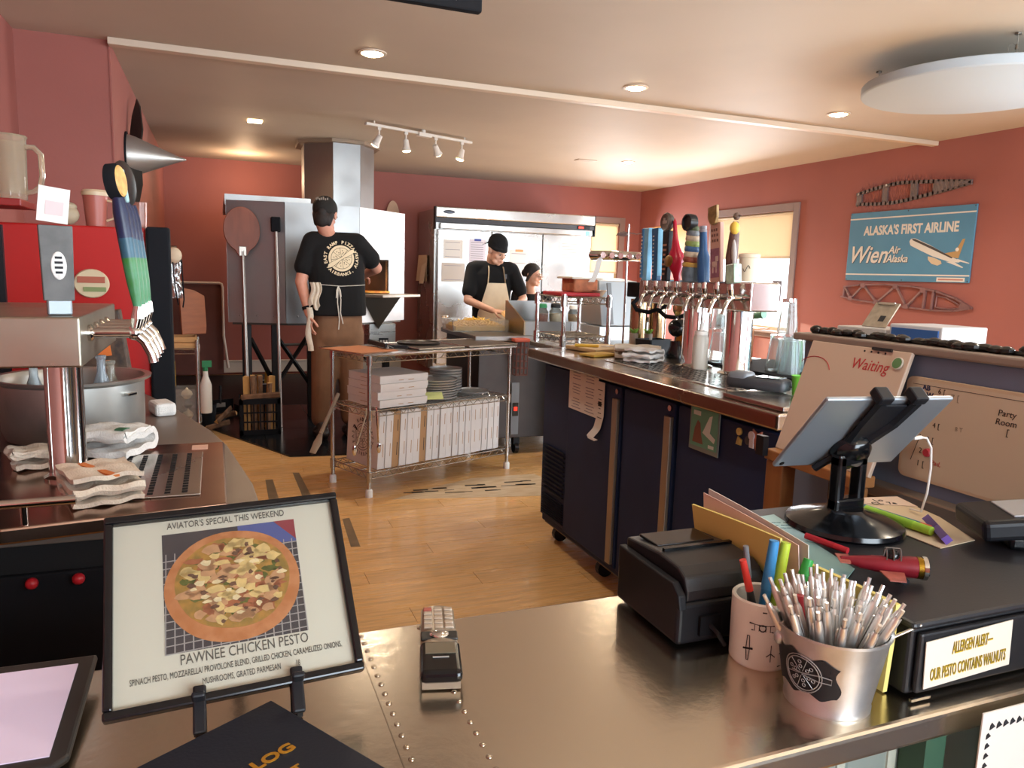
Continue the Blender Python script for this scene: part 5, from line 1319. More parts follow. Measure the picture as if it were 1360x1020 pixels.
# ---- cordless handset
t = thing('cordless_handset', 'silver and black cordless telephone handset lying on the riveted counter', 'telephone', (0.235, 0.815, CT))
q = Vector((0.255, 0.895, 0))-Vector((0.215, 0.735, 0)); yaw = math.atan2(q.y, q.x)-PI/2
Fh = Matrix.Translation((0.238, 0.815, CT+0.001)) @ Matrix.Rotation(yaw, 4, 'Z')
m = MB().xf(Fh); m.grid(lambda u, v: ((-0.021-0.003*(1-v))*math.cos(PI*u)*1.0, -0.085+0.17*v, 0.006+0.014*math.sin(PI*u)**0.5*1.0 + 0.003*(1-v)), 10, 12); m.box((0, 0, 0.008), (0.042, 0.165, 0.014)); m.build('shell', mt('handset_silver', '#a39684', 0.3, 0.5), t, world=True, bevel=0.0, smooth=True)
m = MB().xf(Fh); m.box((0, -0.052, 0.0165), (0.046, 0.072, 0.015)); m.build('earpiece_face', BLACKG, t, world=True, bevel=0.006, seg=3)
m = MB().xf(Fh); m.box((0, -0.036, 0.0246), (0.034, 0.024, 0.001)); m.build('display', mt('lcd', '#6f6756', 0.25), t, world=True)
m = MB().xf(Fh); m.box((0, -0.0565, 0.0246), (0.018, 0.0025, 0.0006)); m.build('badge', mt('badge_grey', '#9a9a9a', 0.4), t, world=True)
m = MB().xf(Fh); m.ell((0, 0.002, 0.0225), (0.012, 0.009, 0.004), 18, 8); m.build('nav_pad', CHROME, t, world=True, smooth=True)
m = MB().xf(Fh); m.box((0, 0.003, 0.0195), (0.044, 0.02, 0.004)); m.build('soft_key_band', mt('band_dark', '#2a2926', 0.35), t, world=True, bevel=0.002)
for r in range(5):
    for c in range(3):
        m = MB().xf(Fh); m.box(((c-1)*0.0128, 0.024+0.0118*r, 0.0212), (0.0105, 0.0082, 0.003))
        m.build('key', mt('key_red', '#a8584a', 0.4) if (r == 4 and c == 0) else mt('key_silver', '#b7a998', 0.35, 0.2), t, world=True, bevel=0.001)

# ---- receipt printer
t = thing('receipt_printer', 'bulky black receipt printer standing behind the pen mug', 'printer', (0.565, 0.805, CT))
m = MB(); m.bx(0.515, 0.655, 0.733, 0.885, CT+0.004, 0.958); m.build('base', BLACK, t, world=True, bevel=0.006, seg=3)
F = Matrix(((0, 0, 1, 0.515), (1, 0, 0, 0), (0, 1, 0, 0), (0, 0, 0, 1)))
m = MB(); m.prism([(0.735, 0.958), (0.735, 0.972), (0.742, 0.988), (0.758, 0.996), (0.80, 0.999), (0.883, 0.992), (0.883, 0.958)], 0.012, 0.128, F); m.build('cover', mt('printer_cover', '#1d1d20', 0.38), t, world=True, bevel=0.003)
m = MB(); m.prism([(0.73, 0.95), (0.735, 0.968), (0.75, 0.980), (0.883, 0.982), (0.883, 0.95)], 0.0, 0.011, F); m.build('side_cheek', BLACK, t, world=True, bevel=0.002)
m = MB(); m.prism([(0.73, 0.95), (0.735, 0.968), (0.75, 0.980), (0.883, 0.982), (0.883, 0.95)], 0.129, 0.14, F); m.build('side_cheek', BLACK, t, world=True, bevel=0.002)
m = MB(); m.bx(0.54, 0.63, 0.825, 0.872, 0.9945, 0.9985); m.build('paper_window', BLACKG, t, world=True, bevel=0.001)
m = MB(); m.bx(0.535, 0.64, 0.800, 0.806, 0.996, 1.003); m.build('tear_bar', BLACKG, t, world=True)
m = MB(); m.bx(0.545, 0.575, 0.728, 0.734, 0.915, 0.94); m.build('cable_recess', BLACKM, t, world=True)
m = MB(); m.tube([(0.56, 0.73, 0.928), (0.562, 0.715, 0.922), (0.57, 0.712, 0.908)], 0.003, 6); m.build('cable', BLACK, t, world=True, smooth=True)
m = MB(); m.bx(0.62, 0.645, 0.7295, 0.7335, 0.940, 0.946); m.build('latch', mt('latch_grey', '#55565a', 0.4), t, world=True)

# ---- upright papers between printer and cash drawer
def sheet(name, label, pts, mat, th=0.0012, cat='paper', group='papers filed beside the cash drawer', lines=False):
    """pts: 4 corners (bottom a, bottom b, top b, top a)"""
    P = [Vector(p) for p in pts]; b = P[0]
    t = thing(name, label, cat, tuple(b), group=group)
    m = MB(); m.grid(lambda u, v: tuple((P[0]*(1-u)+P[1]*u)*(1-v)+(P[3]*(1-u)+P[2]*u)*v + Vector((0.003*math.sin(u*PI)*v, 0, 0))), 6, 4, th); m.build('sheet', mat, t, world=True, smooth=True)
    return t
YEL = mt('paper_yellow', '#dacb78', 0.75, var=0.04); PNK = mt('paper_pink', '#e0c4ba', 0.75); 
sheet('yellow_folder', 'yellow folder standing behind the receipt printer, its corner raised', [(0.667, 0.90, 0.905), (0.655, 0.705, 0.905), (0.645, 0.715, 1.035), (0.640, 0.895, 1.025)], YEL, 0.003)
sheet('pink_sheet', 'pale pink sheet standing behind the raised yellow folder', [(0.675, 0.90, 0.905), (0.668, 0.69, 0.905), (0.660, 0.70, 1.03), (0.655, 0.89, 1.043)], PNK)
sheet('white_sheet', 'white sheet standing just behind the pale pink sheet', [(0.680, 0.90, 0.905), (0.676, 0.685, 0.905), (0.666, 0.69, 1.033), (0.660, 0.885, 1.05)], WHITE)
sheet('yellow_folder', 'yellow folder standing behind the pen bucket against the black drawer', [(0.681, 0.735, 0.902), (0.680, 0.575, 0.902), (0.678, 0.568, 1.008), (0.676, 0.742, 1.003)], YEL, 0.006)
o = MB().prism([(0.745, 0.90), (0.80, 0.905), (0.775, 0.79), (0.735, 0.79)], 0.9915, 0.9925).build('blue_note', mt('note_blue', '#a5c8cc', 0.75)); tag(o, 'pale blue note with writing lying on the drawer beside the tablet stand', 'note', 'blue notes')
text('~~ ~~~ ~~\n~~~~ ~~~\n~~ ~~~~', 0.012, mt('note_ink', '#5c7c80', 0.7), o, Matrix.Translation((0.768, 0.86, 0.9929)) @ Matrix.Rotation(-0.3, 4, 'Z'))
o = MB().prism([(0.728, 0.80), (0.765, 0.785), (0.745, 0.69), (0.705, 0.665), (0.70, 0.70)], 0.9928, 0.994).build('blue_note', mt('note_teal', '#7fa3a4', 0.75)); tag(o, 'darker teal folded note nearest the toy plane', 'note', 'blue notes')

# ---- printed mug with pens
t = thing('pen_mug', 'white mug printed with airplane drawings, full of pens', 'mug', (0.60, 0.685, CT))
mr, mh = 0.035, 0.082
MB().lathe((0, 0, 0), [(0, 0), (mr-0.003, 0), (mr, 0.004), (mr+0.001, mh-0.002), (mr-0.001, mh), (mr-0.004, mh-0.002), (mr-0.005, 0.006), (0, 0.006)], 36).build('mug', mt('mug_white', '#dfe0d8', 0.3), t, smooth=True)
MB().tube([(0.034, 0.01, 0.065), (0.052, 0.016, 0.062), (0.056, 0.017, 0.04), (0.05, 0.015, 0.02), (0.034, 0.01, 0.016)], 0.005, 8).build('handle', mt('mug_white', '#dfe0d8', 0.3), t, smooth=True)
def on_mug(a, z, out=0.0009): return (math.cos(a)*(mr+out), math.sin(a)*(mr+out), z)
def mugline(m, pts, r=0.0006): m.tube([on_mug(R(a), z) for a, z in pts], r, 4)
m = MB()
for A0, Z0, s in ((-128, 0.055, 1.0), (-78, 0.05, 0.7)):
    mugline(m, [(A0-24*s, Z0+0.003), (A0, Z0+0.002), (A0+24*s, Z0+0.003)], 0.0009); mugline(m, [(A0-20*s, Z0-0.005), (A0+20*s, Z0-0.005)], 0.0007)
    for d in (-14, -6, 6, 14): mugline(m, [(A0+d*s, Z0+0.003), (A0+d*s, Z0-0.005)], 0.0005)
    mugline(m, [(A0+6*math.cos(k*PI/5), Z0-0.001+0.004*math.sin(k*PI/5)) for k in range(11)], 0.0007)
A0, Z0 = -152, 0.026
mugline(m, [(A0-2, Z0+0.016), (A0-3.4, Z0), (A0-1.5, Z0-0.014), (A0+1.5, Z0-0.014), (A0+3.4, Z0), (A0+2, Z0+0.016), (A0-2, Z0+0.016)]); mugline(m, [(A0-9, Z0-0.001), (A0+9, Z0+0.001)], 0.0012)
for k, A1 in enumerate((-110, -85, -60)): mugline(m, [(A1-8, 0.02+0.004*k), (A1, 0.024), (A1+8, 0.02)], 0.0006); mugline(m, [(A1, 0.014), (A1, 0.034)], 0.0006)
mugline(m, [(-130, 0.073), (-122, 0.073)], 0.0008); mugline(m, [(-95, 0.008), (-55, 0.010)], 0.0006)
m.build('plane_drawings', INK, t)
def pen(label, loc, d, L, r, col, capc, cat='pen', capl=0.04, group='loose pens in the mug'):
    p = thing('pen', label, cat, loc, group=group)
    d = Vector(d).normalized()
    MB().cyl((0, 0, 0), tuple(d*(L-capl)), r).build('barrel', mt('pen_'+col, col, 0.4), p, smooth=True)
    MB().cyl(tuple(d*(L-capl)), tuple(d*L), r*1.12, r*0.95).build('cap', mt('pen_'+capc, capc, 0.4), p, smooth=True)
    return p
pen('black pen with a red cap leaning left in the plane mug', (0.605, 0.685, 0.912), (-0.30, 0.06, 1), 0.118, 0.0042, '#2a2a2c', '#c8372f')
pen('grey pen standing behind the red-capped one in the plane mug', (0.60, 0.695, 0.912), (-0.16, 0.03, 1), 0.128, 0.0036, '#3a3b3f', '#6a6c70')
pen('fat blue marker standing in the plane mug', (0.605, 0.695, 0.908), (0.10, 0.0, 1), 0.135, 0.0062, '#2f78b0', '#3d8ac2', 'marker', 0.06)
pen('yellow-green highlighter standing in the plane mug', (0.615, 0.692, 0.908), (0.16, 0.02, 1), 0.132, 0.0062, '#a4c23a', '#b4cc3c', 'marker', 0.05)
pen('green capped marker standing behind the silver pens', (0.622, 0.675, 0.908), (0.34, 0.05, 1), 0.118, 0.0062, '#2f8a3c', '#35a048', 'marker', 0.02)
pen('dark red capped pen just inside the tin bucket rim', (0.585, 0.60, 0.93), (-0.02, 0.10, 1), 0.085, 0.0055, '#8e2430', '#a8323c', 'pen', 0.02)

# ---- tin bucket of silver pens
bx_, by_ = 0.612, 0.588
t = thing('tin_bucket', 'small galvanised tin bucket with a black label, full of silver pens', 'bucket', (bx_, by_, CT))
r0, r1, bh = 0.043, 0.0575, 0.088
GALV = mt('galvanised', '#c2c3c2', 0.36, 0.9, var=0.12, vscale=25, bump=0.03, bscale=50)
MB().lathe((0, 0, 0), [(0, 0.003), (r0, 0.003), (r0+0.0015, 0), (r0+0.002, 0.004), (r0+0.001, 0.006), (r1, bh-0.003), (r1+0.0022, bh-0.002), (r1+0.0022, bh+0.001), (r1-0.001, bh), (r0-0.001, 0.006), (0, 0.006)], 48).build('pail', GALV, t, smooth=True)
def onb(a, z, out=0.001):
    r = r0 + (r1-r0)*z/bh + out; return (r*math.cos(a), r*math.sin(a), z)
m = MB()
def lab(u, v):
    a0, a1 = R(-214), R(-124)
    zt = 0.074 - 0.007*abs(math.sin(u*PI*2.5))**1.5 - 0.006*u; zb_ = 0.020 + 0.006*abs(math.sin(u*PI*2.5))**1.5
    a = a0 + (a1-a0)*u + R(4)*math.sin(v*PI*2)*(u > 0.9)
    return onb(a, zb_+(zt-zb_)*v, 0.0012)
m.grid(lab, 28, 10); m.build('label_plate', mt('label_black', '#16161a', 0.6), t, smooth=True)
m = MB(); SLV = mt('silver_ink', '#9a9a98', 0.4, 0.3)
ca, cz = R(-165), 0.046
def lb(x, z): return onb(ca + x/0.052, cz+z, 0.0020)
for rad in (0.021, 0.0185): m.tube([lb(rad*math.cos(k*PI/12), rad*math.sin(k*PI/12)) for k in range(24)], 0.0006, 4, closed=True)
for k in range(6):
    a = k*PI/3+0.2; m.tube([lb(0.003*math.cos(a), 0.003*math.sin(a)), lb(0.018*math.cos(a), 0.018*math.sin(a))], 0.0004, 4)
    for q in (0.008, 0.013): m.tube([lb(q*math.cos(a+0.5)+0.0018*math.cos(j*PI/4), q*math.sin(a+0.5)+0.0018*math.sin(j*PI/4)) for j in range(8)], 0.0005, 4, closed=True)
m.tube([lb(-0.012, 0.0), lb(0.0, 0.0005), lb(0.018, 0.004), lb(0.03, 0.003), lb(0.03, -0.003), lb(0.018, -0.003), lb(0.0, -0.001)], 0.0006, 4)
m.build('label_emblem', SLV, t)
for s, a in ((1, R(-22)), (-1, R(158))):
    p = onb(a, 0.070, 0.002); MB().ell(p, (0.006, 0.006, 0.008), 10, 6).build('ear', GALV, t, smooth=True)
pa = Vector(onb(R(-22), 0.070, 0.004)); pb = Vector(onb(R(158), 0.070, 0.004))
hnd = []
mid = (pa+pb)/2; ax = (pb-pa).normalized(); side = Vector((0.66, 0.25, -0.16)).normalized()
for k in range(15):
    a = PI*k/14; hnd.append(mid + ax*(-math.cos(a))*(pb-pa).length/2 + Vector((0.62, 0.62, 0.42)).normalized()*math.sin(a)*0.062)
MB().tube(hnd, 0.0016, 7).build('bail_handle', CHROME, t, smooth=True)
MB().cyl(tuple(pa), tuple(pa+Vector((0.035, -0.012, 0.018))), 0.0018).build('bail_grip', CHROME, t, smooth=True)
SILVP = mt('pen_silver', '#e2e0dc', 0.33, 0.85)
p0 = thing('silver_pen', 'slim silver ballpoint pen packed upright in the tin bucket', 'pen', (0, 0, 0), group='silver pens in the tin bucket')
MB().lathe((0, 0, 0), [(0, 0), (0.0012, 0.0), (0.0030, 0.014), (0.0042, 0.02), (0.0047, 0.065), (0.0040, 0.102), (0.0028, 0.108)], 12).build('barrel', SILVP, p0, smooth=True)
MB().cyl((0, 0, 0.106), (0, 0, 0.118), 0.0021, n=8).build('button', SILVP, p0, smooth=True)
MB().box((0.0055, 0, 0.084), (0.0012, 0.003, 0.036)).build('clip', SILVP, p0)
rr = random.Random(21)
NP = 46
for k in range(NP):
    p = p0 if k == 0 else copy_tree(p0)
    a = k*2.39996; rad = 0.046*math.sqrt((k+0.5)/NP)
    bx2, by2 = 0.55*rad*math.cos(a), 0.55*rad*math.sin(a)
    tx, ty = rad*1.75*math.cos(a), rad*1.5*math.sin(a)
    d = Vector((tx-bx2+rr.uniform(-0.008, 0.008), ty-by2+rr.uniform(-0.008, 0.008), 0.105))
    p.location = (bx_+bx2*0.8, by_+by2*0.8, CT+0.008+rr.uniform(0, 0.012))
    p.rotation_euler = (d.to_track_quat('Z', 'Y') @ Euler((0, 0, rr.uniform(0, 6))).to_quaternion()).to_euler()

# ---- cash drawer
t = thing('cash_drawer', 'black metal cash drawer box with an allergen card on its front', 'cash drawer', (0.895, 0.74, CT))
m = MB(); m.bx(0.695, 1.10, 0.560, 0.935, CT+0.004, 0.982); m.build('body', mt('drawer_black', '#17171b', 0.45, var=0.1), t, world=True, bevel=0.004)
m = MB(); m.bx(0.690, 1.105, 0.553, 0.940, 0.9825, 0.991); m.build('top', mt('drawer_top', '#222226', 0.4, var=0.1, vscale=5, bump=0.02, bscale=200), t, world=True, bevel=0.004)
m = MB(); m.bx(0.702, 1.093, 0.552, 0.5595, CT+0.008, 0.978); m.build('drawer_front', mt('drawer_black', '#17171b', 0.45), t, world=True, bevel=0.003)
MB().bx(0.692, 0.72, 0.548, 0.5515, CT+0.003, CT+0.006).build('chrome_edge', CHROME, t, world=True)
c = thing('allergen_card', 'cream allergen warning card taped to the black cash drawer', 'sign', (0.775, 0.5505, 0.945))
Fc = frame((0, 0, 0), (1, 0, 0.05), (-0.02, 0, 1))
m = MB().xf(Fc); m.box((0, 0, 0.0005), (0.134, 0.055, 0.001)); m.build('card', mt('card_warm', '#d9d2c4', 0.6), c)
YINK = mt('ink_gold', '#7d6a1e', 0.6); YGL = mt('ink_yellow', '#d8b93a', 0.6)
for dx, mm_, dz, b in ((0.0006, YGL, 0.0013, 0.0006), (0.0, YINK, 0.0016, 0.0)):
    text('ALLERGEN ALERT—', 0.0195, mm_, c, Fc @ Matrix.Translation((0.004+dx, 0.0125-dx, dz)), sx=0.36, bold=b, depth=0.0003)
    text('OUR PESTO CONTAINS WALNUTS', 0.0195, mm_, c, Fc @ Matrix.Translation((0.0+dx, -0.013-dx, dz)), sx=0.385, bold=b, depth=0.0003)

# ---- tablet on a stand
DT = 0.9915
t = thing('tablet_stand', 'black swivel tablet stand with a round weighted foot', 'stand', (0.865, 0.83, DT))
m = MB(); m.lathe((0, 0, 0), [(0, 0), (0.080, 0), (0.084, 0.004), (0.082, 0.010), (0.06, 0.018), (0.03, 0.025), (0.026, 0.03), (0, 0.03)], 48); m.build('foot', BLACKG, t, smooth=True)
m = MB()
for sx in (-1, 1): m.box((sx*0.0195, 0.0, 0.068), (0.015, 0.02, 0.085))
m.box((0, 0, 0.035), (0.054, 0.022, 0.022)); m.box((0, 0, 0.102), (0.054, 0.02, 0.02))
m.build('neck', BLACKG, t, bevel=0.004)
Tc = Vector((0.873, 0.822, 1.137)); Tr = Vector((0.998, -0.060, -0.015)); Tu = Vector((-0.027, -0.645, 0.763))
FT = frame(Tc, Tr, Tu); tn = Vector(FT.col[2][:3])
m = MB().xf(FT); m.lathe((-0.005, -0.03, 0.012), [(0, 0.018), (0.02, 0.016), (0.028, 0.008), (0.03, 0.0), (0.03, -0.008), (0, -0.008)], 26); m.build('swivel_plate', BLACKG, t, world=True, smooth=True)
m = MB(); m.tube([(0.868, 0.832, DT+0.105), tuple(FT @ Vector((-0.005, -0.03, 0.022)))], 0.016, 12); m.build('swivel_arm', BLACKG, t, world=True, smooth=True)
for sx in (-1, 1):
    m = MB().xf(FT); m.tube([(sx*0.010-0.005, -0.03, 0.010), (sx*0.027+0.004, 0.03, 0.0105), (sx*0.030+0.006, 0.078, 0.0105)], 0.0095, 6, flat=0.6); m.build('arm', BLACK, t, world=True)
    m = MB().xf(FT); m.box((sx*0.030+0.006, 0.084, 0.003), (0.024, 0.014, 0.024)); m.build('clamp_hook', BLACK, t, world=True, bevel=0.003)
    m = MB().xf(FT); m.tube([(sx*0.010-0.005, -0.03, 0.010), (sx*0.03-0.012, -0.075, 0.0105)], 0.008, 6, flat=0.6); m.build('arm', BLACK, t, world=True)
m = MB().xf(FT); m.prism([(-0.024, 0.070), (0.036, 0.070), (0.034, 0.036), (0.020, -0.02), (-0.004, -0.062), (-0.030, -0.050), (-0.028, 0.0)], 0.0045, 0.010); m.build('mount_plate', BLACK, t, world=True, bevel=0.002)
t = thing('stand_tablet', 'silver backed tablet held tilted in the black swivel stand', 'tablet', tuple(Tc - Vector((0, 0, 0.07))))
m = MB().xf(FT); m.box((0, 0, 0.0), (0.22, 0.155, 0.0075)); m.build('back', mt('tablet_silver', '#aab2ba', 0.32, 0.7), t, world=True, bevel=0.0032, seg=3)
m = MB().xf(FT); m.box((0, 0, -0.0041), (0.20, 0.14, 0.0008)); m.build('screen', BLACKG, t, world=True)
m = MB().xf(FT); m.cyl((-0.10, -0.068, 0.0036), (-0.10, -0.068, 0.0042), 0.004, n=14); m.build('camera_lens', BLACKG, t, world=True)
t = thing('charging_cable', 'white charging cable looping from the tablet to the counter', 'cable', (0.98, 0.80, 0.995))
cb0 = FT @ Vector((0.108, -0.028, 0.0))
m = MB(); m.tube([tuple(FT @ Vector((0.112, -0.02, 0))), tuple(FT @ Vector((0.126, -0.018, 0)))], 0.0042, 8, flat=0.7); m.build('plug', WHITEP, t, world=True, smooth=True)
c0 = FT @ Vector((0.126, -0.018, 0))
ctrl = [c0, c0+Vector((0.012, 0, -0.002)), Vector((c0.x+0.024, c0.y, c0.z-0.018)), Vector((c0.x+0.028, c0.y, c0.z-0.05)), Vector((c0.x+0.026, c0.y, c0.z-0.09)), Vector((c0.x+0.024, c0.y+0.005, 1.0)), Vector((c0.x+0.03, c0.y+0.03, 0.996))]
m = MB(); m.tube([tuple(p) for p in ctrl], 0.0018, 8); m.build('cord', WHITEP, t, world=True, smooth=True)

# ---- toy plane, notes, markers and terminal on the drawer
t = thing('toy_plane', 'small red tin toy plane with a brass nose on the cash drawer', 'toy plane', (0.76, 0.655, DT))
d = Vector((0.082, -0.052, 0)).normalized(); yaw = math.atan2(d.y, d.x)
t.rotation_euler = (0, 0, yaw)
REDM = mt('toy_red', '#7a1824', 0.35, 0.2, var=0.1, vscale=40)
MB().tube([(-0.055, 0, 0.022), (-0.03, 0, 0.02), (0.0, 0, 0.019), (0.025, 0, 0.019), (0.032, 0, 0.019)], [0.003, 0.008, 0.0115, 0.013, 0.013], 16).build('fuselage', REDM, t, smooth=True)
MB().tube([(0.032, 0, 0.019), (0.038, 0, 0.019)], [0.0135, 0.0135], 18).build('cowl_ring', mt('brass', '#a8842f', 0.22, 1.0), t, smooth=True)
MB().cyl((0.038, 0, 0.019), (0.043, 0, 0.019), 0.0145, n=20).build('engine_face', CHROME, t, smooth=True)
m = MB()
for k in range(7):
    a = k*2*PI/7; m.cyl((0.043, 0.009*math.cos(a), 0.019+0.009*math.sin(a)), (0.045, 0.009*math.cos(a), 0.019+0.009*math.sin(a)), 0.0028, n=8)
m.build('engine_cylinders', BLACK, t)
m = MB()
for x in (-0.004, 0.004, 0.012): m.tube([(x, 0.008*math.cos(a), 0.028+0.013*math.sin(a)) for a in [PI*k/8 for k in range(9)]], 0.0009, 5)
m.tube([(-0.004, 0, 0.041), (0.012, 0, 0.041)], 0.0009, 5); m.tube([(-0.006, 0, 0.03), (-0.004, 0, 0.041)], 0.0009, 5)
m.build('canopy_frame', mt('canopy_grey', '#7d7a78', 0.3, 0.8), t)
MB().ell((0.004, 0, 0.03), (0.009, 0.007, 0.009), 12, 8).build('cockpit', BLACKG, t, smooth=True)
MB().prism([(-0.012, -0.012), (0.016, -0.012), (0.010, -0.042), (-0.008, -0.042)], 0.014, 0.0155).build('wing', mt('wing_rose', '#b0685c', 0.4, 0.3, var=0.2, vscale=60), t)
MB().prism([(-0.012, 0.012), (0.016, 0.012), (0.010, 0.042), (-0.008, 0.042)], 0.014, 0.0155).build('wing', mt('wing_rose', '#b0685c', 0.4, 0.3), t)
MB().prism([(-0.058, -0.016), (-0.046, -0.016), (-0.042, 0.016), (-0.058, 0.016)], 0.0215, 0.0225).build('tailplane', mt('wing_rose', '#b0685c', 0.4, 0.3), t)
for s in (-1, 1): MB().cyl((0.018, s*0.010, 0.0045), (0.018, s*0.013, 0.0045), 0.0045, n=12).build('wheel', BLACK, t)
MB().tube([(0.018, -0.011, 0.0045), (0.018, 0, 0.011), (0.018, 0.011, 0.0045)], 0.0012, 5).build('axle', CHROME, t)
o = MB().prism([(0.985, 0.925), (1.07, 0.925), (1.05, 0.82), (1.005, 0.725), (0.925, 0.715), (0.925, 0.80)], DT, DT+0.0012).build('paper_notes', mt('paper_tan', '#c9b79a', 0.8, var=0.04)); tag(o, 'loose cream notepaper under the markers on the cash drawer', 'paper')
o = MB().prism([(0.975, 0.915), (1.0, 0.935), (1.075, 0.922), (1.06, 0.868)], DT+0.0014, DT+0.0024).build('scribbled_note', mt('paper_peach', '#d3bfae', 0.8)); tag(o, 'scribbled slip of paper behind the markers', 'paper')
text('Lo\nCL  7e', 0.016, INK, o, Matrix.Translation((1.02, 0.905, DT+0.0026)) @ Matrix.Rotation(-0.25, 4, 'Z'))
def marker(label, a, b, r, col, capc, square=False, cap=0.25):
    a = Vector(a); b = Vector(b); t = thing('marker', label, 'marker', tuple(a), group='markers lying on the notes')
    c = a + (b-a)*(1-cap); A0 = Vector((0, 0, 0))
    k = 4 if square else 12
    MB().tube([A0, c-a], r, k).build('barrel', mt('mk_'+col, col, 0.45), t, smooth=not square)
    MB().tube([c-a, b-a], r*0.95, k).build('cap', mt('mk_'+capc, capc, 0.45), t, smooth=not square)
marker('lime green highlighter lying on the notes', (0.945, 0.865, DT+0.0085), (0.955, 0.755, DT+0.0085), 0.007, '#93c63c', '#a2d244')
marker('teal pen with a red cap lying along the lime highlighter', (0.955, 0.895, DT+0.0065), (0.972, 0.765, DT+0.0065), 0.005, '#2c6f8c', '#d0503c', cap=0.16)
marker('square purple marker lying across the notes', (1.0, 0.80, DT+0.0085), (0.945, 0.722, DT+0.0085), 0.008, '#5b3f8e', '#644799', square=True, cap=0.5)
marker('red pen lying by the foot of the tablet stand', (0.762, 0.795, DT+0.008), (0.778, 0.735, DT+0.006), 0.0045, '#b3202e', '#c42a38', cap=0.3)
t = thing('card_reader', 'black card reader with a grey screen at the right edge of the drawer', 'card reader', (1.06, 0.70, DT), R(-30))
Fk = Matrix.Rotation(R(-8), 4, 'Y')
m = MB().xf(Fk); m.box((0.02, 0, 0.035), (0.17, 0.10, 0.03)); m.build('body', BLACK, t, bevel=0.008, seg=3)
m = MB().xf(Fk); m.box((0.03, 0.0, 0.051), (0.10, 0.07, 0.003)); m.build('screen', mt('reader_screen', '#a9adb2', 0.2), t, bevel=0.001)
m = MB(); m.box((0.03, 0, 0.01), (0.12, 0.08, 0.02)); m.build('foot', BLACKG, t, bevel=0.006)
t = thing('tangled_cables', 'black tangled cables and adaptors behind the notes', 'cables', (1.12, 0.92, CT))
rr = random.Random(8)
for k in range(4):
    a = Vector((1.16+0.03*k, 0.98-0.04*k, CT+0.012)); pts = [a + Vector((0.04*math.sin(j*1.1+k), -0.05*j*0.5, 0.012*abs(math.sin(j*0.9+k)))) for j in range(8)]
    MB().tube([tuple(p) for p in pts], 0.004, 7).build('cable', BLACK, t, world=True, smooth=True)
MB().bx(1.13, 1.20, 0.80, 0.85, CT+0.002, CT+0.035).build('adaptor', BLACK, t, world=True, bevel=0.005)
m = MB(); m.lathe((1.17, 0.88, CT+0.03), [(0.008, -0.01), (0.02, -0.01), (0.02, 0.01), (0.008, 0.01), (0.008, -0.01)], 20, Vector((-0.5, -0.8, 0.2)).to_track_quat('Z', 'Y').to_matrix()); m.build('tape_roll', mt('tape_grey', '#55504c', 0.5), t, world=True, smooth=True)

# ---- notice hanging under the counter edge, lower right
t = thing('counter_notice', 'white notice with a border of little plane marks hanging below the counter edge', 'sign', (0.815, 0.505, 0.78))
m = MB(); m.bx(0.745, 0.96, 0.5045, 0.506, 0.63, 0.905); m.build('sheet', WHITE, t, world=True)
m = MB()
for k in range(16):
    m.prism([(0.757+0.0105*k, 0.884), (0.765+0.0105*k, 0.887), (0.760+0.0105*k, 0.892), (0.7575+0.0105*k, 0.889)], 0, 0.0006, Matrix(((1, 0, 0, 0), (0, 0, -1, 0.5044), (0, 1, 0, 0), (0, 0, 0, 1))))
    m.prism([(0.753, 0.874-0.0115*k), (0.760, 0.877-0.0115*k), (0.756, 0.881-0.0115*k), (0.7535, 0.879-0.0115*k)], 0, 0.0006, Matrix(((1, 0, 0, 0), (0, 0, -1, 0.5044), (0, 1, 0, 0), (0, 0, 0, 1))))
m.build('border_mark', INK, t, world=True)['kind'] = 'stuff'

# ================================================================== PARTITION WITH WHITEBOARDS
t = thing('bar_partition', 'dark grey half-height partition with a steel ledge behind the tablet stand', 'partition', (1.34, 0.2, 0))
m = MB(); m.bx(1.305, 1.36, -1.2, 1.42, 0.0, 1.215); m.build('panel', mt('partition_slate', '#74839a', 0.6, spec=0.3, var=0.06), t, world=True, bevel=0.004)
m = MB(); m.bx(1.285, 1.40, -1.2, 1.44, 1.215, 1.232); m.build('cap_rail', mt('cap_brown', '#8c7f75', 0.45), t, world=True, bevel=0.004)
m = MB(); m.bx(1.262, 1.304, -1.2, 1.30, 0.915, 0.942); m.build('ledge', mt('ledge_steel', '#8a7a6c', 0.4, 0.5), t, world=True, bevel=0.004)
m = MB(); m.bx(1.298, 1.304, -1.2, 1.30, 0.86, 0.915); m.build('lower_strip', mt('strip_brown', '#5a4638', 0.6), t, world=True)
Fr = frame((1.297, 0, 0), (0, -1, 0), (0, 0, 1))     # x -> -y, y -> z, normal -> -x
t = thing('order_whiteboard', 'whiteboard of table numbers hung on the dark partition', 'whiteboard', (1.30, 0.96, 0.965))
yb0, yb1 = 1.115, 0.74
rounded = []
for cx, cy, a0 in ((-yb1-0.015, 1.172-0.015, 0), (-yb0+0.015, 1.172-0.015, 90), (-yb0+0.015, 0.968+0.015, 180), (-yb1-0.015, 0.968+0.015, 270)):
    for k in range(6): rounded.append((cx+0.015*math.cos(R(a0+18*k)), cy+0.015*math.sin(R(a0+18*k))))
m = MB(); m.prism(rounded, -0.003, 0.004, Fr); m.build('frame', mt('board_frame', '#c3ae92', 0.4), t, world=True, bevel=0.001)
m = MB(); m.prism([(x*0.965+0.5*(-yb0-yb1)*0.035, y*0.94+1.07*0.06) for x, y in rounded], 0.004, 0.0046, Fr); m.build('surface', mt('board_white', '#c9baa2', 0.2, coat=0.3), t, world=True)
Lw = Matrix.Translation(-Vector(t.location))
def wb(s, y, z, size, mat=INK, **k): return text(s, size, mat, t, Lw @ Fr @ Matrix.Translation((-y, z, 0.0049)), depth=0.0003, **k)
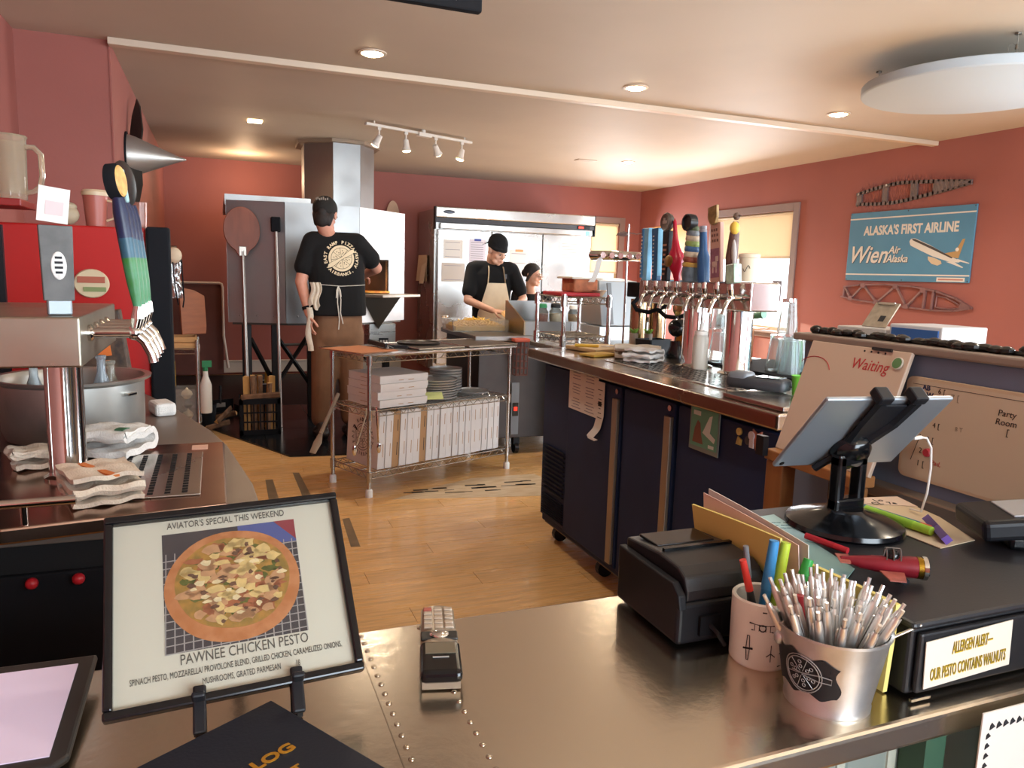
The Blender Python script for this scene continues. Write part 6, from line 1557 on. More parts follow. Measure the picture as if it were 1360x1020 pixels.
wb('AB\nMoW', 1.068, 1.146, 0.014, mt('ink_navy', '#2a3050', 0.7), bold=0.0006)
wb('6 [', 1.034, 1.15, 0.014); wb('7 [', 1.005, 1.143, 0.016, mt('ink_faint', '#8a7f70', 0.7)); wb('3 [', 1.048, 1.053, 0.015); wb('2 [', 1.062, 1.028, 0.015); wb('1 [', 1.064, 1.002, 0.016)
wb('4 [', 1.038, 1.083, 0.014)
wb('Party\nRoom\n  [', 0.902, 1.115, 0.016, shear=0.1); wb('8 T', 0.99, 1.085, 0.012, mt('ink_faint', '#8a7f70', 0.7))
wb('Pad,', 1.030, 1.010, 0.013, mt('ink_red', '#b33238', 0.7), shear=0.2)
m = MB().xf(Fr); m.tube([(-1.087, 1.005, 0.0047), (-1.070, 1.06, 0.0047)], 0.0007, 4); m.tube([(-1.10, 1.158, 0.0047), (-0.76, 1.158, 0.0047)], 0.0005, 4); m.build('drawn_line', INK, t, world=True)
o = MB().lathe((0, 0, 0), [(0.0085, 0), (0.0085, 0.006), (0.007, 0.008), (0, 0.008)], 20, Fr.to_3x3()).build('board_magnet', mt('magnet_red', '#a8323c', 0.4), None, smooth=True); o.location = Fr @ Vector((-1.048, 1.028, 0.0047)); tag(o, 'round red magnet on the order whiteboard', 'magnet')
# waiting board leaning on the partition
t = thing('waiting_board', 'tall whiteboard headed with red handwriting leaning against the partition end', 'whiteboard', (1.22, 1.23, 0.972))
Fw = frame((1.197, 1.235, 0.972), (0, -1, 0), (0.085, 0, 0.25))
m = MB().xf(Fw); m.box((0, 0.13, -0.006), (0.27, 0.262, 0.010)); m.build('board', mt('waiting_white', '#c9b7a4', 0.35, coat=0.15), t, world=True, bevel=0.002)
Lw2 = Matrix.Translation(-Vector(t.location))
RINK = mt('ink_red', '#b33238', 0.7)
text('Waiting', 0.034, RINK, t, Lw2 @ Fw @ Matrix.Translation((0.045, 0.222, -0.0006)), shear=0.15, depth=0.0004, sx=0.9)
m = MB().xf(Fw); m.tube([(-0.135+0.03-0.02*0+0.05*math.cos(a)-0.0, 0.19+0.035*math.sin(a), -0.0006) for a in [R(15+k*12) for k in range(12)]], 0.0010, 4); m.build('drawn_arc', RINK, t, world=True)
m = MB().xf(Fw)
for k in range(4): m.cyl((0.02+0.018*k, 0.252, -0.001), (0.02+0.018*k, 0.252, 0.0), 0.0022, n=8)
m.box((0.065, 0.259, 0.002), (0.05, 0.006, 0.004)); m.build('dot_mark', INK, t, world=True)
o = thing('badge_magnet', 'round green and white badge magnet on the waiting board corner', 'magnet', tuple(Fw @ Vector((0.112, 0.235, 0))))
MB().lathe((0, 0, 0), [(0.011, 0), (0.011, 0.003), (0, 0.0036)], 22, Fw.to_3x3()).build('disc', mt('badge_green', '#5f8a5c', 0.35), o, smooth=True)
MB().lathe((0, 0, 0.0), [(0.013, 0), (0.013, 0.0025), (0.0112, 0.0032), (0.011, 0)], 22, Fw.to_3x3()).build('rim', mt('badge_rim', '#c8c6b8', 0.4), o, smooth=True)
t = thing('board_easel', 'plain wooden post stand under the waiting board', 'easel', (1.20, 1.32, 0))
m = MB(); m.bx(1.175, 1.215, 1.315, 1.37, 0.0, 0.945); m.build('post', mt('easel_wood', '#9a6a3e', 0.5, var=0.12, vscale=4, stretch=(6, 6, 0.6)), t, world=True, bevel=0.004)
m = MB(); m.bx(1.17, 1.225, 1.105, 1.372, 0.946, 0.970); m.build('rest', mt('easel_wood', '#9a6a3e', 0.5), t, world=True, bevel=0.003)
m = MB(); m.bx(1.175, 1.215, 1.11, 1.15, 0.0, 0.945); m.build('post', mt('easel_wood', '#9a6a3e', 0.5), t, world=True, bevel=0.004)
m = MB(); m.bx(1.155, 1.17, 1.36, 1.385, 0.955, 1.0); m.build('bracket', BLACK, t, world=True)
# dark bumpy garland lying on the partition cap
m = MB(); rr = random.Random(14)
for k in range(90):
    y = 1.40 - k*0.022
    m.ell((1.33+rr.uniform(-0.015, 0.015), y, 1.238+rr.uniform(0, 0.004)), (0.012, 0.014+rr.uniform(0, 0.006), 0.007+rr.uniform(0, 0.004)), 8, 5)
m.tube([(1.33, 1.40, 1.236), (1.33, 0.4, 1.236), (1.33, -0.55, 1.236)], 0.005, 6)
o = m.build('beaded_garland', mt('garland_black', '#23211f', 0.25), None, smooth=True); tag(o, 'black beaded garland lying along the top of the partition', 'garland', kind='stuff')

# ---- beyond the partition: table with a box and clipboard
t = thing('side_table', 'plain table hidden behind the partition, carrying a white box', 'table', (2.9, 2.4, 0))
m = MB(); m.bx(2.62, 3.35, 2.05, 3.0, 0.96, 1.0); m.build('top', mt('table_tan', '#8a6a4c', 0.5), t, world=True, bevel=0.004)
for x in (2.68, 3.3):
    for y in (2.1, 2.95): MB().bx(x-0.025, x+0.025, y-0.025, y+0.025, 0, 0.96).build('leg', mt('table_tan', '#8a6a4c', 0.5), t, world=True)
t = thing('display_case', 'white case with a blue front panel above the partition', 'case', (2.85, 2.5, 1.001))
m = MB(); m.bx(2.74, 3.0, 2.22, 2.48, 1.001, 1.185); m.build('case', mt('case_white', '#c9c6c6', 0.5), t, world=True, bevel=0.005)
m = MB(); m.bx(2.734, 2.741, 2.235, 2.465, 1.02, 1.17); m.build('blue_panel', mt('panel_blue', '#2f5791', 0.4), t, world=True)
t = thing('paper_tray', 'pale tray holding a slanted printed clipboard beside the blue-fronted case', 'tray', (2.85, 2.62, 1.001))
m = MB(); m.bx(2.74, 2.98, 2.50, 2.78, 1.001, 1.155); m.build('tray', mt('tray_pale', '#b9b2ac', 0.5), t, world=True, bevel=0.005)
Fq = frame((2.78, 2.57, 1.215), (0, -1, 0), (0.10, -0.05, 0.14))
m = MB().xf(Fq); m.box((0.0, 0, 0), (0.13, 0.13, 0.006)); cbd = m.build('clipboard', mt('clip_tan', '#9c8d78', 0.6, var=0.15, vscale=30), t, world=True)
m = MB().xf(Fq); m.box((0.0, 0.058, 0.006), (0.09, 0.012, 0.008)); m.build('clip', CHROME, t, world=True)
m = MB().xf(Fq); m.box((0.02, -0.02, 0.0036), (0.03, 0.03, 0.001)); m.build('photo_print', INK, t, world=True)

# ================================================================== RIGHT WALL: sign and wing ribs
t = thing('airline_sign', 'blue metal airline sign with white lettering and a jet on the right wall', 'sign', (5.9, 5.245, 1.385))
S0 = Matrix.Translation((-0.012, 0, 0)) @ frame((0, 0, 0.325), (0, -1, 0), (0, 0, 1))
m = MB().xf(S0); m.box((0, 0, 0), (1.345, 0.65, 0.016)); m.build('panel', mt('sign_blue', '#5287a6', 0.45, var=0.06, vscale=3), t, bevel=0.003)
SW = mt('sign_white', '#d6d2c8', 0.5); SD = mt('sign_shadow', '#3c4650', 0.5)
m = MB().xf(S0); m.box((0, 0.265, 0.0085), (1.345, 0.012, 0.001)); m.build('stripe', SW, t)
m = MB().xf(S0); m.box((0, -0.265, 0.0085), (1.345, 0.012, 0.001)); m.build('stripe', SW, t)
text("ALASKA'S FIRST AIRLINE", 0.118, SW, t, S0 @ Matrix.Translation((0.02, 0.145, 0.0092)), sx=0.80, bold=0.004, depth=0.001)
for dx, mm_, dz, b in ((0.004, SD, 0.0088, 0.005), (0, SW, 0.0098, 0.003)):
    text('Wien', 0.225, mm_, t, S0 @ Matrix.Translation((-0.425+dx, -0.085-dx, dz)), sx=0.92, shear=0.35, bold=b, depth=0.001)
    text('Air', 0.095, mm_, t, S0 @ Matrix.Translation((-0.115+dx, -0.040-dx, dz)), shear=0.25, bold=b*0.6, depth=0.001)
    text('Alaska', 0.095, mm_, t, S0 @ Matrix.Translation((-0.075+dx, -0.120-dx, dz)), shear=0.25, bold=b*0.6, depth=0.001, sx=0.95)
jet = MB().xf(S0)
def jp(m, pts, z): m.prism(pts, z, z+0.0008)
m = MB().xf(S0); jp(m, [(0.045, 0.035), (0.06, 0.06), (0.10, 0.062), (0.26, 0.0), (0.44, -0.085), (0.58, -0.145), (0.56, -0.155), (0.47, -0.148), (0.30, -0.10), (0.14, -0.035), (0.06, 0.0)], 0.009); m.build('jet_body', SW, t)
m = MB().xf(S0); jp(m, [(0.07, 0.056), (0.10, 0.057), (0.30, -0.02), (0.50, -0.112), (0.49, -0.120), (0.28, -0.035), (0.08, 0.045)], 0.0100); m.build('jet_stripe', mt('jet_dark', '#4a4440', 0.5), t)
m = MB().xf(S0); jp(m, [(0.42, -0.075), (0.52, -0.06), (0.575, 0.04), (0.60, 0.045), (0.555, -0.12), (0.50, -0.112)], 0.0098); m.build('jet_tail', mt('jet_tan', '#b08e5c', 0.5), t)
m = MB().xf(S0); m.cyl((0.535, -0.045, 0.0106), (0.535, -0.045, 0.0114), 0.016, n=18); m.build('tail_badge', SW, t)
m = MB().xf(S0); jp(m, [(0.44, -0.148), (0.60, -0.20), (0.61, -0.195), (0.52, -0.15)], 0.0098); jp(m, [(0.52, -0.135), (0.66, -0.165), (0.66, -0.158), (0.55, -0.125)], 0.0098); m.build('jet_wing', SW, t)
m = MB().xf(S0); jp(m, [(0.255, -0.10), (0.26, -0.13), (0.30, -0.165), (0.36, -0.18), (0.40, -0.165), (0.39, -0.14), (0.31, -0.11)], 0.0104); m.build('jet_engine', mt('jet_engine', '#cbb99a', 0.5), t)
m = MB().xf(S0); m.box((0.50, -0.300, 0.0092), (0.27, 0.035, 0.0012)); m.build('maker_plate', SW, t)
m = MB().xf(S0); m.box((0.50, -0.300, 0.0102), (0.24, 0.012, 0.0006)); m.build('maker_line', mt('maker_ink', '#b77a6a', 0.6), t)
for x in (-0.66, 0, 0.66):
    for y in (-0.312, 0.312):
        m = MB().xf(S0); m.cyl((x, y, 0.008), (x, y, 0.010), 0.006, n=10); m.build('screw', mt('screw_dark', '#4b5660', 0.4, 0.6), t)
# upper rib: solid airfoil with cut-outs
RIB = mt('rib_grey', '#7c6f6c', 0.5, 0.5, var=0.12, vscale=8)
RIB2 = mt('rib_rose', '#8d6a68', 0.45, 0.4, var=0.12, vscale=8)
def rib_outline(L, h0, n=24, nose=0.12):
    up = []; lo = []
    for i in range(n+1):
        x = L*i/n; s = i/n
        hgt = h0*(0.55+0.45*math.sin(min(1, s/0.4)*PI/2)) if s < 0.4 else h0*(1-((s-0.4)/0.6)**1.25*0.93)
        up.append((x-L/2, hgt*0.55)); lo.append((x-L/2, -hgt*0.45))
    return up, lo
t = thing('wing_rib', 'grey metal wing rib with oval cut-outs above the blue sign', 'wing rib', (5.9, 5.255, 2.19))
Fu = frame((-0.02, 0, 0.0), (0, -1, 0.0), (0, 0.0, 1)) @ Matrix.Rotation(0.045, 4, 'Z')
up, lo = rib_outline(1.20, 0.17)
m = MB().xf(Fu)
def strip(m, pts, w, d=0.022):
    for p, q in zip(pts, pts[1:]):
        a = math.atan2(q[1]-p[1], q[0]-p[0]); L = math.hypot(q[0]-p[0], q[1]-p[1])
        m.box(((p[0]+q[0])/2, (p[1]+q[1])/2, 0), (L+w*0.6, w, d), rz=a)
strip(m, up, 0.030); m.build('upper_cap', RIB, t)
m = MB().xf(Fu); strip(m, lo, 0.030); m.build('lower_cap', RIB, t)
for x, w in ((-0.575, 0.06), (-0.27, 0.06), (0.05, 0.07), (0.26, 0.03)):
    i = int((x+0.6)/1.2*24); h = up[i][1]-lo[i][1]
    m = MB().xf(Fu); m.box((x, (up[i][1]+lo[i][1])/2, 0), (w, h, 0.016)); m.build('web', RIB, t)
m = MB().xf(Fu); m.prism([(0.27, 0.052), (0.585, 0.012), (0.585, -0.008), (0.27, -0.042)], -0.013, 0.013); m.build('tail_web', RIB, t)
for x, y in ((-0.25, 0.09), (-0.58, -0.06), (-0.58, 0.05)):
    m = MB().xf(Fu); m.cyl((x, y, 0.008), (x, y, 0.016), 0.012, n=12); m.build('bolt', CHROME, t)
t = thing('wing_rib', 'rose-grey truss wing rib with diagonal braces below the blue sign', 'wing rib', (5.9, 5.22, 1.25))
Fv = frame((-0.02, 0, 0), (0, -1, 0), (0, 0, 1)) @ Matrix.Rotation(-0.035, 4, 'Z')
up = [(-0.70, 0.045), (-0.50, 0.075), (-0.2, 0.095), (0.1, 0.095), (0.35, 0.07), (0.55, 0.02), (0.70, -0.045)]
lo = [(-0.72, -0.055), (-0.5, -0.075), (-0.2, -0.085), (0.1, -0.095), (0.33, -0.10), (0.55, -0.085), (0.70, -0.05)]
m = MB().xf(Fv); strip(m, up, 0.014, 0.03); m.build('upper_cap', RIB2, t)
m = MB().xf(Fv); strip(m, lo, 0.014, 0.03); m.build('lower_cap', RIB2, t)
zz = [(-0.69, 0.04), (-0.60, -0.065), (-0.46, 0.075), (-0.28, -0.08), (-0.08, 0.09), (0.06, -0.09), (0.22, 0.085)]
for p, q in zip(zz, zz[1:]):
    m = MB().xf(Fv); strip(m, [p, q], 0.016, 0.02); m.build('brace', mt('rib_bright', '#a88a86', 0.35, 0.6), t)
for x, a, b in ((-0.695, -0.055, 0.045), (0.24, -0.1, 0.083), (0.325, -0.1, 0.075)):
    m = MB().xf(Fv); m.box((x, (a+b)/2, 0), (0.018, b-a, 0.024)); m.build('post', RIB2, t)
m = MB().xf(Fv); m.tube([(0.36, -0.07, 0), (0.36, 0.03, 0), (0.46, 0.02, 0), (0.56, -0.02, 0), (0.62, -0.055, 0), (0.5, -0.075, 0)], 0.007, 6, closed=True); m.build('nose_loop', RIB2, t)
m = MB().xf(Fv); m.prism([(0.60, -0.01), (0.70, -0.045), (0.62, -0.07), (0.59, -0.06)], -0.01, 0.01); m.build('nose_plate', RIB2, t)
for x, y in ((-0.46, 0.07), (-0.6, -0.06), (-0.28, -0.075), (-0.08, 0.085), (0.06, -0.085), (0.22, 0.07)):
    m = MB().xf(Fv); m.box((x, y, 0.013), (0.05, 0.045, 0.006)); m.build('gusset', RIB2, t)
# orange sign near the back corner
t = thing('orange_sign', 'orange poster with dark letters on the right wall behind the tap handles', 'sign', (5.9, 9.2, 1.68))
S1 = frame((-0.008, 0, 0.2), (0, -1, 0), (0, 0, 1))
m = MB().xf(S1); m.box((0, 0, 0), (1.05, 0.38, 0.012)); m.build('panel', mt('sign_orange', '#d99a4c', 0.5, var=0.06), t)
text('A LA', 0.16, mt('sign_ink', '#5d6a70', 0.6), t, S1 @ Matrix.Translation((0.05, 0.07, 0.0065)), sx=0.9, bold=0.004)

# ================================================================== LEFT: TAP COUNTER
t = thing('tap_counter', 'black fronted tap counter with a curved grey laminate top on the left', 'counter', (-0.45, 2.2, 0))
edge = [(0.06, 1.478), (0.07, 1.55), (0.065, 1.66), (0.05, 1.79), (0.02, 2.04), (-0.02, 2.24), (-0.09, 2.48), (-0.15, 2.70), (-0.20, 2.83), (-0.26, 3.0)]
m = MB(); m.prism([(-0.99, 1.478)] + edge + [(-0.99, 3.0)], 0.855, 0.89); m.build('top', mt('laminate_grey', '#6e6258', 0.35, var=0.06), t, world=True, bevel=0.003)
m = MB(); m.prism([(-0.98, 1.50)] + [(x-0.03, y+0.015) for x, y in edge] + [(-0.98, 2.98)], 0.0, 0.855); m.build('body', mt('cabinet_black', '#0e1012', 0.6), t, world=True)
m = MB(); m.bx(-0.97, -0.02, 1.485, 1.50, 0.10, 0.80); m.build('front_panel', BLACKM, t, world=True, bevel=0.004)
for x, z in ((-0.312, 0.787), (-0.240, 0.787)):
    m = MB(); m.ell((x, 1.476, z), (0.0105, 0.0105, 0.0105), 16, 10); k = m.build('red_knob', mt('knob_red', '#b3202a', 0.3), t, world=True, smooth=True)
t = thing('drip_tray', 'sheet steel bar tray with a slotted drain lying on the tap counter', 'drip tray', (-0.4, 1.7, 0.89))
m = MB(); m.prism([(-0.97, 1.36), (-0.33, 1.385), (0.012, 1.435), (0.012, 1.96), (-0.97, 1.98)], 0.8905, 0.918); m.build('sheet', mt('tray_copperish', '#ab8d7c', 0.2, 1.0, var=0.06, vscale=4, rvar=0.06), t, world=True, bevel=0.004)
m = MB(); m.bx(-0.235, -0.035, 1.50, 1.85, 0.9183, 0.9215); m.build('drain_rim', STEELH, t, world=True, bevel=0.0015)
m = MB()
for i in range(6):
    for j in range(17): m.bx(-0.218+0.03*i, -0.208+0.03*i, 1.515+0.0193*j, 1.527+0.0193*j, 0.9213, 0.9222)
m.build('drain_slots', BLACKM, t, world=True)['kind'] = 'stuff'
m = MB(); m.bx(-0.06, -0.025, 1.885, 1.93, 0.9183, 0.9192); m.build('price_sticker', mt('sticker_pink', '#d3a692', 0.6), t, world=True)
m = MB(); m.cyl((-0.97, 1.385, 0.955), (-0.225, 1.40, 0.955), 0.008); r = m.build('rail', CHROME, t, world=True, smooth=True)
for x in (-0.30, -0.7): MB().cyl((x, 1.40, 0.918), (x, 1.40, 0.955), 0.006).build('rail_post', CHROME, t, world=True, smooth=True)

tw = thing('near_beer_tower', 'steel beer tower with a thick column and square head at the left edge', 'beer tower', (-0.3, 1.72, 0.918))
m = MB(); m.lathe((-0.283, 1.70, 0.918), [(0, 0), (0.044, 0), (0.044, 0.005), (0.036, 0.010), (0.034, 0.016), (0.034, 0.227), (0, 0.227)], 40); m.build('column', CHROME, tw, world=True, smooth=True)
m = MB(); m.lathe((-0.60, 1.70, 0.918), [(0, 0), (0.044, 0), (0.044, 0.005), (0.036, 0.010), (0.034, 0.016), (0.034, 0.227), (0, 0.227)], 32); m.build('column', CHROME, tw, world=True, smooth=True)
m = MB(); m.bx(-0.75, -0.242, 1.648, 2.20, 1.146, 1.243); m.build('head_box', mt('head_steel', '#a8a08f', 0.32, 1.0, var=0.05, rvar=0.05), tw, world=True, bevel=0.004)
LF = [1.745, 1.83, 1.915, 2.00]
for y in LF:
    faucet(y, x=-0.242, z=1.205, parent=tw, L=0.085, sgn=1)
NAVYH = mt('tap_navy', '#1a2342', 0.35, var=0.2, vscale=20); GRNH = mt('tap_green', '#2f6f2c', 0.4, col2='#4f8a6a', vscale=14); TEALH = mt('tap_teal', '#2c5668', 0.38, var=0.2, vscale=18)
def lhandle(y, label, head):
    h = thing('tap_handle', label, 'tap handle', (-0.150+0.3, y-1.72, 1.259-0.918), rot=(0, R(-7), 0)); h.parent = tw; del h['category']
    MB().tube([(0, 0, 0), (0, 0, 0.05), (0, 0, 0.10)], [0.008, 0.0125, 0.0140], 12).build('green_grip', GRNH, h, smooth=True)
    MB().tube([(0, 0, 0.10), (0, 0, 0.14)], [0.0140, 0.0147], 12).build('teal_band', TEALH, h, smooth=True)
    MB().tube([(0, 0, 0.14), (0, 0, 0.19), (0, 0, 0.222)], [0.0147, 0.015, 0.011], 12).build('navy_shaft', NAVYH, h, smooth=True)
    q = Vector((0.25, -0.97, 0)).to_track_quat('Z', 'Y').to_matrix()
    if head == 'oval':
        MB().lathe((0, 0, 0.252), [(0, 0.011), (0.024, 0.011), (0.026, 0.006), (0.026, -0.012), (0, -0.012)], 26, Vector((1, -0.35, 0)).to_track_quat('Z', 'Y').to_matrix() @ Matrix.Diagonal((1, 1.35, 1))).build('head', BLACKM, h, smooth=True)
        MB().lathe((0, 0, 0.252), [(0, 0.0135), (0.021, 0.0135), (0.023, 0.0112)], 26, Vector((1, -0.35, 0)).to_track_quat('Z', 'Y').to_matrix() @ Matrix.Diagonal((1, 1.35, 1))).build('wood_face', mt('head_wood', '#c79a58', 0.5, var=0.2, vscale=60), h, smooth=True)
    elif head == 'paddle':
        MB().ell((0.0, 0, 0.262), (0.008, 0.03, 0.052), 18, 10, Matrix.Rotation(R(60), 3, 'Z')).build('paddle_head', mt('paddle_grey', '#56534f', 0.35, 0.6), h, smooth=True)
    elif head == 'flat':
        MB().box((0, 0, 0.25), (0.01, 0.03, 0.07), rz=R(50)).build('flat_head', mt('flat_teal', '#8fb0b0', 0.4), h, bevel=0.004)
lhandle(LF[0], 'navy and green tap handle with a black and wood oval head', 'oval')
lhandle(LF[1], 'navy and green tap handle with a flat pale teal head', 'flat')
lhandle(LF[2], 'navy and green tap handle with a grey paddle head', 'paddle')
lhandle(LF[3], 'plain navy and green tap handle furthest from the camera', 'none')
h = thing('tap_badge_board', 'wide grey tap handle with a white oval badge standing on the near tower', 'tap handle', (-0.283, 1.70, 1.2435))
F = frame((0, 0, 0), (1, 0.25, 0), (-0.05, 0.02, 1))
m = MB().xf(F); m.box((0.0, 0.015, 0), (0.042, 0.03, 0.022)); m.build('base_block', mt('block_silver', '#7d8386', 0.4, 0.5), h, bevel=0.003)
m = MB().xf(F); m.prism([(-0.026, 0.028), (0.026, 0.028), (0.029, 0.172), (-0.029, 0.172)], -0.009, 0.009); m.build('board', mt('board_pewter', '#565553', 0.55, 0.0, var=0.2, vscale=25), h, bevel=0.002)
m = MB().xf(F); m.lathe((0.002, 0.095, 0.0092), [(0, 0.0016), (0.0125, 0.0016), (0.0135, 0)], 26, Matrix.Diagonal((1, 2.0, 1))); m.build('oval_badge', WHITE, h, smooth=True)
m = MB().xf(F)
for k in range(4): m.box((0.002, 0.082+0.0095*k, 0.0112), (0.014-0.002*(k in (0, 3)), 0.0045, 0.0005))
m.build('badge_lettering', INK, h)
c = thing('price_card', 'white card slipped on top of the wide grey tap handle', 'card', (-0.288, 1.70, 1.42))
m = MB().xf(frame((0, 0, 0), (1, 0.25, -0.12), (0.08, 0.03, 1))); m.box((0, 0.034, 0), (0.052, 0.066, 0.002)); m.build('card', WHITE, c)
m = MB().xf(frame((0, 0, 0), (1, 0.25, -0.12), (0.08, 0.03, 1))); m.box((0.002, 0.028, 0.0015), (0.03, 0.026, 0.0006)); m.build('faint_print', mt('print_pink', '#cdb6b6', 0.7), c)

# ---- pot, towels, bottles
t = thing('stock_pot', 'wide dented steel stock pot behind the near beer tower', 'pot', (-0.35, 2.24, 0.8905))
POT = mt('pot_steel', '#aeaca6', 0.4, 0.9, var=0.1, vscale=8, rvar=0.08)
m = MB(); r = 0.165
m.lathe((0, 0, 0), [(0, 0.0), (r-0.03, 0), (r-0.008, 0.008), (r, 0.03), (r+0.002, 0.148), (r+0.018, 0.156), (r+0.02, 0.163), (r+0.004, 0.162), (r-0.004, 0.15), (r-0.004, 0.03), (r-0.03, 0.006), (0, 0.006)], 56); m.build('pot', POT, t, smooth=True)
for a in (R(-35), R(145)):
    c, s = math.cos(a), math.sin(a)
    MB().box((c*(r+0.006), s*(r+0.006), 0.125), (0.02, 0.03, 0.008), rz=a).build('lug', CHROME, t, bevel=0.002)
for k, (x, y, c, h, lab) in enumerate(((-0.28, 2.20, '#c9d3da', 0.21, 'clear bottle leaning out of the stock pot, nearest the red cabinet'), (-0.43, 2.19, '#cfd8dc', 0.20, 'clear bottle in the left of the stock pot'), (-0.39, 2.30, '#b9a27a', 0.19, 'amber bottle in the middle of the stock pot'), (-0.27, 2.30, '#cfcabb', 0.185, 'short clear bottle at the right of the stock pot'))):
    b = thing('glass_bottle', lab, 'bottle', (x, y, 0.899), group='bottles soaking in the pot')
    MB().lathe((0, 0, 0), [(0, 0), (0.022, 0), (0.024, 0.004), (0.024, h*0.6), (0.010, h*0.8), (0.010, h-0.01), (0.0125, h-0.008), (0.0125, h), (0, h)], 18).build('glass', mt('btl_'+c, c, 0.06, trans=0.7, ior=1.3), b, smooth=True)
t = towel_roll('striped_towel', (-0.205, 1.535, 0.9187), R(110), 'folded cream towel with orange stripes in front of the near tower column', 'towel', 0.115, 0.13, 4, TOWEL, mt('stripe_orange', '#c9743a', 0.9), h=0.0115)
towel_roll('folded_rag', (-0.355, 1.80, 0.9187), R(20), 'small folded tan rag left of the near tower column', 'towel', 0.07, 0.09, 3, TOWEL, h=0.014)
t = towel_roll('white_cloth', (-0.225, 1.88, 0.9187), R(65), 'white cloth with a green mark heaped against the stock pot', 'cloth', 0.13, 0.11, 3, TOWELW, h=0.021)
m = MB(); m.grid(lambda u, v: (-0.03+0.035*u, -0.045+0.02*v, 0.064+0.002*math.sin(u*4)), 4, 3, 0.002); m.build('green_mark', mt('mark_green', '#2e5a3c', 0.8), t, smooth=True)
o = MB().box((0, 0, 0.02), (0.06, 0.10, 0.04)).build('napkin_stack', TOWELW, None, bevel=0.01); o.location = (-0.16, 2.52, 0.8905); o.rotation_euler = (0, 0, 0.3); tag(o, 'white folded napkin stack behind the stock pot', 'napkins')
t = thing('snack_box', 'dark patterned box with an orange tag leaning behind the stock pot', 'box', (-0.37, 2.66, 0.8905))
m = MB(); m.box((0, 0, 0.15), (0.22, 0.08, 0.30), rx=0.0, ry=-0.12); m.build('box', mt('box_dark', '#2e231d', 0.6, col2='#5c4636', vscale=30), t, bevel=0.004)
m = MB(); m.box((0.045, -0.045, 0.20), (0.04, 0.006, 0.06), ry=-0.12); m.build('tag', mt('tag_orange', '#cf6a26', 0.5), t)
o = MB().lathe((0, 0, 0), [(0.0, 0), (0.04, 0), (0.043, 0.06), (0.0, 0.07)], 20).build('copper_cup', mt('copper', '#8a5a44', 0.35, 0.8), None, smooth=True); o.location = (-0.50, 1.95, 1.2435); o.scale = (1.0, 1.0, 0.45); tag(o, 'low copper cup on top of the near tower head', 'cup')

# ---- red cabinet and black door
t = thing('red_cabinet', 'bright red cooler cabinet with a black open door behind the tap counter', 'cabinet', (-0.6, 3.3, 0))
REDC = mt('cabinet_red', '#b01f1c', 0.3)
m = MB(); m.bx(-0.98, -0.225, 3.02, 3.55, 0.03, 1.47); m.build('body', REDC, t, world=True, bevel=0.006)
m = MB(); m.bx(-0.985, -0.655, 3.0, 3.02, 0.03, 1.46); m.build('door_edge', BLACK, t, world=True)
m = MB(); m.bx(-0.222, -0.145, 2.99, 3.05, 0.05, 1.475); m.build('open_door', BLACKM, t, world=True, bevel=0.008)
m = MB(); m.bx(-0.275, -0.232, 3.017, 3.02, 1.405, 1.455); lbp = m.build('label', WHITE, t, world=True)
m = MB(); m.lathe((-0.40, 3.012, 1.272), [(0, 0.006), (0.052, 0.006), (0.056, 0)], 30, Vector((0, -1, 0)).to_track_quat('Z', 'Y').to_matrix() @ Matrix.Diagonal((1.0, 0.9, 1))); m.build('oval_decal', mt('decal_cream', '#cdbb98', 0.5), t, world=True, smooth=True)
m = MB(); m.box((-0.40, 3.004, 1.285), (0.085, 0.003, 0.022)); m.build('decal_red_band', mt('decal_red', '#a85a44', 0.5), t, world=True)
m = MB(); m.box((-0.39, 3.004, 1.252), (0.07, 0.003, 0.016)); m.build('decal_green_band', mt('decal_green', '#7c8a58', 0.5), t, world=True)
TOPZ = 1.4715
t = thing('travel_mug', 'rose travel mug with a cream lid on the red cabinet', 'mug', (-0.385, 3.08, TOPZ))
MB().lathe((0, 0, 0), [(0, 0), (0.032, 0), (0.04, 0.105), (0, 0.105)], 26).build('cup', mt('mug_rose', '#a55a4c', 0.4), t, smooth=True)
MB().lathe((0, 0, 0.105), [(0.043, 0), (0.044, 0.012), (0.038, 0.02), (0, 0.02)], 26).build('lid', mt('lid_cream', '#c7ae8c', 0.4), t, smooth=True)
MB().tube([(0.038, -0.005, 0.09), (0.058, -0.008, 0.085), (0.058, -0.008, 0.03), (0.034, -0.005, 0.02)], 0.005, 8).build('handle', mt('lid_cream', '#c7ae8c', 0.4), t, smooth=True)
t = thing('white_ornament', 'lumpy cream ornament beside the rose travel mug', 'ornament', (-0.475, 3.06, TOPZ))
m = MB(); m.ell((0, 0, 0.035), (0.042, 0.035, 0.036), 16, 10); m.ell((0.008, 0, 0.062), (0.028, 0.025, 0.016), 12, 8); m.build('body', mt('ornament_cream', '#a9977c', 0.6, bump=0.3, bscale=30), t, smooth=True)
m = MB(); m.tube([(-0.035, -0.02, 0.05), (-0.01, -0.03, 0.068), (0.015, -0.025, 0.075)], 0.006, 6); m.build('dark_band', BLACKM, t, smooth=True)
for k, (x, y, c) in enumerate(((-0.30, 3.10, '#d9c3b0'), (-0.265, 3.16, '#cfd2d6'), (-0.245, 3.07, '#cf9a88'))):
    o = MB().lathe((0, 0, 0), [(0, 0.004), (0.022, 0), (0.026, 0.09), (0.024, 0.09), (0.019, 0.006), (0, 0.006)], 20).build('tumbler', mt('tumbler_'+str(k), c, 0.05, trans=0.75, ior=1.3), None, smooth=True)
    o.location = (x, y, TOPZ); tag(o, ('clear', 'bluish', 'rosy')[k] + ' small tumbler on the right end of the red cabinet', 'glass', 'small tumblers')
t = thing('glass_shelf', 'red shelf board on the left wall carrying glass mugs', 'shelf', (-0.8, 2.95, 1.5))
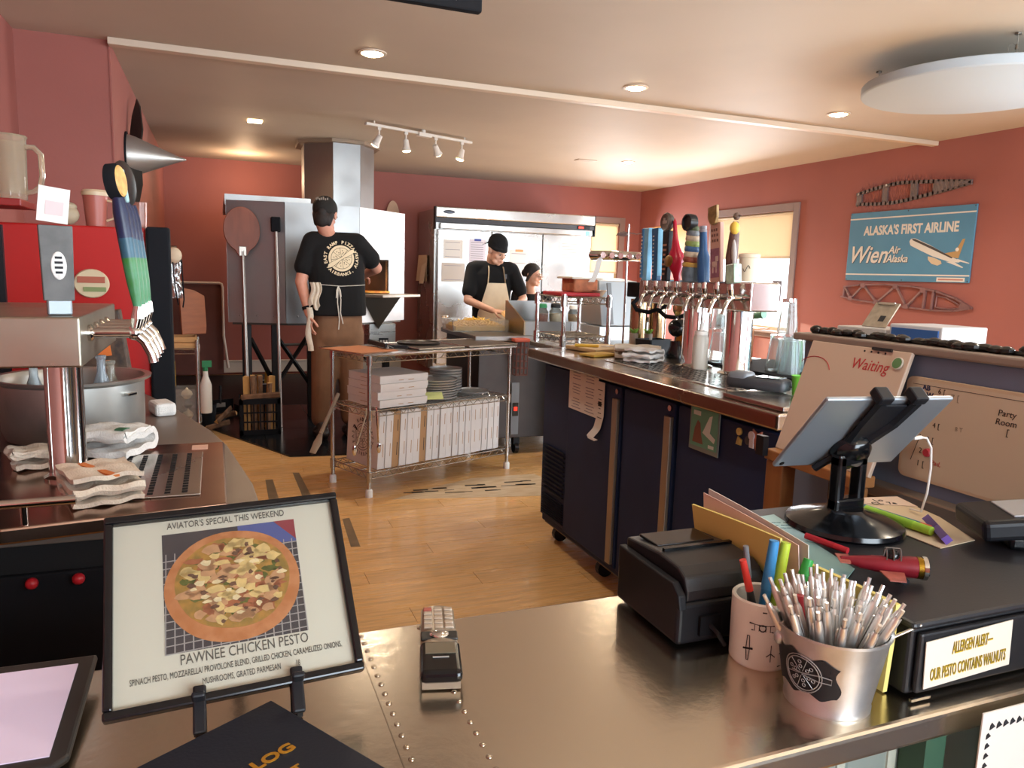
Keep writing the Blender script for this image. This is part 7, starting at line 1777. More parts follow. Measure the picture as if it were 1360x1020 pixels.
m = MB(); m.bx(-0.998, -0.555, 2.80, 3.02, 1.512, 1.535); m.build('board', mt('shelf_red', '#8a2420', 0.4), t, world=True, bevel=0.003)
m = MB(); m.bx(-0.99, -0.97, 2.85, 2.88, 1.44, 1.512); m.build('bracket', BLACK, t, world=True)
GLM = mt('mug_glass', '#dccdb4', 0.08, trans=0.75, ior=1.3)
t = thing('glass_stein', 'tall clear glass beer mug with a looped handle on the red shelf', 'mug', (-0.60, 2.89, 1.5355))
MB().lathe((0, 0, 0), [(0, 0), (0.046, 0), (0.048, 0.012), (0.052, 0.19), (0.056, 0.196), (0.053, 0.2), (0.048, 0.195), (0.043, 0.02), (0, 0.02)], 28).build('glass', GLM, t, smooth=True)
MB().tube([(0.05, -0.01, 0.165), (0.075, -0.014, 0.165), (0.093, -0.017, 0.145), (0.095, -0.018, 0.08), (0.088, -0.017, 0.045), (0.07, -0.014, 0.028), (0.048, -0.01, 0.022)], 0.009, 10).build('handle', GLM, t, smooth=True)
t = thing('dimpled_mug', 'large amber dimpled glass mug at the far left edge of the shelf', 'mug', (-0.755, 2.90, 1.5355))
m = MB(); m.lathe((0, 0, 0), [(0, 0), (0.06, 0), (0.066, 0.01), (0.074, 0.24), (0.07, 0.245), (0.064, 0.02), (0, 0.02)], 30); m.build('glass', mt('amber_glass', '#c9a86a', 0.12, trans=0.5, ior=1.35), t, smooth=True)
m = MB()
for i in range(12):
    for j in range(9):
        a = 2*PI*(i+0.5*(j % 2))/12; rr_ = 0.068+0.0075*j/9; m.ell((rr_*math.cos(a), rr_*math.sin(a), 0.035+0.0225*j), (0.008, 0.008, 0.009), 8, 5)
m.build('dimples', mt('amber_bright', '#d6b878', 0.1, 0.4, trans=0.3), t, smooth=True)['kind'] = 'stuff'

# ================================================================== LEFT WALL: propeller hub
t = thing('propeller_hub', 'polished conical propeller spinner with dark blades on the left wall', 'propeller', (-0.53, 5.82, 2.055))
m = MB(); m.lathe((0.02, 0, 0), [(0, -0.012), (0.137, -0.012), (0.137, 0.0), (0.125, 0.04), (0.06, 0.20), (0.02, 0.30), (0.006, 0.345), (0, 0.35)], 48, Vector((1, 0, 0)).to_track_quat('Z', 'Y').to_matrix()); m.build('spinner', mt('spinner_metal', '#b5b1aa', 0.4, 0.75), t, smooth=True)
m = MB(); m.cyl((0.001, 0, 0), (0.012, 0, 0), 0.155, n=40); m.build('backplate', BLACKM, t, smooth=True)
BLD = mt('blade_dark', '#33302d', 0.35, 0.4)
for a0 in (0.62, 0.62+PI):
    m = MB(); F = Matrix.Rotation(-a0, 4, 'X')
    m.xf(F @ Matrix(((0, 0, 1, 0.03), (1, 0, 0, 0), (0, 1, 0, 0), (0, 0, 0, 1))))
    m.xf(m.X @ Matrix.Translation((0, 0, 0.03)) @ Matrix.Rotation(R(50), 4, 'Y')); m.prism([(-0.04, 0.08), (0.04, 0.08), (0.06, 0.20), (0.045, 0.38), (0.008, 0.53), (-0.02, 0.45), (-0.05, 0.22)], -0.006, 0.006); m.build('blade', BLD, t, fix=True)

# ================================================================== LEFT REAR: wire rack, crate, tools
t = thing('storage_rack', 'narrow chrome wire rack of kitchen oddments in the left rear corner', 'rack', (-0.27, 6.45, 0))
for x in (-0.13, 0.13):
    for y in (-0.15, 0.15): MB().cyl((x, y, 0), (x, y, 0.77), 0.0125).build('post', WIRE, t, smooth=True)
for z in (0.12, 0.70): wire_shelf(z, t, 0.26, 0.30, 12)
def put(name, label, cat, loc, rz=0, group=None): return thing(name, label, cat, loc, rz, group)
t = put('wooden_crate', 'low wooden crate on top of the narrow wire rack', 'crate', (-0.27, 6.44, 0.705))
WOODC = mt('crate_wood', '#b98d5a', 0.7, var=0.12, vscale=6, stretch=(1, 1, 6))
for sy in (-1, 1):
    for k in range(2): MB().box((0, sy*0.12, 0.022+0.045*k), (0.25, 0.012, 0.038)).build('slat', WOODC, t)
for sx in (-1, 1): MB().box((sx*0.12, 0, 0.045), (0.012, 0.23, 0.08)).build('end_board', WOODC, t)
MB().box((0, 0, 0.004), (0.24, 0.23, 0.008)).build('base', WOODC, t)
t = put('clear_bin', 'clear plastic bin of onions and garlic on the lower shelf of the narrow rack', 'bin', (-0.27, 6.43, 0.125))
for sy in (-1, 1): MB().box((0, sy*0.11, 0.13), (0.22, 0.004, 0.26)).build('side', CLEARP, t)
for sx in (-1, 1): MB().box((sx*0.11, 0, 0.13), (0.004, 0.22, 0.26)).build('side', CLEARP, t)
MB().box((0, 0, 0.003), (0.22, 0.22, 0.005)).build('base', CLEARP, t)
for k, (x, y, z, r, c, lab) in enumerate(((0.05, -0.06, 0.05, 0.042, '#d9c8a4', 'pale onion at the bottom of the clear bin'), (0.05, -0.05, 0.135, 0.04, '#4a4036', 'dark mushroom in the middle of the clear bin'), (0.045, -0.05, 0.215, 0.044, '#d6c7a8', 'pale onion on top in the clear bin'), (-0.05, -0.05, 0.06, 0.045, '#cbb894', 'tan onion at the left of the clear bin'))):
    o = MB().lathe((0, 0, 0), [(0, -r*0.9), (r*0.5, -r*0.8), (r, -r*0.1), (r*0.8, r*0.5), (r*0.25, r*0.85), (r*0.12, r*1.15), (0, r*1.2)], 18).build('onion', mt('onion_'+str(k), c, 0.5, var=0.1, vscale=20), None, smooth=True)
    o.location = (-0.27+x, 6.43+y, 0.125+z); tag(o, lab, 'onion', 'vegetables in the clear bin')
o = MB().box((0, 0, 0.1), (0.05, 0.03, 0.2), rx=0.1).build('yellow_carton', mt('carton_yellow', '#d0a63c', 0.6), None, bevel=0.003); o.location = (-0.33, 6.44, 0.395); tag(o, 'tall yellow carton standing in the narrow rack', 'carton')
t = put('spray_bottle', 'white spray bottle with a green top hanging on the narrow rack', 'bottle', (-0.085, 6.30, 0.20))
MB().lathe((0, 0, 0), [(0, 0), (0.04, 0), (0.044, 0.02), (0.044, 0.22), (0.02, 0.29), (0.018, 0.33), (0, 0.33)], 22).build('bottle', mt('bottle_milk', '#cfcac0', 0.4), t, smooth=True)
MB().cyl((0, 0, 0.33), (0, 0, 0.36), 0.02, n=14).box((0.012, 0, 0.385), (0.07, 0.026, 0.05)).build('trigger_head', GREEN, t, smooth=True)
t = put('trash_bin', 'black waste bin standing behind the white spray bottle', 'bin', (-0.08, 6.72, 0))
MB().lathe((0, 0, 0), [(0, 0), (0.05, 0), (0.07, 0.19), (0.073, 0.195), (0.066, 0.195), (0.047, 0.008), (0, 0.008)], 24).build('bin', BLACKM, t, smooth=True)
t = put('cutting_board', 'brown wooden cutting board standing on the narrow rack', 'cutting board', (-0.16, 6.5, 0.80), R(10))
m = MB().xf(frame((0, 0, 0.0), (1, 0.3, 0), (0, 0.1, 1))); m.prism([(-0.10, 0), (0.09, 0), (0.10, 0.06), (0.10, 0.30), (0.02, 0.345), (-0.10, 0.37)], -0.01, 0.01); m.build('board', mt('board_brown', '#8d4f2a', 0.5, var=0.12, vscale=5, stretch=(1, 1, 5)), t, bevel=0.003)
t = put('hanging_apron', 'bundle of pale cap, foil and dark straps hanging by the black door', 'bundle', (-0.28, 6.30, 1.08))
MB().ell((0.0, 0, 0.33), (0.055, 0.045, 0.06), 16, 10).build('white_cap', mt('cap_cream', '#d6c2a6', 0.8), t, smooth=True)
m = MB(); m.grid(lambda u, v: (-0.045+0.09*u+0.01*math.sin(v*9), 0.012*math.sin(u*11+v*5), 0.01+0.29*v), 10, 12, 0.004); m.build('foil_sheet', mt('foil', '#c9c8c6', 0.25, 0.9, bump=0.3, bscale=30), t, smooth=True)
m = MB(); m.tube([(0.05, -0.01, 0.30), (0.055, -0.015, 0.15), (0.06, -0.01, 0.0), (0.05, 0, -0.06)], 0.006, 6); m.tube([(-0.01, -0.02, 0.28), (0.0, -0.02, 0.1), (0.02, -0.02, -0.04)], 0.005, 6); m.build('strap', BLACKM, t, smooth=True)
m = MB(); m.cyl((-0.24, 0.05, 0.395), (0.02, 0.0, 0.395), 0.006, n=8); m.build('hook_rod', CHROME, t)
# crate with firewood
t = put('milk_crate', 'black plastic milk crate full of split firewood below the oven', 'crate', (0.315, 6.41, 0.0105))
W2, D2, H2 = 0.155, 0.15, 0.29
for sx in (-1, 1):
    for sy in (-1, 1): MB().box((sx*(W2-0.012), sy*(D2-0.012), H2/2), (0.024, 0.024, H2)).build('corner_post', BLACKM, t)
for sy in (-1, 1):
    for z, h in ((0.02, 0.04), (0.27, 0.045)): MB().box((0, sy*(D2-0.004), z), (2*W2, 0.008, h)).build('rail', BLACKM, t)
    for k in range(2): MB().box((0, sy*(D2-0.005), 0.105+0.075*k), (2*W2-0.02, 0.006, 0.012)).build('bar', BLACKM, t)
    for k in range(5): MB().box((-0.10+0.05*k, sy*(D2-0.006), 0.14), (0.010, 0.005, 0.24)).build('bar', BLACKM, t)
for sx in (-1, 1):
    for z, h in ((0.02, 0.04), (0.27, 0.045), (0.14, 0.012)): MB().box((sx*(W2-0.004), 0, z), (0.008, 2*D2, h)).build('rail', BLACKM, t)
MB().box((0, 0, 0.004), (2*W2-0.02, 2*D2-0.02, 0.008)).build('base', BLACKM, t)
LOG = mt('split_wood', '#b48a50', 0.75, var=0.18, vscale=6, stretch=(5, 5, 0.8)); BARK = mt('bark', '#6a4c36', 0.9, var=0.3, vscale=20)
rr = random.Random(31)
def log(label, loc, rot, L, w, group):
    o = thing('firewood_log', label, 'firewood', loc, group=group, rot=rot)
    m = MB(); m.prism([(-w, -w*0.6), (w, -w*0.7), (w*0.3, w*0.9)], 0, L); m.build('split_face', LOG, o, bevel=0.002)
    m = MB(); m.prism([(-w*1.02, -w*0.6), (w*1.02, -w*0.7), (w*0.6, -w*1.0), (-w*0.5, -w*0.95)], 0.002, L-0.002); m.build('bark', BARK, o)
LGS = [(-0.10, -0.05, 0.46), (-0.05, -0.08, 0.47), (0.0, -0.04, 0.455), (0.05, -0.07, 0.40), (0.09, -0.02, 0.45), (-0.02, 0.06, 0.44), (0.06, 0.08, 0.43)]
pos = ['at the left', 'second from left', 'in the middle front', 'the shortest', 'at the right', 'at the back left', 'at the back right']
for k, (x, y, L) in enumerate(LGS):
    log('split firewood log standing upright in the black crate, ' + pos[k], (0.315+x, 6.41+y, 0.02), (rr.uniform(-0.08, 0.08), rr.uniform(-0.08, 0.08), rr.uniform(0, 6)), L, 0.026, 'firewood in the crate')
log('split log lying flat across the front of the black crate', (0.17, 6.28, 0.315), (0, R(88), 0.1), 0.30, 0.024, 'firewood in the crate')
for k, (x, y, rz, L, lab) in enumerate(((0.00, 6.50, 0.6, 0.22, 'kindling stick lying left of the black crate, nearest the rack'), (0.06, 6.78, -0.3, 0.20, 'kindling stick lying behind the others left of the crate'), (0.08, 6.45, 1.0, 0.22, 'pale kindling stick slanting against the crate'))):
    log(lab, (x-0.1, y, 0.035+0.03*k), (0, R(84-8*k), rz), L, 0.022, 'loose kindling')
t = put('dust_pan', 'dark plastic dustpan lying behind the kindling', 'dustpan', (0.06, 7.2, 0.012), R(20))
m = MB(); m.prism([(-0.14, -0.10), (0.14, -0.10), (0.12, 0.12), (-0.12, 0.12)], 0, 0.008); m.box((0, 0.12, 0.06), (0.24, 0.01, 0.12)); m.box((0.13, 0.01, 0.035), (0.008, 0.22, 0.07)); m.box((-0.13, 0.01, 0.035), (0.008, 0.22, 0.07)); m.build('pan', BLACK, t)
m = MB(); m.cyl((0, 0.12, 0.08), (0.02, 0.16, 0.24), 0.014); m.build('handle', BLACK, t, smooth=True)
m = MB(); m.box((0.0, 0.113, 0.07), (0.09, 0.002, 0.04)); m.build('label', mt('label_pale', '#9a9894', 0.6), t)
t = put('ash_bucket', 'steel ash bucket with a white rim under the oven', 'bucket', (0.40, 7.35, 0.012))
MB().lathe((0, 0, 0), [(0, 0), (0.09, 0), (0.12, 0.26), (0.125, 0.262), (0.116, 0.262), (0.086, 0.006), (0, 0.006)], 30).build('pail', mt('pail_dark', '#4a4b4e', 0.4, 0.7), t, smooth=True)
MB().lathe((0, 0, 0.262), [(0.117, 0), (0.128, 0.0), (0.128, 0.01), (0.117, 0.01), (0.117, 0)], 30).build('rim', WHITEP, t, smooth=True)
MB().prism([(-0.02, 0), (0.025, 0.0), (0.03, 0.17), (-0.005, 0.18)], -0.01, 0.01, frame((0.02, -0.04, 0.2), (1, 0, 0), (0, 0, 1))).build('yellow_scoop', mt('scoop_yellow', '#c79a3a', 0.6), t)

# ================================================================== PEOPLE
def blob_mesh(name, blobs, voxel, smooth_iter=4):
    """blobs: ('c', p0, p1, r0, r1[, flat]) capsules, ('e', c, (rx,ry,rz), rotz) ellipsoids -> one continuous remeshed surface"""
    m = MB()
    for b in blobs:
        if b[0] == 'c':
            p0, p1, r0, r1 = Vector(b[1]), Vector(b[2]), b[3], b[4]
            k = max(2, int((p1-p0).length/(min(r0, r1)*0.6))+1)
            m.tube([p0.lerp(p1, i/(k-1)) for i in range(k)], [r0+(r1-r0)*i/(k-1) for i in range(k)], 16)
            m.ell(p0, r0, 16, 10); m.ell(p1, r1, 16, 10)
        elif b[0] == 'e':
            rot = b[3] if len(b) > 3 else None
            m.ell(b[1], b[2], 24, 14, rot)
        elif b[0] == 'loft':      # rings: (center, rx, ry) stacked along z, axes rotated by yaw
            rings, yaw = b[1], b[2]
            vs = []; n = 24; fs = []
            for c, rx, ry in rings:
                for i in range(n):
                    a = 2*PI*i/n; x = rx*math.copysign(abs(math.cos(a))**0.85, math.cos(a)); y = ry*math.copysign(abs(math.sin(a))**0.85, math.sin(a))
                    vs.append((c[0]+x*math.cos(yaw)-y*math.sin(yaw), c[1]+x*math.sin(yaw)+y*math.cos(yaw), c[2]))
            for k in range(len(rings)-1):
                for i in range(n):
                    j = (i+1) % n; fs.append((k*n+i, k*n+j, (k+1)*n+j, (k+1)*n+i))
            fs += [tuple(range(n-1, -1, -1)), tuple(range((len(rings)-1)*n, len(rings)*n))]
            m.add(vs, fs)
    me = bpy.data.meshes.new('tmp'); me.from_pydata(m.v, [], m.f)
    ob = bpy.data.objects.new('tmp', me); COL.objects.link(ob)
    md = ob.modifiers.new('r', 'REMESH'); md.mode = 'VOXEL'; md.voxel_size = voxel; md.use_smooth_shade = True
    sm = ob.modifiers.new('s', 'SMOOTH'); sm.iterations = smooth_iter; sm.factor = 0.5
    dg = bpy.context.evaluated_depsgraph_get()
    out = bpy.data.meshes.new_from_object(ob.evaluated_get(dg)); out.name = name
    bpy.data.objects.remove(ob); bpy.data.meshes.remove(me)
    out.polygons.foreach_set('use_smooth', [True]*len(out.polygons))
    return out
def blob(name, blobs, voxel, mat, parent, smooth_iter=4):
    me = blob_mesh(name, blobs, voxel, smooth_iter)
    me.materials.clear(); me.materials.append(mat)
    me.transform(Matrix.Translation(-Vector(parent.location)))
    o = bpy.data.objects.new(name, me); COL.objects.link(o); o.parent = parent
    return o
def hand_blobs(wrist, palm_dir, palm_n, thumb_side, s=1.0, curl=0.5, spread=0.18):
    """five separate fingers rooted in a palm; palm_n points out of the palm, thumb_side = +1/-1"""
    w = Vector(wrist); d = Vector(palm_dir).normalized(); n = Vector(palm_n); n = (n - d*n.dot(d)).normalized(); sd = d.cross(n)*thumb_side
    out = []
    pc = w + d*0.05*s
    for q in (-0.026, -0.009, 0.009, 0.026):
        out.append(('c', w + d*0.012*s + sd*q*0.7*s, w + d*0.085*s + sd*q*s, 0.015*s, 0.0125*s))
    for i, (off, L) in enumerate(((0.029, 0.072), (0.010, 0.082), (-0.010, 0.077), (-0.029, 0.060))):
        p = w + d*0.086*s + sd*off*s
        dd = (d + sd*spread*(off/0.03)).normalized()
        c1 = curl*0.7; c2 = curl*1.5; c3 = curl*2.1
        for L2, c, r in ((0.45, c1, 0.0088), (0.30, c2, 0.0082), (0.25, c3, 0.0074)):
            q = p + (dd*math.cos(c) + n*math.sin(c))*L*L2*s
            out.append(('c', p, q, r*s, r*0.92*s)); p = q
    p = w + d*0.03*s + sd*0.03*s
    for L2, v in ((0.038, d*0.55+sd*0.75+n*0.25), (0.030, d*0.8+sd*0.35+n*0.45), (0.022, d*0.85+sd*0.1+n*0.5)):
        q = p + v.normalized()*L2*s; out.append(('c', p, q, 0.0115*s, 0.0095*s)); p = q
    return out
def head_blobs(c, yaw, pitch=0.0, s=1.0, roll=0.0):
    """head centred at c (mid height), facing yaw (0 = -Y, camera side), pitch>0 looks down"""
    M = Euler((0, 0, yaw)).to_matrix() @ Euler((pitch, 0, 0)).to_matrix() @ Euler((0, roll, 0)).to_matrix()
    c = Vector(c)
    P = lambda x, y, z: c + M @ Vector((x*s, y*s, z*s))
    o = [('e', P(0, 0.015, 0.03), (0.076*s, 0.094*s, 0.085*s), M), ('e', P(0, -0.018, -0.035), (0.060*s, 0.070*s, 0.078*s), M),
         ('c', P(-0.034, -0.055, -0.072), P(0.034, -0.055, -0.072), 0.024*s, 0.024*s), ('e', P(0, -0.068, -0.088), (0.022*s, 0.018*s, 0.018*s), M),
         ('c', P(0, -0.078, 0.02), P(0, -0.100, -0.018), 0.0085*s, 0.0125*s), ('e', P(-0.011, -0.090, -0.020), (0.009*s, 0.010*s, 0.007*s), M), ('e', P(0.011, -0.090, -0.020), (0.009*s, 0.010*s, 0.007*s), M),
         ('c', P(-0.045, -0.066, 0.026), P(-0.012, -0.080, 0.024), 0.0095*s, 0.009*s), ('c', P(0.045, -0.066, 0.026), P(0.012, -0.080, 0.024), 0.0095*s, 0.009*s),
         ('e', P(-0.042, -0.060, -0.022), (0.02*s, 0.018*s, 0.018*s), M), ('e', P(0.042, -0.060, -0.022), (0.02*s, 0.018*s, 0.018*s), M),
         ('c', P(-0.016, -0.083, -0.052), P(0.016, -0.083, -0.052), 0.007*s, 0.007*s), ('c', P(-0.013, -0.080, -0.064), P(0.013, -0.080, -0.064), 0.008*s, 0.008*s)]
    for sx in (-1, 1):
        o += [('e', P(sx*0.078, 0.012, -0.008), (0.008*s, 0.020*s, 0.030*s), M), ('e', P(sx*0.083, 0.020, 0.008), (0.007*s, 0.016*s, 0.016*s), M)]
    return o, P, M
SKIN = mt('skin_fair', '#c98f78', 0.5, var=0.05, vscale=30, sss=0.08)
SKIN2 = mt('skin_light', '#cf9f86', 0.5, var=0.05, vscale=30, sss=0.08)
TEE = mt('tee_black', '#0b0b0d', 0.95, bump=0.25, bscale=14)
KHAKI = mt('trouser_khaki', '#7b5a42', 0.9, var=0.08, vscale=10, bump=0.3, bscale=12)
APRON = mt('apron_cream', '#d3c2a6', 0.85, var=0.06, vscale=8, bump=0.2, bscale=15)
HAIRD = mt('hair_dark', '#221b19', 0.7, var=0.3, vscale=60)

# ---------------- the pizzaiolo, seen from behind
man = thing('person', 'person in black pizza tee, cap and khaki trousers working at the oven, back turned', 'person', (0.88, 6.06, 0.01))
yaw = R(4)
hb, HP_, HM_ = head_blobs((0.80, 6.03, 1.745), PI + R(-22), R(16), 1.06)
sh = 1.545
Ls, Rs = Vector((0.685, 6.05, sh)), Vector((1.06, 6.02, sh))
Le, Lw_ = Vector((0.615, 6.02, 1.24)), Vector((0.665, 5.96, 0.995))
Re, Rw_ = Vector((1.215, 6.14, 1.36)), Vector((1.16, 6.40, 1.30))
body = hb + [('c', HP_(0, 0.02, -0.08), (0.86, 6.08, 1.52), 0.058, 0.066),
    ('loft', [((0.89, 6.06, 0.86), 0.165, 0.115), ((0.89, 6.06, 1.0), 0.175, 0.125), ((0.885, 6.06, 1.2), 0.18, 0.125), ((0.875, 6.06, 1.4), 0.195, 0.12), ((0.87, 6.06, 1.52), 0.15, 0.09)], yaw),
    ('c', Ls, Le, 0.056, 0.046), ('c', Le, Lw_, 0.046, 0.031), ('c', Rs, Re, 0.056, 0.046), ('c', Re, Rw_, 0.046, 0.031),
    ('c', (0.81, 6.06, 0.86), (0.79, 6.07, 0.48), 0.088, 0.062), ('c', (0.79, 6.07, 0.48), (0.77, 6.06, 0.10), 0.06, 0.042), ('c', (0.98, 6.06, 0.86), (1.0, 6.09, 0.48), 0.088, 0.062), ('c', (1.0, 6.09, 0.48), (1.0, 6.07, 0.10), 0.06, 0.042)]
body += hand_blobs(Lw_, (0.05, -0.1, -1), (0.9, 0.2, 0), 1, 1.0, 0.35)
body += hand_blobs(Rw_, (-0.05, 1, -0.25), (-0.2, 0, -1), -1, 1.0, 0.6)
blob('body', body, 0.0065, SKIN, man)
# tee shirt
tee = [('loft', [((0.895, 6.06, 0.985), 0.222, 0.165), ((0.895, 6.06, 1.03), 0.222, 0.165), ((0.893, 6.06, 1.2), 0.215, 0.158), ((0.882, 6.06, 1.36), 0.222, 0.150), ((0.876, 6.06, 1.46), 0.215, 0.135), ((0.872, 6.06, 1.53), 0.17, 0.112), ((0.865, 6.07, 1.575), 0.10, 0.085), ((0.86, 6.075, 1.595), 0.075, 0.072)], yaw),
       ('c', Ls+Vector((0.02, 0, 0.0)), Ls.lerp(Le, 0.62), 0.078, 0.078), ('c', Rs+Vector((-0.02, 0, 0.0)), Rs.lerp(Re, 0.62), 0.078, 0.080), ('c', Ls+Vector((0.03, 0, 0)), Rs+Vector((-0.03, 0, 0)), 0.082, 0.082)]
shirt = blob('tee_shirt', tee, 0.009, TEE, man, 6)
tr = [('loft', [((0.895, 6.06, 0.68), 0.13, 0.07), ((0.895, 6.06, 0.76), 0.175, 0.125), ((0.895, 6.06, 0.82), 0.19, 0.142), ((0.895, 6.06, 0.92), 0.192, 0.148), ((0.895, 6.06, 1.02), 0.188, 0.142)], yaw),
      ('c', (0.80, 6.06, 0.84), (0.785, 6.05, 0.46), 0.112, 0.098), ('c', (0.785, 6.05, 0.46), (0.765, 6.06, 0.17), 0.098, 0.080), ('c', (0.99, 6.06, 0.84), (1.0, 6.08, 0.46), 0.112, 0.098), ('c', (1.0, 6.08, 0.46), (1.0, 6.07, 0.17), 0.098, 0.080)]
blob('trousers', tr, 0.011, KHAKI, man, 5)
for x, y in ((0.765, 6.03), (1.0, 6.04)):
    s = blob('shoe', [('e', (x-0.01, y+0.08, 0.05), (0.056, 0.12, 0.042)), ('e', (x, y-0.03, 0.058), (0.054, 0.09, 0.052)), ('c', (x, y-0.02, 0.07), (x, y-0.01, 0.12), 0.046, 0.046), ('c', (x, y-0.05, 0.022), (x, y+0.15, 0.022), 0.040, 0.036)], 0.009, mt('shoe_brown', '#2c211b', 0.5), man)
# cap, hair
cap = [('e', HP_(0, 0.02, 0.045), (0.088*1.06, 0.107*1.06, 0.090*1.06), HM_), ('e', HP_(0, -0.11, 0.035), (0.066, 0.06, 0.013), HM_)]
cp = blob('cap', cap, 0.007, mt('cap_black', '#1b1815', 0.8), man)
m = MB().xf(Matrix.Translation(-Vector(man.location)) @ frame(HP_(0.0, 0.127, 0.078), HM_ @ Vector((-1, 0, 0)), HM_ @ Vector((0, 0.35, 1))))
for k in range(7): m.box((-0.042+0.014*k, 0.004*math.sin(k*2.1), -0.0016*(k-3)**2), (0.009, 0.016+0.006*(k == 4), 0.003))
m.build('cap_print', mt('cap_print', '#8f867c', 0.7), man)['kind'] = 'stuff'
hair = [('e', HP_(0, 0.072, -0.045), (0.06, 0.042, 0.068), HM_), ('c', HP_(-0.055, 0.05, -0.01), HP_(-0.045, 0.055, -0.08), 0.026, 0.018), ('c', HP_(0.055, 0.05, -0.01), HP_(0.045, 0.055, -0.08), 0.026, 0.018), ('e', HP_(0, 0.098, -0.005), (0.035, 0.026, 0.035), HM_)]
blob('hair', hair, 0.006, HAIRD, man)
# apron strings, towel, watch
lx, ly, lz = man.location
sb = BVHTree.FromPolygons([v.co.copy() for v in shirt.data.vertices], [p.vertices[:] for p in shirt.data.polygons])
def hug(x, z, out=0.004):   # point on the back of the shirt (facing -Y), in man's local space
    h = sb.ray_cast(Vector((x-lx, -1.0, z-lz)), Vector((0, 1, 0)))
    return (h[0] + h[1]*out) if h[0] is not None else Vector((x-lx, 5.9-ly, z-lz))
STR = mt('apron_string', '#c9c3b8', 0.8)
m = MB(); m.tube([hug(0.70+0.39*k/16, 1.225+0.012*abs(k-8)/8*1.0-0.01, 0.004) for k in range(17)], 0.006, 6, flat=0.5); m.build('apron_tie', STR, man, smooth=True)
m = MB()
p = hug(0.875, 1.215, 0.01)
m.tube([p, p+Vector((-0.012, -0.012, -0.03)), p+Vector((-0.016, -0.012, -0.09)), p+Vector((-0.006, -0.014, -0.05)), p], 0.004, 6); m.tube([p, p+Vector((0.014, -0.012, -0.03)), p+Vector((0.020, -0.012, -0.08)), p+Vector((0.010, -0.014, -0.04)), p], 0.004, 6)
m.tube([p, p+Vector((-0.008, -0.016, -0.12)), p+Vector((0.006, -0.016, -0.25)), p+Vector((0.0, -0.014, -0.33))], 0.0042, 6); m.tube([p, p+Vector((0.018, -0.014, -0.10)), p+Vector((0.014, -0.014, -0.20)), p+Vector((0.034, -0.012, -0.285))], 0.0042, 6)
m.build('tie_bow', STR, man, smooth=True)
m = MB(); q = hug(0.715, 1.22, 0.012)
m.grid(lambda u, v: tuple(q + Vector((-0.035+0.075*u+0.012*math.sin(v*6), -0.012-0.018*math.sin(u*PI*2.5)**2, 0.02-0.19*v*(1-0.12*math.sin(u*7))))), 14, 10, 0.006); m.build('side_towel', TOWEL, man, smooth=True)
m = MB(); m.grid(lambda u, v: tuple(q + Vector((-0.06+0.035*u+0.01*math.sin(v*8), -0.01-0.012*math.sin(u*PI), -0.17-0.33*v))), 6, 10, 0.006); m.build('apron_tail', TOWEL, man, smooth=True)
m = MB(); wv = (Lw_-Le).normalized(); c0 = Le.lerp(Lw_, 0.80) - Vector(man.location); m.lathe(c0, [(0.037, -0.013), (0.0395, -0.012), (0.0395, 0.012), (0.037, 0.013)], 24, wv.to_track_quat('Z', 'Y').to_matrix()); m.build('wrist_band', BLACKM, man, smooth=True)
# printed emblem on the back: built flat, then laid onto the shirt
EMB = mt('emblem_cream', '#d6c4a4', 0.8)
cxE, czE = 0.905, 1.425
def lay(me_or_mb, name, mat, out):
    if isinstance(me_or_mb, MB):
        me = bpy.data.meshes.new(name); me.from_pydata(me_or_mb.v, [], me_or_mb.f)
    else: me = me_or_mb
    for v in me.vertices:
        h = hug(cxE+v.co.x, czE+v.co.y, out)
        v.co = h
    me.materials.clear(); me.materials.append(mat)
    o = bpy.data.objects.new(name, me); COL.objects.link(o); o.parent = man
    return o
def disc2d(m, r_in, r_out, n=40, k=4, a0=0.0, a1=2*PI):
    vs = []; fs = []
    for j in range(k+1):
        r = r_in + (r_out-r_in)*j/k
        for i in range(n+1): a = a0+(a1-a0)*i/n; vs.append((r*math.cos(a), r*math.sin(a), 0))
    for j in range(k):
        for i in range(n): fs.append((j*(n+1)+i, j*(n+1)+i+1, (j+1)*(n+1)+i+1, (j+1)*(n+1)+i))
    m.add(vs, fs)
m = MB(); disc2d(m, 0.0, 0.098); e0 = lay(m, 'emblem_disc', EMB, 0.0035)
m = MB(); disc2d(m, 0.077, 0.080, k=1)
for kk in range(8):
    a = kk*PI/4+0.15
    d = Vector((math.cos(a), math.sin(a))); n_ = Vector((-d.y, d.x))*0.0013
    vs = []; 
    for i in range(6):
        rr_ = 0.014+0.063*i/5; vs += [(d.x*rr_+n_.x, d.y*rr_+n_.y, 0), (d.x*rr_-n_.x, d.y*rr_-n_.y, 0)]
    m.add(vs, [(2*i, 2*i+1, 2*i+3, 2*i+2) for i in range(5)])
    for rr_, da in ((0.045, 0.3), (0.058, 0.5), (0.035, 0.42)):
        cx, cy = rr_*math.cos(a+da), rr_*math.sin(a+da); m.add([(cx+0.004*math.cos(q*PI/3), cy+0.004*math.sin(q*PI/3), 0) for q in range(6)], [(0, 1, 2, 3, 4, 5)])
disc2d(m, 0.012, 0.0145, n=16, k=1)
lay(m, 'emblem_lines', INK, 0.0055)
m = MB()   # propeller crossing the pizza
d = Vector((math.cos(R(33)), math.sin(R(33)))); n_ = Vector((-d.y, d.x))
vs = []; 
for i in range(25):
    s = -0.118+0.236*i/24; w = 0.007+0.008*min(1, max(0, (abs(s)-0.01)/0.06)); w *= 1.0 if abs(s) < 0.10 else math.sqrt(max(0, 1-((abs(s)-0.10)/0.0185)**2))
    vs += [(d.x*s+n_.x*w, d.y*s+n_.y*w, 0), (d.x*s-n_.x*w, d.y*s-n_.y*w, 0)]
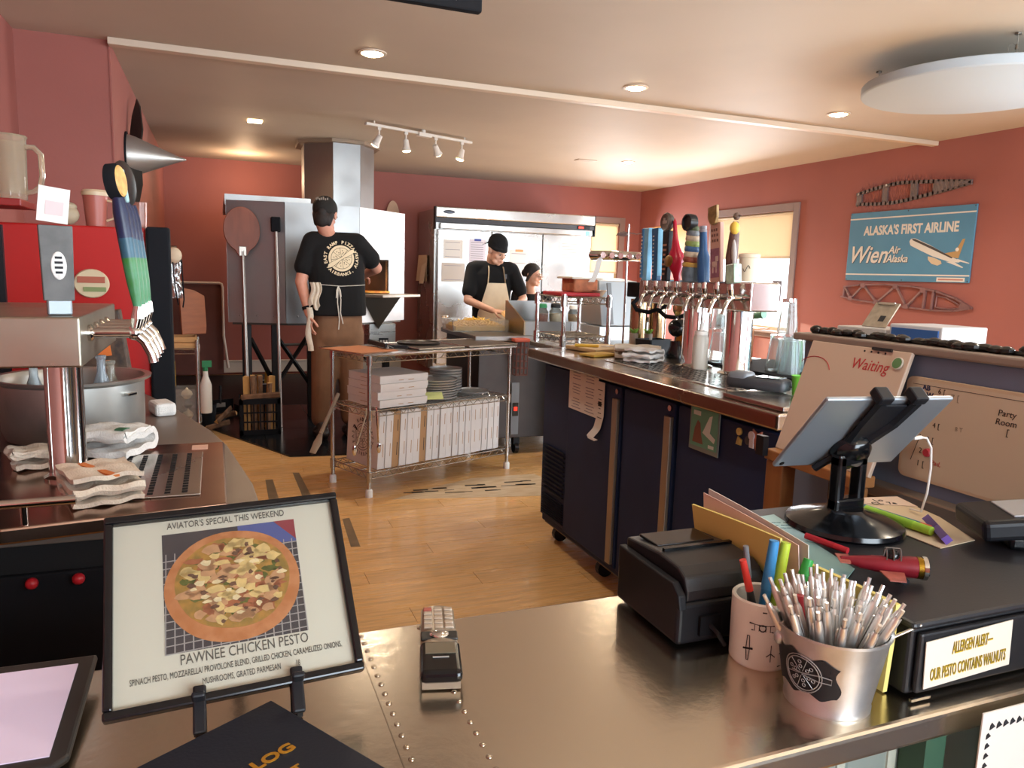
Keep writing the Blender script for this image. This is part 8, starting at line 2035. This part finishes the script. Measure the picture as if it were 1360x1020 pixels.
m.add(vs, [(2*i, 2*i+1, 2*i+3, 2*i+2) for i in range(24)]); lay(m, 'emblem_propeller', EMB, 0.0075)
m = MB(); vs = []
for i in range(25):
    s = -0.10+0.20*i/24; w = 0.0095+0.008*min(1, max(0, (abs(s)-0.01)/0.06))
    vs += [(d.x*s+n_.x*w, d.y*s+n_.y*w, 0), (d.x*s-n_.x*w, d.y*s-n_.y*w, 0)]
m.add(vs, [(2*i, 2*i+1, 2*i+3, 2*i+2) for i in range(24)]); lay(m, 'emblem_propeller_edge', INK, 0.0065)
def letters(s, r, a_mid, da, size, inward):
    bm = bmesh.new(); n = len(s)
    for i, ch in enumerate(s):
        if ch == ' ': continue
        a = a_mid + ((i-(n-1)/2)*da if inward else ((n-1)/2-i)*da)
        me = text_mesh(ch, size, 0.0, bold=0.0012)
        me.transform(Matrix.Translation((r*math.cos(a), r*math.sin(a), 0)) @ Matrix.Rotation(a+(PI/2 if inward else -PI/2), 4, 'Z'))
        bm.from_mesh(me); bpy.data.meshes.remove(me)
    me = bpy.data.meshes.new('lettering'); bm.to_mesh(me); bm.free(); return me
lay(letters('EAST RAMP PIZZA', 0.120, R(118), R(11.2), 0.032, False), 'lettering', EMB, 0.0045)
lay(letters('FAIRBANKS, ALASKA', 0.122, R(300), R(10.6), 0.032, True), 'lettering', EMB, 0.0045)

# ---------------- cook with beanie and apron
ck = thing('person', 'person in black beanie, black tee and cream apron preparing food, looking down', 'person', (2.40, 6.62, 0))
hb, HP2, HM2 = head_blobs((2.385, 6.52, 1.545), R(22), R(28), 1.02)
sh = 1.385
Ls, Rs = Vector((2.195, 6.64, sh)), Vector((2.565, 6.60, sh))
Le, Lw_ = Vector((2.125, 6.55, 1.10)), Vector((2.29, 6.34, 1.02))
Re, Rw_ = Vector((2.655, 6.52, 1.12)), Vector((2.50, 6.33, 1.04))
body = hb + [('c', HP2(0, 0.03, -0.07), (2.385, 6.64, 1.39), 0.052, 0.060),
    ('loft', [((2.39, 6.64, 0.82), 0.155, 0.105), ((2.385, 6.64, 1.0), 0.15, 0.105), ((2.38, 6.64, 1.2), 0.165, 0.11), ((2.38, 6.64, 1.33), 0.17, 0.105), ((2.38, 6.64, 1.41), 0.12, 0.075)], R(6)),
    ('c', Ls, Le, 0.048, 0.039), ('c', Le, Lw_, 0.039, 0.027), ('c', Rs, Re, 0.048, 0.039), ('c', Re, Rw_, 0.039, 0.027),
    ('c', (2.31, 6.64, 0.84), (2.30, 6.62, 0.46), 0.08, 0.056), ('c', (2.30, 6.62, 0.46), (2.29, 6.66, 0.08), 0.056, 0.04), ('c', (2.46, 6.64, 0.84), (2.47, 6.62, 0.46), 0.08, 0.056), ('c', (2.47, 6.62, 0.46), (2.48, 6.66, 0.08), 0.056, 0.04)]
body += hand_blobs(Lw_, (0.85, -0.45, -0.15), (0.3, 0.2, -1), -1, 0.95, 0.5)
body += hand_blobs(Rw_, (-0.8, -0.5, -0.2), (0.1, 0.3, -1), 1, 0.95, 0.5)
blob('body', body, 0.006, SKIN2, ck)
tee = [('loft', [((2.39, 6.64, 0.94), 0.185, 0.14), ((2.385, 6.64, 1.1), 0.18, 0.135), ((2.38, 6.64, 1.25), 0.192, 0.132), ((2.38, 6.64, 1.34), 0.188, 0.122), ((2.38, 6.64, 1.40), 0.145, 0.10), ((2.38, 6.645, 1.435), 0.088, 0.08)], R(6)),
       ('c', Ls, Ls.lerp(Le, 0.72), 0.064, 0.066), ('c', Rs, Rs.lerp(Re, 0.72), 0.064, 0.066), ('c', Ls+Vector((0.03, 0, 0)), Rs+Vector((-0.03, 0, 0)), 0.074, 0.074)]
ctee = blob('tee_shirt', tee, 0.009, TEE, ck, 6)
blob('trousers', [('loft', [((2.39, 6.64, 0.78), 0.175, 0.135), ((2.39, 6.64, 0.98), 0.17, 0.13)], 0), ('c', (2.31, 6.64, 0.82), (2.30, 6.62, 0.46), 0.10, 0.085), ('c', (2.30, 6.62, 0.46), (2.29, 6.66, 0.08), 0.085, 0.075), ('c', (2.46, 6.64, 0.82), (2.47, 6.62, 0.46), 0.10, 0.085), ('c', (2.47, 6.62, 0.46), (2.48, 6.66, 0.08), 0.085, 0.075)], 0.011, mt('trouser_dark', '#24242a', 0.9), ck)
for x in (2.29, 2.48): blob('shoe', [('e', (x, 6.58, 0.045), (0.045, 0.11, 0.036)), ('c', (x, 6.66, 0.06), (x, 6.66, 0.11), 0.045, 0.042)], 0.009, mt('shoe_black', '#18181a', 0.5), ck)
blob('beanie', [('e', HP2(0, 0.022, 0.062), (0.087, 0.104, 0.094), HM2), ('e', HP2(0, 0.012, 0.040), (0.0885, 0.107, 0.040), HM2)], 0.007, mt('beanie_black', '#131315', 0.95, bump=0.4, bscale=50), ck)
lx2, ly2, lz2 = ck.location
m = MB()
for a, b in (((0.075, 0.05, 0.06), (0.13, 0.06, 0.05)), ((0.07, 0.06, 0.05), (0.12, 0.08, 0.02))):
    m.tube([HP2(-a[0], a[1], a[2])-Vector(ck.location), HP2(-b[0], b[1], b[2])-Vector(ck.location)], [0.006, 0.002], 6)
m.build('hair_strand', HAIRD, ck, smooth=True)
cb = BVHTree.FromPolygons([v.co.copy() for v in ctee.data.vertices], [p.vertices[:] for p in ctee.data.polygons])
def hug2(x, z, out):
    h = cb.ray_cast(Vector((x-lx2, -1.0, z-lz2)), Vector((0, 1, 0)))
    return (h[0]+Vector((0, -out, 0))) if h[0] is not None else Vector((x-lx2, 6.50-ly2-out, z-lz2))
def apron_fn(u, v):   # v 0 hem .. 1 bib top
    z = 0.52 + 0.74*v
    w = 0.165 if v < 0.62 else 0.165 - (v-0.62)/0.38*0.075
    x = 2.385 + (u-0.5)*2*w
    zz = max(z, 0.97)
    p = hug2(2.385 + (x-2.385)*0.93, zz, 0.010 + 0.006*math.sin(u*14)*(1-v))
    return (x-lx2, p.y, z)
m = MB(); m.grid(apron_fn, 18, 22, -0.004); m.build('apron', APRON, ck, smooth=True)
for sx in (-1, 1):
    m = MB(); pts = []
    for k in range(7):
        z = 1.255+0.14*k/6; x = 2.385+sx*(0.086-0.016*k/6); pts.append(hug2(x, min(z, 1.40), 0.008))
        pts[-1].z = z
    pts.append(Vector((2.385+sx*0.062-lx2, 6.62-ly2, 1.43)))
    m.tube(pts, 0.012, 6, flat=0.35); m.build('apron_strap', APRON, ck, smooth=True)
m = MB(); m.box(hug2(2.475, 1.32, 0.004), (0.03, 0.004, 0.045)); m.build('chest_print', mt('tee_print', '#5a5a5e', 0.8), ck)
# face details
EYE = mt('eye_dark', '#2a201c', 0.3); LIP = mt('lip', '#a8685c', 0.5)
def face_details(P, M, person, s, brow=HAIRD):
    L = Vector(person.location)
    for sx in (-1, 1):
        MB().ell(P(sx*0.031, -0.079, 0.006)-L, (0.0115*s, 0.007*s, 0.0045*s), 12, 8, M).build('eye', mt('eye_white', '#9c8c82', 0.4), person, smooth=True)
        MB().ell(P(sx*0.031, -0.0855, 0.005)-L, (0.006*s, 0.004*s, 0.006*s), 10, 6, M).build('iris', EYE, person, smooth=True)
        MB().tube([P(sx*0.016, -0.086, 0.030)-L, P(sx*0.032, -0.084, 0.036)-L, P(sx*0.05, -0.072, 0.030)-L], 0.0035*s, 6).build('eyebrow', brow, person, smooth=True)
    MB().tube([P(-0.022, -0.083, -0.058)-L, P(0, -0.0915, -0.056)-L, P(0.022, -0.083, -0.058)-L], [0.002, 0.0055*s, 0.002], 8, flat=0.8).build('lips', LIP, person, smooth=True)
face_details(HP2, HM2, ck, 1.02)
# dough piece in the cook's hands
o = MB().lathe((0, 0, 0), [(0, 0), (0.05, 0.0), (0.075, 0.010), (0.06, 0.028), (0, 0.034)], 20).build('dough_round', mt('dough', '#cfa268', 0.7, var=0.15, vscale=20), None, smooth=True)
o.location = (2.40, 6.22, 0.975); o.rotation_euler = (0.5, 0.2, 0); tag(o, 'golden piece of food held in the hands of the cook', 'food')

# ---------------- helper behind the wire shelf
wm = thing('person', 'person with dark tied hair and glasses standing behind the tub shelf', 'person', (3.22, 7.62, 0))
hb, HP3, HM3 = head_blobs((3.185, 7.55, 1.335), R(38), R(10), 0.98)
sh = 1.12
Ls, Rs = Vector((3.04, 7.66, sh)), Vector((3.36, 7.62, sh))
body = hb + [('c', HP3(0, 0.03, -0.07), (3.2, 7.64, 1.13), 0.046, 0.054), ('loft', [((3.2, 7.64, 0.6), 0.14, 0.10), ((3.2, 7.64, 0.9), 0.135, 0.10), ((3.2, 7.64, 1.08), 0.145, 0.095), ((3.2, 7.64, 1.14), 0.10, 0.07)], 0),
    ('c', Ls, (2.99, 7.58, 0.86), 0.042, 0.035), ('c', (2.99, 7.58, 0.86), (3.1, 7.38, 0.82), 0.035, 0.025), ('c', Rs, (3.42, 7.55, 0.86), 0.042, 0.035), ('c', (3.42, 7.55, 0.86), (3.3, 7.36, 0.82), 0.035, 0.025),
    ('c', (3.13, 7.64, 0.62), (3.12, 7.6, 0.35), 0.072, 0.052), ('c', (3.12, 7.6, 0.35), (3.12, 7.66, 0.06), 0.05, 0.038), ('c', (3.27, 7.64, 0.62), (3.28, 7.6, 0.35), 0.072, 0.052), ('c', (3.28, 7.6, 0.35), (3.28, 7.66, 0.06), 0.05, 0.038)]
body += hand_blobs((3.1, 7.38, 0.82), (0.6, -0.7, -0.1), (0.2, 0.1, -1), -1, 0.9, 0.5) + hand_blobs((3.3, 7.36, 0.82), (-0.6, -0.7, -0.1), (0.1, 0.1, -1), 1, 0.9, 0.5)
blob('body', body, 0.0065, SKIN2, wm)
blob('tee_shirt', [('loft', [((3.2, 7.64, 0.6), 0.165, 0.125), ((3.2, 7.64, 0.9), 0.155, 0.12), ((3.2, 7.64, 1.08), 0.165, 0.115), ((3.2, 7.645, 1.14), 0.115, 0.088)], 0), ('c', Ls, Ls.lerp(Vector((2.99, 7.58, 0.86)), 0.6), 0.06, 0.062), ('c', Rs, Rs.lerp(Vector((3.42, 7.55, 0.86)), 0.6), 0.06, 0.062)], 0.01, TEE, wm, 6)
blob('trousers', [('loft', [((3.2, 7.64, 0.56), 0.155, 0.12), ((3.2, 7.64, 0.66), 0.15, 0.118)], 0), ('c', (3.13, 7.64, 0.6), (3.12, 7.6, 0.35), 0.09, 0.075), ('c', (3.12, 7.6, 0.35), (3.12, 7.66, 0.06), 0.075, 0.065), ('c', (3.27, 7.64, 0.6), (3.28, 7.6, 0.35), 0.09, 0.075), ('c', (3.28, 7.6, 0.35), (3.28, 7.66, 0.06), 0.075, 0.065)], 0.012, mt('trouser_dark', '#24242a', 0.9), wm)
blob('hair', [('e', HP3(0, 0.03, 0.045), (0.084, 0.098, 0.086), HM3), ('c', HP3(-0.07, 0.0, 0.03), HP3(-0.078, 0.03, -0.06), 0.022, 0.016), ('c', HP3(0.07, 0.0, 0.03), HP3(0.078, 0.03, -0.06), 0.022, 0.016), ('e', HP3(0, 0.11, 0.01), (0.045, 0.04, 0.045), HM3)], 0.007, HAIRD, wm)
face_details(HP3, HM3, wm, 0.98)
L3 = Vector(wm.location); GLS = mt('spectacle_rim', '#b9a89a', 0.3, 0.6)
g = MB()
for sx in (-1, 1):
    g.tube([HP3(sx*0.032+0.021*math.cos(a), -0.098, 0.004+0.017*math.sin(a))-L3 for a in [k*PI/9 for k in range(18)]], 0.0016, 6, closed=True)
    g.tube([HP3(sx*0.053, -0.098, 0.008)-L3, HP3(sx*0.078, 0.01, 0.012)-L3], 0.0016, 6)
g.tube([HP3(-0.011, -0.1, 0.006)-L3, HP3(0.011, -0.1, 0.006)-L3], 0.0016, 6)
g.build('spectacles', GLS, wm, smooth=True)
